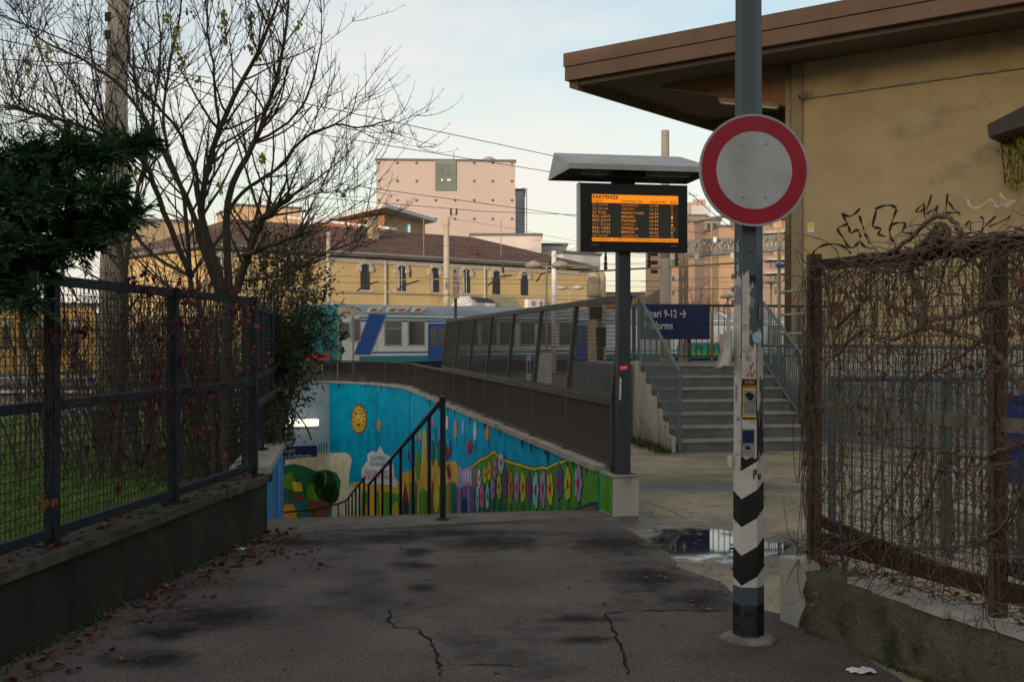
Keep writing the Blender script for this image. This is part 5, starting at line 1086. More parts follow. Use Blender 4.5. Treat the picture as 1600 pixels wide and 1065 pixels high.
# ochre station hut with pillars behind the slate fence
oh, A_, X_, n_, L_, z_ = block('ochre_station_hut', 'ochre station hut with doors behind the slate fence', -60, 150, 478, 560, 60, 6, M('ochre_render', (.52,.33,.09), .9, bump=.05, scale=.4), 3.)
for x in (-20,8,36,62,90,118): mb = MB(); mb.prism([X_(a_,b_,.02) for a_,b_ in ((x-6,545),(x+6,545),(x+6,500),(x-6,500))], n_*.05); f_ = part('door', mb, M('hut_door', (.10,.075,.05), .8, bump=0), oh); mb = MB(); mb.poly([X_(a_,b_,.08) for a_,b_ in ((x-5,510),(x+5,510),(x+5,501),(x-5,501))]); part('door_window', mb, bl_m, f_)
# apartment blocks on the right
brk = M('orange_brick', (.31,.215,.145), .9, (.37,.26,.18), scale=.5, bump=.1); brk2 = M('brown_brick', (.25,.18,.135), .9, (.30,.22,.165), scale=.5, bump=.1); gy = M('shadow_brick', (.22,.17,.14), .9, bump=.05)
dkg = GL('dark_window', (.045,.055,.065), .15); sunset_tint = GL('sunset_tinted_glass', (.55,.30,.14), .12); balc = M('balcony_slab', (.40,.36,.33), .9, bump=0)  # the sunset's reflection is painted into the orange pane colour
def windows(th_, X_, n_, cols, rows, w, h, mat=dkg):
    for x in cols:
        for y in rows:
            mb = MB(); mb.prism([X_(a_,b_,.02) for a_,b_ in ((x-w,y+h),(x+w,y+h),(x+w,y-h),(x-w,y-h))], n_*.08); f_ = part('window', mb, balc, th_)
            mb = MB(); mb.poly([X_(a_,b_,.12) for a_,b_ in ((x-w*.8,y+h*.85),(x+w*.8,y+h*.85),(x+w*.8,y-h*.85),(x-w*.8,y-h*.85))]); part('pane', mb, mat, f_)
ab, A_, X_, n_, L_, z_ = block('brown_apartment_block', 'broad brown apartment block with chimneys behind the display board', 1040, 1104, 338, 480, 125, 12, brk2, .3)
windows(ab, X_, n_, (1052,1066), (360,385,410,435,458), 3.2, 5)
for x in (1086,1093,1099.5): p0 = X_(x,337,-4); p1 = X_(x,312,-4); mb = MB(); mb.bar(p0, p1, .42, .42, up=Vector((1,0,0))); part('chimney', mb, M('chimney_pot', (.36,.26,.20), .9, bump=0), ab)
mb = MB(); q = X_(1093,331,-4); mb.box(q, (2.2,2.0,1.2)); part('roof_house', mb, bl_m, ab); mb = MB(); q = X_(1078,328,-5); mb.box(q, (1.6,2.0,1.5)); part('roof_house', mb, brk, ab)
ab, A_, X_, n_, L_, z_ = block('recessed_apartment_tower', 'shaded apartment tower with stacked dark balcony windows', 1101, 1126, 345, 480, 122, 8, gy, .3)
windows(ab, X_, n_, (1107.5,1117), (354,382,401,420,439,458), 3.8, 7)
for y in (362,391,410,429,448): mb = MB(); mb.bar(X_(1102,y,.35), X_(1122,y,.35), .7, .12); part('balcony', mb, balc, ab)
ab, A_, X_, n_, L_, z_ = block('orange_apartment_block', 'sunlit orange brick apartment block left of the striped pole', 1123, 1196, 355, 480, 116, 12, brk, .3)
windows(ab, X_, n_, (1145,1160,1180), (375,395,432,452,472), 3.0, 5)
ab, A_, X_, n_, L_, z_ = block('balcony_apartment_block', 'brick apartment block with white balconies and sunset reflections painted on its windows right of the pole', 1192, 1262, 322, 480, 108, 12, brk2, .3)
for y in (338,361,382,403,424): mb = MB(); mb.bar(X_(1193,y+3,.6), X_(1240,y+1,.6), 1.1, .16); bl_ = part('balcony', mb, balc, ab); mb = MB(); mb.bar(X_(1193,y-.5,1.1), X_(1240,y-2.5,1.1), .04, .05); part('balcony_rail', mb, balc, bl_)
windows(ab, X_, n_, (1205,), (349,371,392,413,435), 2.0, 7, dkg); windows(ab, X_, n_, (1210.5,1214.5,1219), (349,371,392), 1.7, 7.2, sunset_tint); windows(ab, X_, n_, (1212,1226), (413,435,455), 2.6, 6.5, dkg)
rb, A_, X_, n_, L_, z_ = block('red_factory', 'long low red-orange building on the horizon', 918, 1040, 458.5, 480, 190, 10, M('red_brick', (.42,.17,.11), .9, bump=0), 0.); windows(rb, X_, n_, [924+i*8.2 for i in range(14)], (464.5,), 3.0, 2.6)
# a distant horizon of trees and roofs so no bare edge shows
hz = MB(); rr = random.Random(9); xs = [-420+14*i for i in range(62)]
for i, x in enumerate(xs):
    h = rr.uniform(5,11); hz.box((x, 300+rr.uniform(-15,15), h/2-.2), (15, 12, h))
hzm = M('far_town', (.26,.23,.22), .95, scale=.05, bump=0, var=.3); o_ = struct('far_town', hz, hzm); o_['kind'] = 'stuff'

# ================================================================== RAILWAY THINGS
pole_c = M('concrete_pole', (.34,.30,.235), .85, (.44,.39,.31), scale=2, bump=.15, bscale=20, streak=.3); stain(pole_c, (.20,.18,.15), 3, .58, .7, seed=2, stretch=(1,1,.15))
steel_y = M('ochre_steel', (.28,.20,.09), .7, bump=.05); steel_g = M('galv_steel', (.24,.245,.22), .6, bump=.05); ins = M('insulator', (.040,.030,.025), .5, bump=0); wirem = M('overhead_wire', (.022,.022,.024), .6, bump=0)
def mast(name, label, x, ytop, d, r0, r1, mat, lean=0., group=None, cat='pole', zb=0.):
    top = P(x, ytop, d); b = Vector((P(x+lean,HY,d).x, d, zb)); t = thing(name, label, cat, b, group); mb = MB(); mb.tube([b, b.lerp(top,.5), top], [r0,(r0+r1)/2,r1], 12); part('shaft', mb, mat, t, smooth=True); return t, top, b
t, top, b = mast('concrete_catenary_pole', 'thick leaning concrete pole with a dark collar on the lawn', 187.5, -60, 17.5, .175, .155, pole_c, -21.5)
mb = MB(); dv = (top-b).normalized(); mb.tube([b+dv*.0, b+dv*.56], .215, 14); part('collar', mb, M('bitumen_collar', (.012,.012,.012), .8, bump=.2), t, smooth=True)
for y in (30,58): c_ = P(187,y,17.5); mb = MB(); mb.box(c_-Vector((.13,.12,0)), (.10,.05,.13)); part('bracket', mb, rust_dk, t)
mb = MB(); mb.tube([P(181,180,15.0), P(180,330,17.25), P(184,335,17.25)], .012, 5); part('cable', mb, wirem, t)
mast('concrete_catenary_pole', 'concrete pole with dark foot just behind the thick leaning pole', 190, 130, 27, .17, .14, pole_c)
mast('pale_post', 'thin pale post behind the slate fence by the ochre hut', 45, 440, 24, .055, .05, pole_c)
t, top, b = mast('catenary_mast', 'slim cream catenary mast with twin insulators before the yellow building', 697.5, 345, 62, .20, .15, pole_c)
mb = MB(); mb.tube([top, top+Vector((.35,0,.35)), top+Vector((.62,0,.35))], .04, 6); part('arm', mb, steel_g, t)
for dx in (.25,.55): mb = MB(); mb.lathe(top+Vector((dx,0,.32)), [(.05,0),(.07,.08),(.04,.14),(.07,.2),(.04,.26),(.06,.32),(.02,.36)], 8); part('insulator', mb, ins, t)
mb = MB(); mb.tube([top-ZZ*.25, top+ZZ*.06], .20, 10); part('cap', mb, pole_c, t)
t, top, b = mast('catenary_mast', 'thin cream mast in front of the yellow wall by the shrubs', 513, 362, 60, .13, .11, pole_c)
t, top, b = mast('gantry_column', 'thick grey steel column rising behind the display canopy', 1039.5, 204, 41, .20, .14, M('column_grey', (.20,.185,.155), .7, (.27,.25,.21), scale=2, bump=.05))
mb = MB(); c_ = P(1040,404,41); mb.tube([c_, Vector((c_.x,c_.y,0))], .205, 12); part('sleeve', mb, pole_c, t, smooth=True)
for y in (397,410,424): 
    for dx in (-.42,-.3): mb = MB(); q = P(1030,y,41); mb.lathe(q+Vector((dx*.5,0,0)), [(.05,-.1),(.08,-.05),(.05,0),(.08,.05),(.05,.1)], 8, Vector((1,0,0))); part('insulator', mb, ins, t)
mb = MB(); a = P(905,425,42); b = P(1152,411,40); mb.tube([a,b], .035, 6); part('cantilever', mb, steel_y, t)
for x in (948,1017,1060): q = a.lerp(b, (x-905)/247); mb = MB(); mb.lathe(q, [(.03,0),(.08,.1),(.05,.18),(.08,.26),(.04,.34),(.06,.42),(.01,.9)], 8); part('insulator', mb, ins, t)
# lattice gantry
lg = thing('lattice_gantry', 'grey lattice gantry beam with little signal plates behind the pole', 'gantry', P(1100,HY,46)); d0, d1 = 46, 50
bt0, bt1 = P(1058,399,d0), P(1250,386,d1); tp0, tp1 = P(1058,378,d0), P(1250,366,d1)
for off in (0,.7):
    dy = Vector((0,off,0))
    for a, b, w in ((bt0,bt1,.14),(tp0,tp1,.08)): mb = MB(); mb.bar(a+dy, b+dy, w, w*1.3); part('chord', mb, steel_g, lg)
    for k in range(14):
        p0, p1 = bt0.lerp(bt1,k/14), tp0.lerp(tp1,(k+.5)/14); p2 = bt0.lerp(bt1,(k+1)/14); mb = MB(); mb.bar(p0+dy,p1+dy,.05,.05); mb.bar(p1+dy,p2+dy,.05,.05); part('brace', mb, steel_g, lg)
for x, y in ((1088.5,400),(1117,374),(1144,399)):
    mb = MB(); q = P(x,y,45.6); mb.prism([q+Vector(v) for v in ((-.06,0,.1),(.06,0,.1),(.08,0,-.05),(0,0,-.16),(-.08,0,-.05))], (0,.02,0)); part('signal_plate', mb, white, lg)
for x in (1064,1072): mb = MB(); q = P(x,399,46); mb.bar(q, Vector((q.x,q.y,-.05)), .16, .16, up=Vector((1,0,0))); part('column', mb, gy, lg)
mb = MB(); a = P(1076,346,44); b = P(1160,334,40); mb.tube([a,b], .06, 8); part('tube_arm', mb, steel_g, lg)
mast('yellow_mast', 'thin ochre mast in front of the orange apartment block', 1112, 345, 60, .075, .06, steel_y)
t, top, b = mast('yellow_mast', 'thin ochre mast with a small blue station plate by the downpipe', 1217.5, 362, 44, .07, .06, steel_y)
mb = MB(); q = P(1220.5,415.5,43.8); mb.box(q, (.36,.03,.16)); part('plate', mb, tb, t)
# lamp posts with twin heads
lampm = M('lamp_head', (.42,.36,.29), .5, bump=0)
def twin(label, x, y, d, spread, k, h):
    t, top, b = mast('twin_lamp_post', label, x, y, d, .06*k, .05*k, pole_c, 0., 'twin headed lamp posts on the platforms', 'lamp post')
    mb = MB(); mb.tube([top+Vector((-spread,0,0)), top+Vector((spread,0,.02))], .04*k, 6); part('arm', mb, pole_c, t)
    for sg_ in (-1,1):
        c_ = top+Vector((sg_*spread*1.1,0,.05)); mb = MB(); mb.lathe(c_, [(.05,-.13*k),(.30*k,-.10*k),(.42*k,.0),(.30*k,.14*k),(.08*k,.22*k)], 12); part('lamp_head', mb, lampm, t, smooth=True)
twin('near twin lamp post with mushroom heads before the blue-grey hall', 854, 417, 48, .50, .95, 0); twin('farther smaller twin lamp post with mushroom heads before the blue-grey hall', 890, 451, 62, .42, .85, 0)
mast('white_mast', 'plain white mast between the two twin lamps', 865.5, 392, 56, .13, .12, M('white_mast', (.62,.61,.60), .6, bump=0))
for x, y, lb in ((1205,437,'single lamp head post behind the building side railing'),(1137,460,'low lamp post before the orange apartment block')):
    t, top, b = mast('single_lamp_post', lb, x, y+4, 42, .05, .04, pole_c, 0., None, 'lamp post'); mb = MB(); mb.lathe(top, [(.05,-.06),(.28,-.03),(.26,.06),(.05,.13)], 12); part('lamp_head', mb, lampm, t, smooth=True)
# shelter roof and air conditioners behind the train
shm = M('shelter_white', (.62,.60,.57), .7, bump=0); sh = thing('platform_shelter', 'white peaked and dark glazed platform shelter roof behind the train', 'shelter', P(770,HY,66))
q = [P(704,478,66), P(744,478,65), P(733,462.5,67), P(718,463,67)]; mb = MB(); mb.prism(q, (0,3,0)); part('white_gable', mb, shm, sh)
mb = MB(); mb.prism([P(734,463,66), P(766,466,67), P(774,474,67), P(744,471,66)], (0,2,0)); part('dark_glazing', mb, M('glazing', (.045,.035,.035), .3, bump=0), sh)
mb = MB(); mb.prism([P(745,472,65.9), P(774,474.5,66.8), P(774,479,66.8), P(745,479,65.9)], (0,2,0)); part('white_fascia', mb, shm, sh)
mb = MB(); mb.prism([P(767,466,67.2), P(804,466,69), P(816,480,69), P(776,480,67.2)], (0,2,0)); part('grey_awning', mb, M('awning', (.26,.23,.17), .8, bump=0), sh)
mb = MB(); q = P(718,470,66); mb.box(Vector((q.x+1.6,q.y+1.6,1.6)), (.15,.15,3.4)); mb.box(Vector((q.x+4,q.y+2,1.6)), (.15,.15,3.4)); part('post', mb, pole_c, sh)
for x, lb in ((829,'left'),(841,'right')):
    c_ = YX(x,474,.4); u_ = thing('air_conditioner', 'boxed air conditioner on the yellow wall, %s of the pair' % ('nearer the awning' if lb == 'left' else 'nearer the wall corner'), 'air conditioner', c_); mb = MB(); mb.box(c_, (.85,.4,.62), yd); part('case', mb, shm, u_); mb = MB(); mb.lathe(c_+yn*.2+yd*.1, [(.22,0),(.22,.02),(.1,.02)], 14, yn); part('fan_grille', mb, gut, u_)
# cream insulator tower
it = thing('transformer_tower', 'cream double domed transformer casing beside the display post', 'transformer', P(930,HY,52)); cr = M('cream_casing', (.40,.33,.22), .7, bump=.1)
for dx, top_y, r_ in ((928.5,421,.30),(941,423,.18)):
    q = P(dx,top_y,52); zt_ = q.z; mb = MB(); mb.lathe(Vector((q.x,q.y,0)), [(r_,0),(r_,zt_-1.6),(r_*.7,zt_-1.5),(r_*.55,zt_-1.25),(r_*1.05,zt_-1.2),(r_*1.05,zt_-1.05),(r_*.9,zt_-1.0),(r_*.9,zt_-.30),(r_*.6,zt_-.08),(.02,zt_)], 14); part('casing', mb, cr, it, smooth=False)
# timetable sign, train stop board
vs_ = thing('yard_notice_sign', 'tall white notice sign with red writing on a post above the mesh parapet', 'sign', P(712,HY,40)); q = P(712,560,40); mb = MB(); mb.bar(Vector((q.x,40,0)), P(712,466,40), .10, .10, up=Vector((1,0,0))); part('post', mb, dk_steel, vs_)
mb = MB(); mb.prism([P(707,466,39.9), P(718,466,39.9), P(718,415,39.9), P(707,416,39.9)], (0,.05,0)); part('panel', mb, M('old_white_panel', (.52,.48,.42), .7, bump=0), vs_)
for t_, y, h, m_ in (('Gestione',436,.09,p_red),('Rimessaggio',443,.09,p_red),('uscita',451,.06,p_red),('treni',456,.06,p_red)): vs, fs = text_mesh(t_, P(708,y,39.88), Vector((1,0,0)), ZZ, .2, h); mb = MB(); mb.add(vs, fs); part('lettering', mb, m_, vs_)
mb = MB(); mb.box(P(711,424,39.88), (.05,.01,.12)); part('emblem', mb, tb, vs_)
bs = thing('platform_end_board', 'small cream signboard on two posts behind the curved parapet', 'sign', P(540,HY,37.5)); 
for x in (528.5,552): mb = MB(); q = P(x,480,37.5); mb.bar(Vector((q.x,q.y,0)), q, .055, .055, up=Vector((1,0,0))); part('post', mb, steel_g, bs)
mb = MB(); mb.prism([P(528,495,37.4), P(553,495,37.4), P(553,480.5,37.4), P(528,480.5,37.4)], (0,.04,0)); part('panel', mb, M('cream_panel', (.50,.42,.30), .7, bump=0), bs)
mb = MB(); mb.box(P(540.5,487.5,37.38), (.28,.01,.02)); mb.box(P(545,488,37.37), (.03,.01,.08)); part('print', mb, gy, bs)
# things seen through the parapet mesh
cb = thing('relay_cabinet', 'pale grey trackside cabinet behind the parapet mesh', 'cabinet', P(846,HY,36)); mb = MB(); q = P(849,585,36); mb.box(Vector((q.x,36,.65)), (.50,.4,1.3)); part('case', mb, pale, cb); mb = MB(); mb.box(Vector((q.x,36,1.32)), (.56,.46,.05)); part('lid', mb, gut, cb)
cb = thing('relay_cabinet', 'small blue-marked trackside box left of the pale cabinet', 'cabinet', P(826,HY,36)); mb = MB(); q = P(826,585,36); mb.box(Vector((q.x,36,.6)), (.14,.2,1.2)); part('case', mb, pale, cb); mb = MB(); mb.box(Vector((q.x,35.88,.8)), (.08,.02,.4)); part('plate', mb, tb, cb)
hd = thing('pale_hoarding', 'pale slanting panel behind the last mesh bay', 'panel', P(932,HY,24)); mb = MB(); mb.prism([P(908,606,23), P(950,616,21.5), P(952,570,21.5), P(920,571,23)], (.05,.1,0)); part('board', mb, M('hoarding', (.82,.72,.55), .8, bump=.1), hd); mb = MB(); q = P(930,600,22.4); mb.box(Vector((q.x,q.y+.1,.35)), (.06,.06,.75)); q = P(945,600,21.8); mb.box(Vector((q.x,q.y+.1,.35)), (.06,.06,.75)); part('prop', mb, rust, hd)  # board in one very pale warm colour
sg2 = thing('signal_post', 'dark railway signal with backboard behind the last mesh bay', 'signal', P(933,HY,33)); mb = MB(); mb.tube([Vector((P(937,0,33).x,33,0)), P(937,470,33)], .06, 8); part('post', mb, steel_y, sg2); mb = MB(); mb.box(P(931,489,32.8), (.36,.1,.36)); part('backboard', mb, black, sg2); mb = MB(); mb.box(P(939,526,32.8), (.28,.15,.55)); part('head', mb, black, sg2); mb = MB(); mb.tube([Vector((P(938,0,32.7).x,32.7,0)), P(938,530,32.7)], .10, 8); part('shroud', mb, black, sg2)
# rails and platforms on the left, parallel to the train
ballm = M('platform_top', (.24,.21,.17), .9, (.31,.28,.23), scale=.8, bump=.2); railm = M('rail_steel', (.10,.075,.06), .5, bump=0)
for k, off in enumerate((0., 4.6, 9.2)):
    for g_ in (-.72,.72):
        a = T0 - td*60 + tn*(-1.4+off+g_); b = T0 + td*70 + tn*(-1.4+off+g_)
        if off > 0: b = T0 - td*6 + tn*(-1.4+off+g_) if off > 5 else b
        mb = MB(); mb.bar(a+ZZ*.06, b+ZZ*.06, .07, .16); solo('rail', mb, railm, 'rusty steel rail running behind the slate fence and the train' , 'rail', 'rails of the tracks')
mb = MB(); mb.prism([Vector((-40,27.6,-.05)), Vector((-6.9,29.6,-.05)), Vector((-9.0,31.6,-.05)), Vector((-40,30.4,-.05))], (0,0,.33)); pf_ = struct('side_platform', mb, ballm)
mb = MB(); mb.prism([Vector((-40,27.45,.285)), Vector((-6.9,29.45,.285)), Vector((-6.9,29.75,.285)), Vector((-40,27.75,.285))], (0,0,.04)); part('platform_edge', mb, M('pale_edge', (.58,.55,.50), .8, bump=.1), pf_)
mb = MB(); mb.prism([T0-td*60+tn*5.0-ZZ*.05, T0-td*7+tn*5.0-ZZ*.05, T0-td*7+tn*7.6-ZZ*.05, T0-td*60+tn*7.6-ZZ*.05][::-1], (0,0,.40)); struct('island_platform', mb, ballm)
# overhead wires
wires = [((0,62,22),(640,196,30),(866,244,36)), ((-10,20,20),(486,208,34),(1090,306,46)), ((-10,92,21),(215,105,24),(330,122,26)), ((400,269,40),(457,277,41),(1105,366,50)), ((300,285,40),(512,310,44),(751,330,50),(1100,343,60)),
    ((698,340,62),(800,357,62),(900,377,62),(1100,415,60)), ((440,372,55),(700,384,58),(1100,402,60)), ((440,398,55),(700,404,58),(1150,418,60)), ((460,430,52),(800,437,55),(1150,440,58)), ((480,441,52),(860,444,55),(1150,452,58)), ((480,458,50),(760,461,54),(1000,463,58)), ((500,380,56),(620,420,56)), ((655,378,60),(560,440,58)),
    ((860,402,50),(930,376,50),(962,360,50)), ((1076,300,30),(1110,330,36),(1190,395,46)), ((1000,440,44),(1160,432,44)), ((1000,455,44),(1240,448,44)), ((860,388,60),(960,398,60),(1040,404,60)), ((830,375,66),(1000,390,66)), ((-10,270,24),(200,258,28),(420,300,34)), ((0,205,30),(55,0,30)), ((0,125,26),(200,178,30),(470,240,40)), ((860,420,48),(1240,395,46)), ((1046,380,50),(1240,412,48))]
for i, w in enumerate(wires):
    pts = []; L_ = [P(*q) for q in w]
    for a, b in zip(L_, L_[1:]):
        for k in range(5): pts.append(a.lerp(b, k/5))
    pts.append(L_[-1]); mb = MB(); mb.tube(pts, .013 if i < 5 else .011, 4); solo('overhead_wire', mb, wirem, ['dark overhead wire ending at the left corner of the display canopy','long dark overhead wire crossing in front of the pink block roof','short overhead wire through the bare tree top beside the concrete pole','overhead wire crossing the middle of the pink block','overhead wire crossing the lower pink block to the display board','overhead wire from the twin insulators of the slim cream mast'][i] if i < 6 else 'thin dark overhead wire strung low across the railway yard', 'wire', 'overhead wires above the tracks')
# droppers / registration arms in front of the yellow wall
for i, (a, b, c_) in enumerate((((590,440),(566,448),(558,455)), ((655,438),(630,446),(621,453)), ((800,430),(780,432),(762,446)), ((873,420),(846,428),(838,440)))):
    t_ = thing('registration_arm', 'curved catenary registration arm before the yellow wall, %s from the cab end' % ('first','second','third','fourth')[i], 'catenary arm', P(*a,58)); mb = MB(); mb.tube([P(*a,58), P(*b,58), P(*c_,58)], .045, 6); part('arm', mb, ins, t_); mb = MB(); mb.tube([P(a[0],a[1],58), P(a[0]+45,a[1]-3,58)], .03, 6); part('tube', mb, steel_y, t_); mb = MB(); q = P(a[0]-14,a[1]-4,58); mb.lathe(q, [(.03,0),(.08,.1),(.05,.18),(.08,.26),(.04,.34),(.01,.7)], 8); part('insulator', mb, ins, t_)
# unseen houses added behind the viewer: they keep the low sun off the foreground
street = thing('shade_houses', 'row of unseen plastered houses added behind the viewer to shade the foreground', 'building', (-15,-34,0)); hm = M('shade_house_render', (.32,.27,.21), .9, (.38,.32,.25), scale=.4, bump=.05)
mb = MB(); mb.prism([(-95,-34,-.1),(45,-34,-.1),(45,-46,-.1),(-95,-46,-.1)][::-1], (0,0,12.6)); part('wall', mb, hm, street)
mb = MB(); mb.add([(-96,-33,12.5),(46,-33,12.5),(46,-47,12.5),(-96,-47,12.5),(-92,-40,15.0),(42,-40,15.0)], [(0,1,5,4),(1,2,5),(2,3,4,5),(3,0,4)]); part('roof', mb, tiles, street)
wme = MB().box((0,0,0), (1.2,.1,1.7)).mesh('window'); wme.materials.append(shut)
for i in range(40):
    for j in range(4): link('window', wme, None, street, Matrix.Translation(Vector((-92+i*3.4,-33.96,2.0+j*3.0))))
# ================================================================== PLANTS
def smooth(pts, k=4, jit=0., rr=R):
    o = []; pts = [V3(p) for p in pts]; n = len(pts)
    for i in range(n-1):
        p0, p1, p2, p3 = pts[max(i-1,0)], pts[i], pts[i+1], pts[min(i+2,n-1)]
        for j in range(k):
            t = j/k; q = .5*(2*p1 + (p2-p0)*t + (2*p0-5*p1+4*p2-p3)*t*t + (3*p1-p0-3*p2+p3)*t**3)
            o.append(q + Vector((rr.uniform(-1,1), rr.uniform(-1,1), rr.uniform(-1,1)))*jit)
    o.append(pts[-1]); return o
def rvec(rr): 
    v = Vector((rr.gauss(0,1), rr.gauss(0,1), rr.gauss(0,1))); return v.normalized()
def shoot(mb, p, d, L, r, rr, up=.35, seg=6, wig=.12, n=4, tip=.35):
    pts = [p.copy()]; d = d.normalized()
    for i in range(seg):
        d = (d + rvec(rr)*wig + ZZ*up/seg).normalized(); p = p + d*(L/seg); pts.append(p.copy())
    mb.tube(pts, [r*(1-(1-tip)*i/seg) for i in range(seg+1)], n, False); return pts
def spurs(mb, pts, rr, dens, L, r):
    for i in range(1, len(pts)):
        seg = pts[i]-pts[i-1]
        for k in range(int(seg.length*dens + rr.random())):
            q = pts[i-1].lerp(pts[i], rr.random()); d = (rvec(rr) + ZZ*.5 + seg.normalized()*.5).normalized(); l_ = L*rr.uniform(.4,1.2)
            mb.tube([q, q+d*l_*.6, q+d*l_+ZZ*l_*.15], [r, r*.8, r*.6], 3, False)
def bare_tree(name, label, base, limbs, seed, dens=1.0, mat=bark, leaves=None, trunk_r=.10):
    rr = random.Random(seed); t = thing(name, label, 'tree', base); tm = MB(); cm = MB(); tips = []
    for pts, r0, r1, n1 in limbs:
        q = smooth(pts, 4, .012, rr); n = len(q); rs = [r0 + (r1-r0)*i/(n-1) for i in range(n)]
        tm.tube(q, [v*.80 for v in rs], 7); L = sum((b-a).length for a,b in zip(q,q[1:]))
        spurs(cm, q[n//4:], rr, 5*dens, .06, .0035)
        for k in range(int(n1*dens)):
            i = int(n*(.25+.75*rr.random()**.8)); i = min(max(i,1), n-2); p = q[i]; tg = (q[i+1]-q[i]).normalized()
            side = (rvec(rr)*1.0 + tg*.75 + Vector((0,0,.35))).normalized()
            s1 = shoot(cm, p, side, rr.uniform(.4,1.25)*(1.15-.35*i/n), max(.0045, rs[i]*.42), rr, up=.45, seg=7, wig=.13, n=4)
            spurs(cm, s1, rr, 7*dens, .055, .003)
            for m_ in range(rr.randint(3,5)):
                j = rr.randint(2, 6); tg = (s1[j]-s1[j-1]).normalized(); s2 = shoot(cm, s1[j], rvec(rr)*.9+tg*.8+ZZ*.35, rr.uniform(.2,.65), .0045, rr, up=.5, seg=5, wig=.16, n=3); spurs(cm, s2, rr, 6*dens, .05, .0028); tips.append(s2[-1]); tips.append(s2[3])
    part('trunk', tm, mat, t, smooth=True); cr = part('crown', cm, mat, t, kind='stuff'); return t, tips
def leaf(mb, p, d, L, w, nrm, fold=.25):
    d = d.normalized(); s = d.cross(nrm); s = s.normalized() if s.length > 1e-4 else d.orthogonal().normalized(); u = s.cross(d)
    mb.add([p, p+d*L*.35+s*w+u*fold*w, p+d*L*.75+s*w*.6+u*fold*w, p+d*L, p+d*L*.75-s*w*.6+u*fold*w, p+d*L*.35-s*w+u*fold*w], [(0,1,2,3),(0,3,4,5)])
def Q(l, d0, dd=None): return [P(x, y, d0 + (dd[i] if dd else 0)) for i, (x, y) in enumerate(l)]
D1 = 12.6
tb1 = Vector((-3.15, D1, 0))
L1_ = [ ([tb1, P(352,620,D1), P(356,520,D1), P(358,462,D1)], .080, .068, 0),
 ([tb1+Vector((-.15,.1,0)), P(330,600,D1+.1), P(318,500,D1+.1), P(297,432,D1+.1), P(288,315,D1+.2), P(257,216,D1+.3), P(262,120,D1+.4), P(282,20,D1+.5), P(285,-60,D1+.5)], .048, .009, 26),
 ([P(356,470,D1), P(322,360,D1-.1), P(315,315,D1-.2), P(342,203,D1-.4), P(392,104,D1-.6), P(428,22,D1-.8), P(440,-40,D1-.8)], .062, .010, 28),
 ([P(358,470,D1), P(356,315,D1+.2), P(396,225,D1+.4), P(432,126,D1+.6), P(450,27,D1+.8), P(452,-50,D1+.8)], .060, .009, 28),
 ([P(362,470,D1), P(380,420,D1-.1), P(405,351,D1-.3), P(430,325,D1-.4), P(456,305,D1-.5)], .062, .034, 14),
 ([P(380,400,D1-.2), P(420,385,D1-.3), P(468,364,D1-.4)], .040, .026, 8),
 ([P(356,330,D1+.1), P(390,292,D1), P(436,262,D1-.2), P(480,212,D1-.3), P(525,196,D1-.4), P(570,198,D1-.4), P(612,188,D1-.5)], .030, .007, 12),
 ([P(396,225,D1+.4), P(450,190,D1+.4), P(485,140,D1+.4), P(500,70,D1+.5), P(502,10,D1+.5)], .022, .006, 13),
 ([P(345,470,D1), P(318,390,D1+.2), P(300,330,D1+.3), P(250,230,D1+.6), P(198,144,D1+.9), P(130,95,D1+1.1), P(58,58,D1+1.3), P(18,10,D1+1.4)], .052, .008, 30),
 ([P(297,432,D1), P(255,330,D1-.2), P(225,252,D1-.5), P(170,215,D1-.8), P(120,195,D1-1.), P(60,178,D1-1.2), P(5,160,D1-1.4)], .045, .010, 28),
 ([P(315,330,D1-.2), P(300,250,D1-.5), P(270,190,D1-.8), P(215,130,D1-1.1), P(200,60,D1-1.3), P(215,-20,D1-1.4)], .028, .007, 22),
 ([P(342,203,D1-.4), P(335,120,D1-.5), P(325,50,D1-.6), P(318,-30,D1-.7)], .022, .007, 16),
 ([P(405,351,D1-.3), P(450,320,D1-.2), P(500,300,D1), P(533,300,D1+.1)], .016, .005, 14),
 ([P(370,440,D1), P(440,430,D1+.3), P(500,400,D1+.5), P(565,372,D1+.6)], .022, .005, 16),
 ([P(300,432,D1), P(240,400,D1+.3), P(190,340,D1+.5), P(160,270,D1+.7), P(110,215,D1+.9), P(40,215,D1+1.0)], .030, .007, 24)]
t_, tips1 = bare_tree('bare_fruit_tree', 'bare many-stemmed tree with a few yellow leaves behind the slate fence', tb1, L1_, 5, 1.3)
tb2 = Vector((-4.75, 13.6, 0)); D2 = 13.6
L2_ = [([tb2, P(192,560,D2), P(194,424,D2), P(149,288,D2+.1), P(108,216,D2+.2), P(60,180,D2+.2), P(5,165,D2+.3)], .065, .018, 24),
 ([P(194,440,D2), P(205,360,D2), P(222,270,D2-.2), P(238,190,D2-.3), P(250,90,D2-.4), P(245,-20,D2-.5)], .040, .008, 24),
 ([P(149,288,D2+.1), P(125,330,D2), P(70,300,D2-.2), P(10,255,D2-.3)], .026, .007, 20),
 ([P(180,380,D2), P(130,350,D2), P(80,345,D2-.1), P(30,330,D2-.2)], .026, .007, 18),
 ([P(108,216,D2+.2), P(90,150,D2+.3), P(60,80,D2+.4), P(30,10,D2+.5)], .022, .006, 20),
 ([P(165,330,D2), P(175,240,D2+.3), P(150,160,D2+.5), P(140,60,D2+.6), P(128,-30,D2+.6)], .022, .006, 20)]
t2_, tips2 = bare_tree('bare_fruit_tree', 'second bare tree leaning over behind the dark evergreen', tb2, L2_, 8, 1.25, bark2)
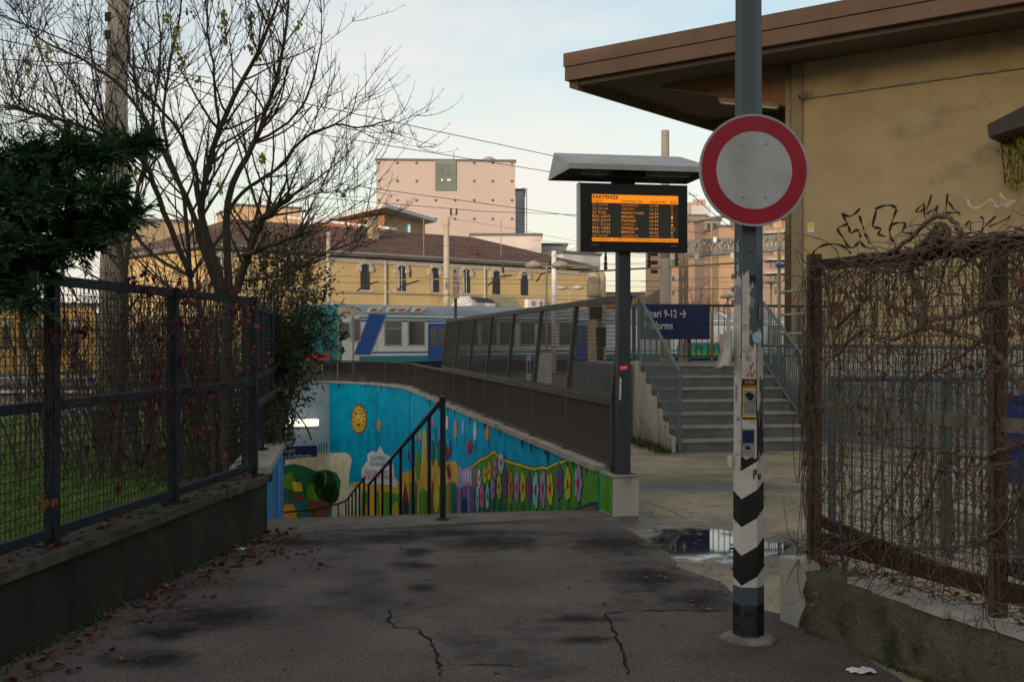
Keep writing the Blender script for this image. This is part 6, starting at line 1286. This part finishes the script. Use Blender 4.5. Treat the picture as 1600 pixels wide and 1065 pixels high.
# last yellow leaves hanging in the crown
rr = random.Random(4); ym = MB()
for cx, cy, h, n in ((350,40,45,40),(392,45,50,30),(398,80,20,8),(275,60,40,26),(283,95,20,14),(258,25,20,10),(420,25,25,12),(45,100,20,14),(55,70,15,8),(75,80,22,12),(310,120,14,10),(230,140,10,4),(410,245,18,10),(345,290,14,8),(210,270,18,9),(535,300,4,3),(295,20,14,8),(190,25,14,9),(90,130,8,4),(465,35,16,7)):
    for k in range(n):
        p = P(cx+rr.gauss(0,3.5), cy+rr.uniform(-h,h)*.6, 12.4+rr.uniform(-.5,.4)); leaf(ym, p, Vector((rr.uniform(-.5,.5),rr.uniform(-.5,.5),-1)), rr.uniform(.045,.075), .019, rvec(rr))
part('foliage', ym, leaf_yl, t_, kind='stuff', label='last yellow leaves hanging in the bare crown')
# bare thicket behind the fence
def thicket(name, label, base, spread, n, hmin, hmax, seed, mat, px_lean=0.):
    rr = random.Random(seed); base = Vector((base.x, base.y, 0)); t = thing(name, label, 'shrub', base); mb = MB(); tips = []
    for k in range(n):
        p = base + Vector((rr.gauss(0,spread*.35), rr.gauss(0,.35), 0)); p.z = 0; p.x = min(p.x, -3.15-abs(rr.gauss(0,.3))-.12*max(0,p.y-12)); d = Vector((rr.gauss(-.12,.25), rr.gauss(0,.2), 1)); s1 = shoot(mb, p, d, rr.uniform(hmin,hmax), .012, rr, up=.1, seg=9, wig=.13, n=4); spurs(mb, s1[3:], rr, 8, .07, .003)
        for m_ in range(7): j = rr.randint(3,9); s2 = shoot(mb, s1[j], rvec(rr)+ZZ*.5, rr.uniform(.25,.8), .005, rr, up=.3, seg=5, wig=.2, n=3); tips += [s2[-1], s2[3], s2[4]]; spurs(mb, s2, rr, 7, .06, .0025)
    part('stems', mb, mat, t, kind='stuff'); return t, tips
tk, tp = thicket('twiggy_shrub', 'brown twiggy shrub at the foot of the bare tree', P(300,540,13.2)*1, 3.4, 80, 1.4, 3.0, 12, bark)
tk2, tp2 = thicket('twiggy_shrub', 'twiggy shrub in front of the thick concrete pole', P(215,540,14.5), 2.8, 44, 1.2, 2.6, 13, bark2)
tk3, tp3 = thicket('twiggy_shrub', 'tall brown twiggy shrub against the yellow gable behind the slate fence', P(265,540,15.5), 2.6, 60, 1.8, 3.3, 14, bark)
tk4, tp4 = thicket('twiggy_shrub', 'twiggy shrub between the bare tree and the olive shrub', P(385,540,15.0), 1.6, 40, 1.8, 3.0, 15, bark2)

# olive-leaved shrub
def leafy(name, label, base, blobs, mat, L, w, seed, droop=0., stem=True):
    rr = random.Random(seed); t = thing(name, label, 'shrub', base); lm = MB(); sm = MB()
    for c, rx, rz, n in blobs:
        for k in range(max(3, n//60)):
            e = c + Vector((rr.gauss(0,rx*.5), rr.gauss(0,rx*.4), rr.gauss(0,rz*.5))); b0 = base + Vector((rr.gauss(0,.15),rr.gauss(0,.15),0)); mid = b0.lerp(e,.5) + Vector((rr.gauss(0,.1),rr.gauss(0,.1),.15)); sm.tube(smooth([b0,mid,e],4,.01,rr), [.014,.013,.012,.011,.010,.009,.008,.006,.004], 4, False)
        for k in range(n//7):
            p = c + Vector((rr.gauss(0,rx*.5), rr.gauss(0,rx*.4), rr.gauss(0,rz*.5))); d = (p-c)*.6 + rvec(rr)*.25*rx + ZZ*(.25-droop)*rx; s1 = shoot(sm, p, d, rr.uniform(.15,.35), .004, rr, up=.2-droop, seg=4, wig=.2, n=3)
            for j in range(7):
                q = s1[rr.randint(0,4)]; leaf(lm, q, rvec(rr)*.7 + d.normalized()*.8 - ZZ*droop*.5, L*rr.uniform(.6,1.2), w*rr.uniform(.7,1.2), rvec(rr))
    part('stems', sm, bark2, t, kind='stuff'); part('foliage', lm, mat, t, kind='stuff'); return t
leafy('olive_shrub', 'olive brown leafy shrub rising above the fence end', Vector((-3.6,16.2,0)), [(P(450,430,16.2),.36,.40,1500),(P(425,400,16.4),.35,.35,1000),(P(485,440,16.0),.22,.36,500),(P(400,450,16.4),.35,.4,900),(P(455,490,15.8),.26,.26,500)], leaf_ol, .055, .011, 21)
leafy('oleander_shrub', 'dark green oleander leaning over the ramp beside the fence end', Vector((-3.3,14.6,0)), [(P(462,545,14.8),.24,.30,900),(P(436,572,14.4),.18,.22,650),(P(485,505,15.0),.20,.22,420),(P(430,520,14.6),.24,.30,700),(P(445,600,14.3),.12,.12,220),(P(500,470,15.2),.14,.18,160)], leaf_gr, .115, .011, 22, .25)
leafy('ivy_clump', 'small ivy clump spilling over the coping above the blue wall', Vector((-2.66,12.9,.48)), [(P(430,648,12.8),.08,.10,360),(P(436,622,13.0),.08,.11,320),(P(424,668,12.6),.07,.07,220),(P(447,640,13.1),.06,.08,110),(P(455,672,13.1),.05,.05,60)], M('ivy_leaf', (.028,.045,.014), .6, (.065,.085,.03), scale=8, bump=0), .05, .018, 23, .5)
sprig = MB(); rr = random.Random(2)
for x, y in ((531,520),(528,508),(537,502),(540,525),(524,532),(536,540),(533,515),(541,517)): leaf(sprig, P(x,y,14.9), rvec(rr)*.6-ZZ*.5, .12, .035, rvec(rr))
pts = smooth([P(505,545,14.8), P(518,535,14.9), P(530,520,14.9), P(534,500,14.9)], 4); sp2 = MB(); sp2.tube(pts, .006, 4); sg_ = thing('leafy_sprig', 'single sprig of broad leaves in front of the train cab', 'plant', P(505,545,14.8)); part('stem', sp2, bark2, sg_); part('foliage', sprig, M('broad_leaf', (.05,.055,.018), .6, (.10,.09,.03), scale=8, bump=0), sg_, kind='stuff')
# evergreen hanging over the fence from the left
rr = random.Random(31); ev = thing('evergreen_tree', 'dark evergreen with feathery boughs reaching over the slate fence', 'tree', Vector((-3.75,6.9,0))); tm = MB(); em = MB()
tm.tube([Vector((-3.75,6.9,-.05)), Vector((-3.72,6.88,1.0)), Vector((-3.68,6.86,2.0)), Vector((-3.66,6.85,3.1))], [.13,.11,.08,.03], 9)
def spray(p, d, L):
    """a flat drooping frond"""
    d = d.normalized(); s = d.cross(ZZ); s = s.normalized() if s.length > .01 else Vector((1,0,0)); n = max(4, int(L/.020)); q = p.copy(); dd = d.copy()
    for i in range(n):
        dd = (dd + rvec(rr)*.10 - ZZ*.015).normalized(); q2 = q + dd*(L/n); f = 1-i/n; em.tube([q, q2], [.003,.0025], 3, False)
        for sg in (-1,1):
            for m_ in range(2):
                b = q.lerp(q2, rr.random()); k = (s*sg*rr.uniform(.6,1.0) + dd*rr.uniform(.5,.9) + ZZ*rr.uniform(-.30,.35)).normalized(); l_ = (.022+.055*f)*rr.uniform(.7,1.2); w = k.cross(ZZ+rvec(rr)*.6).normalized()*.0042
                em.add([b-w, b+w, b+k*l_*.6+w*1.2, b+k*l_, b+k*l_*.6-w*1.2], [(0,1,2,3,4)])
        q = q2
E_D = 5.75
for (x, y), (x0, y0), w in (((232,226),(-60,330),.9),((212,232),(-40,300),.8),((208,335),(-60,400),1.),((180,352),(-80,420),1.),((150,255),(-60,300),1.),((112,232),(-80,280),1.),((125,300),(-80,340),1.),((160,300),(-60,360),1.),((95,350),(-80,380),1.),((140,385),(-80,430),1.),((75,420),(-90,430),1.),((60,265),(-80,300),1.),((30,300),(-90,320),1.),((50,470),(-80,450),1.),((25,380),(-90,400),1.),((70,320),(-80,350),1.),((190,300),(-40,350),.8),((165,235),(-60,290),.8),((85,395),(-80,420),1.),((10,440),(-90,440),1.),((120,340),(-80,380),1.)):
    a = P(x0, y0, E_D+.5); b = P(x, y, E_D+rr.uniform(-.25,.25)); m_ = a.lerp(b,.5) + ZZ*.04; tm.tube(smooth([Vector((-3.69,6.87,a.z-.15)), Vector((-3.4,6.6,a.z-.03)), a], 4), .019, 5, False); q = smooth([a, m_, b], 8, .006, rr); tm.tube(q, [.020*(1-.8*i/(len(q)-1)) for i in range(len(q))], 5, False)
    for i in range(3, len(q)):
        tg = (q[i]-q[i-1]).normalized(); f = i/len(q)
        for k in range(5 if f < .55 else 8):
            sd = (rvec(rr)*Vector((1,1,1)) * .9 + tg*rr.uniform(.5,1.2) + ZZ*rr.uniform(-.35,.30)); spray(q[i], sd, rr.uniform(.08,.22)*(1.1-.35*f)*w)
    spray(b, (b-m_), .14*w)
part('trunk', tm, bark, ev, smooth=True); part('crown', em, needle_m, ev, kind='stuff')
# red creeper on the slate fence
def lfpx(px, py, off=.03):
    a = (px-800)/F; o = lf0 + lf_n*off; t = (a*o.y-o.x)/(lf_d.x-a*lf_d.y); return P(px, py, o.y+lf_d.y*t)
rr = random.Random(17); rc = thing('red_creeper', 'bare creeper with withered crimson leaves clinging to the slate fence', 'plant', LF(8.5,.05,.5)); cs = MB(); cl_ = MB(); co_ = MB()
def zz2(l): return [(x/2.219, 400+y/2.219) for x, y in l]
for l in ([(870,130),(700,95),(560,90),(420,130),(300,165),(200,60)],[(880,140),(760,160),(640,110),(500,140),(380,150)],[(700,100),(640,200),(560,330),(520,470),(500,560)],[(640,110),(600,260),(640,380),(650,520)],[(560,90),(400,300),(300,480),(180,560)],[(200,80),(230,250),(190,420),(260,560)],[(60,150),(90,330),(150,500),(120,650)],[(20,230),(60,420),(50,600),(70,800)],[(100,180),(130,420),(90,640),(60,860)],[(880,140),(820,300),(790,460),(760,640)],[(700,190),(690,330),(680,480),(700,600)],[(250,100),(270,220),(265,340)],[(440,120),(420,330),(380,520),(400,800)],[(830,150),(850,280),(840,400)],[(160,260),(180,500),(170,760),(140,840)],[(130,150),(150,350),(180,640)],[(600,100),(480,250),(360,420),(250,600)]):
    q = smooth([lfpx(x,y,.035+rr.uniform(-.01,.02)) for x,y in zz2(l)], 8, .010, rr); cs.tube(q, rr.uniform(.0028,.0055), 4, False); spurs(cs, q, rr, 10, .05, .0018)
for k in range(60):
    x = rr.uniform(10,880); y0 = 70+ x*.07 + rr.uniform(0,120); l = rr.uniform(60,380); q = smooth([lfpx(*zz2([(x+rr.uniform(-30,30)*i/3, y0+l*i/3)])[0], .03) for i in range(4)], 5, .008, rr); cs.tube(q, rr.uniform(.0016,.003), 3, False)
for x, y in [(180,260),(190,240),(280,245),(270,305),(265,355),(455,80),(520,120),(510,60),(620,90),(660,120),(690,110),(640,150),(690,200),(680,220),(800,190),(780,175),(810,220),(830,150),(625,230),(500,245),(550,265),(640,360),(690,290),(710,260),(680,330),(725,350),(540,400),(685,400),(675,440),(735,465),(545,530),(515,545),(390,530),(395,510),(600,480),(655,500),(645,570),(690,595),(330,655),(430,680),(495,700),(560,670),(515,655),(500,780),(700,610),(640,340),(560,710),(660,240),(820,115),(885,130),(530,490),(545,380),(400,800)]:
    for k in range(rr.randint(3,6)):
        (X, Y), = zz2([(x+rr.gauss(0,9), y+rr.gauss(0,10))]); leaf(cl_, lfpx(X,Y,.05+rr.uniform(-.01,.03)), Vector((rr.uniform(-.6,.6),rr.uniform(-.4,.2),-1)), rr.uniform(.03,.062), rr.uniform(.012,.024), rvec(rr), .8)
for x, y in [(870,180),(900,240),(930,350),(905,385),(840,385),(150,830),(130,860),(180,840),(770,690),(720,600),(875,230),(890,310)]:
    for k in range(3): (X, Y), = zz2([(x+rr.gauss(0,10), y+rr.gauss(0,12))]); leaf(co_, lfpx(X,Y,.05), Vector((rr.uniform(-.6,.6),0,-1)), rr.uniform(.03,.055), .014, rvec(rr), .6)
part('stems', cs, vine_r, rc, kind='stuff'); part('foliage', cl_, leaf_rd, rc, kind='stuff'); part('foliage', co_, leaf_or, rc, kind='stuff')
# brown creeper over the rusty fence
def rfpx(px, py, off=.03):
    a = (px-800)/F; o = rf1 + rn*off; t = (a*o.y-o.x)/(rd.x-a*rd.y); return P(px, py, o.y+rd.y*t)
rr = random.Random(23); bv = thing('brown_creeper', 'tangled leafless brown creeper smothering the rusty mesh fence', 'plant', RF(.8,.05,.4)); ms = MB(); ts_ = MB(); dl = MB()
za = lambda l: [(1280+x/3.55, 400+y/3.55) for x, y in l]; zb_ = lambda l: [(1280+x/3.55, 640+y/3.55) for x, y in l]
for l, r in ((za([(1200,240),(1116,255),(980,265),(900,290),(800,330),(700,345),(580,350),(500,320),(430,290),(370,255),(280,220),(200,300),(90,400)]),.016),(za([(1200,830),(1113,720),(1050,620),(980,530),(900,470),(780,430),(690,410),(580,400),(480,430),(380,460),(250,410),(150,490),(70,570)]),.015),(za([(575,390),(570,340),(560,250),(530,170),(500,90),(560,20),(640,-70),(690,-130)]),.020),(zb_([(1200,170),(1110,190),(1000,225),(900,260),(750,240),(600,210),(450,190),(330,100),(150,95)]),.010),(zb_([(680,300),(650,360),(600,500),(560,580),(430,680)]),.011),(zb_([(1200,380),(1110,480),(1030,620),(900,730),(850,700)]),.012),(zb_([(1200,800),(1100,820),(1040,690),(1020,640)]),.010),(zb_([(540,240),(450,400),(330,560),(260,720),(150,800)]),.008),(za([(880,480),(700,610),(560,680),(500,800)]),.008),(za([(80,560),(60,300),(20,60)]),.007)):
    q = smooth([rfpx(x,y,.035+rr.uniform(0,.03)) for x,y in l], 7, .006, rr); n = len(q); ms.tube(q, [r*(1.05-.55*i/n)*rr.uniform(.88,1.12) for i in range(n)], 7, False); spurs(ts_, q, rr, 22, .09, .0026)
    for k in range(9): i = rr.randint(2,n-3); s1 = shoot(ts_, q[i], rvec(rr)*Vector((1,.4,1))-ZZ*.2, rr.uniform(.15,.5), .004, rr, up=-.25, seg=6, wig=.35, n=3)
# thatch along the top rail
for k in range(330):
    u = rr.random(); x = 1262 + u*(1660-1262); yb = 418 - (x-1262)*.155; hump = 52*math.exp(-((x-1468)/34)**2) + 22*math.exp(-((x-1585)/30)**2) + 6
    y = yb + 4 + rr.uniform(-hump*.8, 20); p = rfpx(x, y, rr.uniform(-.03,.07)); d = Vector((rr.gauss(0,1), rr.gauss(0,.5), rr.gauss(-.25,.4))); shoot(ts_, p, d, rr.uniform(.10,.32), rr.uniform(.002,.0055), rr, up=-.5, seg=7, wig=.42, n=3)
for k in range(120):      # looping shoots across the mesh
    p = rfpx(rr.uniform(1275,1640), rr.uniform(430,860), rr.uniform(.01,.06)); s1 = shoot(ts_, p, Vector((rr.gauss(0,1),rr.gauss(0,.25),rr.gauss(0,.7))), rr.uniform(.2,.7), rr.uniform(.002,.005), rr, up=-.3, seg=9, wig=.38, n=3)
    for j in (3,6): shoot(ts_, s1[j], rvec(rr), rr.uniform(.08,.25), .0016, rr, up=-.2, seg=5, wig=.4, n=3)
for k in range(26):
    u = rr.random(); x = 1268 + u*380; yb = 416 - (x-1262)*.155; q = smooth([rfpx(x+i*22, yb+rr.uniform(-12,8), rr.uniform(.0,.06)) for i in range(4)], 5, .006, rr); ms.tube(q, rr.uniform(.005,.010), 5, False)
for l, r in (([(1380,402),(1420,375),(1445,350),(1468,338),(1490,345),(1500,362),(1495,385)],.012),([(1420,402),(1450,372),(1470,350),(1482,365),(1478,400)],.014),([(1455,398),(1462,368),(1480,358)],.012)):
    q = smooth([rfpx(x,y,.04) for x,y in l], 5, .006, rr); ms.tube(q, r, 6, False)
# hanging strands
for k in range(190):
    x = rr.uniform(1266,1640); y0 = 420-(x-1262)*.15 + rr.uniform(0,140)*rr.random(); L_ = rr.uniform(60,330)*(.6 if x > 1560 else 1); q = [rfpx(x+rr.gauss(0,9)*(i>0), min(y0+L_*i/4, 900+(x-1280)*.3), rr.uniform(.01,.06)) for i in range(5)]; r_ = rr.choice((.0012,.0016,.002,.0028,.0042)); sq = smooth(q,5,.011,rr); ts_.tube(sq, [r_*rr.uniform(.7,1.3)*(1.2-.6*i/len(sq)) for i in range(len(sq))], 3, False); spurs(ts_, sq, rr, 9, .07, .0014)
for k in range(110):
    x = rr.uniform(1285,1640); y0 = rr.uniform(650,760); q = [rfpx(x+rr.gauss(0,7)*(i>0), y0+rr.uniform(40,55)*i, rr.uniform(.01,.05)) for i in range(5)]; sq = smooth(q,5,.013,rr); ts_.tube(sq, rr.choice((.0012,.0018,.0026,.004)), 3, False); spurs(ts_, sq, rr, 9, .08, .0014)
for k in range(60):        # down the end post
    x = 1262+rr.gauss(4,7); y0 = rr.uniform(420,640); q = [rfpx(x+rr.gauss(0,5), y0+rr.uniform(30,70)*i, rr.uniform(.0,.10)) for i in range(5)]; ts_.tube(smooth(q,4,.006,rr), rr.uniform(.0013,.003), 3, False)
for k in range(260):       # litter of stems on the coping
    s = rr.uniform(-.05,3.2); p = RF(s, rr.uniform(-.02,.13), .40+rr.uniform(0,.07)); shoot(ts_, p, rvec(rr)*Vector((1,1,.25)), rr.uniform(.08,.35), rr.uniform(.0016,.0045), rr, up=-.12, seg=5, wig=.4, n=3)
for k in range(16): s = rr.uniform(0,2.6); p = RF(s,.135,.40); shoot(ts_, p, rn*.15-ZZ+rvec(rr)*.5, rr.uniform(.12,.34), rr.uniform(.002,.004), rr, up=-.3, seg=6, wig=.22, n=4)
for k in range(170):
    if k < 110: p = RF(rr.uniform(0,3.2), rr.uniform(-.05,.13), .40+rr.uniform(0,.05)); d = rvec(rr)*Vector((1,1,.3))
    else: p = rfpx(rr.uniform(1275,1600), rr.uniform(380,880), .06); d = Vector((rr.uniform(-.5,.5),0,-1))
    leaf(dl, p, d, rr.uniform(.025,.06), rr.uniform(.008,.018), rvec(rr), .9)
part('main_stems', ms, vine_m, bv, kind='stuff', smooth=True); part('twigs', ts_, vine_m, bv, kind='stuff'); part('dry_leaves', dl, leaf_br, bv, kind='stuff')
ol = MB()
for x, y in ((1510,457),(1345,442),(1318,452),(1306,470),(1308,488),(1400,482),(1592,470),(1590,505),(1594,433)): leaf(ol, rfpx(x,y,.07), Vector((.2,0,-1)), .05, .018, rvec(rr), .5)
part('orange_leaves', ol, leaf_or, bv, kind='stuff')
# creeper at the little canopy
cm2 = MB(); 
for k in range(240): x, y = 1566+rr.random()**.6*44, rr.uniform(195,292); leaf(cm2, wpx(x,y,rr.uniform(.05,.5)), rvec(rr)*.5-ZZ, rr.uniform(.06,.11), .025, rvec(rr))
wc = thing('wall_creeper', 'yellow-green creeper hanging below the small canopy', 'plant', wpx(1590,240)); part('foliage', cm2, leaf_yl, wc, kind='stuff'); cm3 = MB()
for k in range(10): x = 1572+k*4; cm3.tube([wpx(x,205,.3), wpx(x+rr.uniform(-5,5),250,.25), wpx(x+rr.uniform(-6,6),290,.2)], .008, 4)
part('stems', cm3, vine_r, wc, kind='stuff')
# bare street tree far behind the gantry
fb_ = Vector((P(1098,0,70).x,70,0)); rr = random.Random(6); ft_ = thing('bare_street_tree', 'distant bare tree before the brown apartment tower', 'tree', fb_); tm = MB(); cm_ = MB(); tm.tube([fb_, fb_+ZZ*1.6], [.14,.11], 7)
for k in range(26):
    s1 = shoot(tm, fb_+ZZ*rr.uniform(1.1,1.6), Vector((rr.gauss(0,.45),rr.gauss(0,.3),1)), rr.uniform(2.0,4.0), .05, rr, up=.2, seg=7, wig=.12, n=4)
    for m_ in range(12): j = rr.randint(2,7); s2 = shoot(cm_, s1[j], rvec(rr)+ZZ*.6, rr.uniform(.5,1.3), .014, rr, up=.3, seg=5, wig=.2, n=3)
part('trunk', tm, bark2, ft_); part('crown', cm_, bark2, ft_, kind='stuff')
# ================================================================== GRASS, LEAVES, LITTER
lw_ = MB(); lw_.poly([(-30,3,-.01),(-3.0,3,-.01),(-2.45,9.7,-.01),(-2.6,10.3,-.01),(-3.02,13.4,-.01),(-5.6,25.4,-.01),(-30,23.8,-.01)]); struct('lawn', lw_, lawn_m)
rr = random.Random(77); gr = MB()
def blades(n, pick, h0, h1):
    for k in range(n):
        p = pick(); a = rr.random()*6.28; h = rr.uniform(h0,h1); w = Vector((cos(a),sin(a),0))*.0045*(1+p.y*.08); b = Vector((rr.gauss(0,.4),rr.gauss(0,.4),1)).normalized()*h; gr.add([p-w, p+w, p+b], [(0,1,2)])
def pk():
    d = 5.6*math.exp(rr.random()*math.log(24/5.6)); x = (rr.uniform(-20,440)-800)/F*d; lim = -2.75 if d < 9.7 else -2.95-.205*(d-10); return Vector((min(x,lim-.02), d, -.012))
blades(30000, pk, .04, .11)
struct('grass', gr, grass_m, kind='stuff')
# small weeds: foot of the mossy wall, foot of the step wall, lawn daisies
wd_ = MB(); gr = wd_
tuf = [rr.uniform(4.6,9.4) for _ in range(16)]; blades(520, lambda: LF(rr.choice(tuf)+rr.gauss(0,.12), .11+abs(rr.gauss(0,.025)), .012), .015, .06); blades(500, lambda: S0 - SV*(.09+abs(rr.gauss(0,.12))) + SU*rr.uniform(-.1,2.0), .04, .16); tug = [rr.uniform(.1,2.8) for _ in range(7)]; blades(200, lambda: RF(rr.choice(tug)+rr.gauss(0,.07), .13+abs(rr.gauss(0,.02)), .01), .012, .04)
blades(1400, lambda: Vector((rr.uniform(2.9,6.5), rr.uniform(6.2,9.2), .0)), .02, .06)
struct('weeds', wd_, M('weed_blade', (.035,.060,.012), .8, (.085,.105,.03), scale=9, bump=0), kind='stuff')
dw = MB()
for k in range(60): b0 = S0 - SV*(.09+abs(rr.gauss(0,.1))) + SU*rr.uniform(-.1,1.6); shoot(dw, b0, Vector((rr.gauss(0,.3),rr.gauss(0,.3),1)), rr.uniform(.2,.75), .003, rr, up=.1, seg=5, wig=.2, n=3)
struct('dry_weeds', dw, vine_m, kind='stuff')
clv = MB()
for k in range(700): d = rr.uniform(5.2,7.6); x = min((rr.uniform(0,170)-800)/F*d, LF(d).x-.3-.3*rr.random()); leaf(clv, Vector((x,d,rr.uniform(.03,.12))), rvec(rr)*Vector((1,1,.3)), .03, .012, ZZ)
struct('ground_clover', clv, M('clover', (.06,.10,.03), .6, (.16,.20,.10), scale=20, bump=0), kind='stuff')
fr_, fb2, fo = MB(), MB(), MB()
def fallen(mb, p, L): leaf(mb, p, rvec(rr)*Vector((1,1,.18)), L, L*rr.uniform(.25,.42), ZZ+rvec(rr)*.5, rr.uniform(-.9,.9))
for k in range(330):
    d = rr.uniform(4.9,9.6); o = .13 + abs(rr.gauss(0,.16)) + (.25*rr.random() if rr.random() < .3 else 0); fallen(fr_ if rr.random() < .5 else fb2, LF(d, o, .022+rr.uniform(0,.02)), rr.uniform(.035,.07))
for k in range(260): fallen(fr_ if rr.random() < .7 else fb2, LF(rr.uniform(4.6,9.6), rr.uniform(-.22,.10), .497+rr.uniform(0,.015)), rr.uniform(.03,.065))
for k in range(70): q = G(rr.uniform(330,520), rr.uniform(838,900)); fallen(fr_, q+ZZ*.022, rr.uniform(.035,.06))
for k in range(55): q = G(rr.uniform(150,1100), rr.uniform(845,1060)); fallen(fb2 if rr.random() < .6 else fo, q+ZZ*.022, rr.uniform(.025,.05))
for k in range(75): q = G(rr.uniform(1000,1280), rr.uniform(775,960)); fallen(fo if rr.random() < .6 else fb2, q+ZZ*.026, rr.uniform(.03,.05))
for x, y in ((628,860),(670,908),(358,927),(1088,839),(900,855),(1110,956),(1135,933),(1010,905)): fallen(fo, G(x,y)+ZZ*.026, .055)
for mb_, m_, nm in ((fr_,leaf_rd,'fallen_crimson_leaves'),(fb2,leaf_br,'fallen_brown_leaves'),(fo,M('fallen_tan_leaf', (.15,.062,.022), .75, (.24,.12,.05), scale=14, bump=0),'fallen_tan_leaves')): struct(nm, mb_, m_, kind='stuff')
pb_ = MB()
for k in range(260):
    q = G(rr.uniform(120,1240), rr.uniform(835,1060)); s_ = rr.uniform(.003,.008); a = rr.random()*6; pb_.prism([q+ZZ*.014+Vector((cos(a+i*1.3)*s_*rr.uniform(.7,1.2), sin(a+i*1.3)*s_*rr.uniform(.7,1.2), 0)) for i in range(5)], (0,0,s_*.5))
struct('grit', pb_, M('grit_stone', (.10,.09,.08), .9, (.24,.22,.19), scale=30, bump=0), kind='stuff')
def tissue(label, px, py, s_):
    c_ = G(px,py)+ZZ*.015; mb = MB(); n = 9; vs = []; ph = rr.random()*9
    for i in range(n):
        for j in range(n):
            x, y = (i/(n-1)-.5), (j/(n-1)-.5); z = .30*abs(mnoise.noise(Vector((x*3.5+ph,y*3.5,ph))))+.25*(.5-max(abs(x),abs(y))); vs.append(c_ + Vector((x*1.5, y, z))*s_*(1+.3*mnoise.noise(Vector((x*4,y*4,ph)))))
    mb.add(vs, [(i*n+j, (i+1)*n+j, (i+1)*n+j+1, i*n+j+1) for i in range(n-1) for j in range(n-1)]); solo('crumpled_tissue', mb, litter, label, 'litter')
tissue('crumpled white tissue among the leaves by the mossy wall', 372, 861, .075); tissue('crumpled white tissue at the foot of the rough low wall', 1347, 1054, .085)
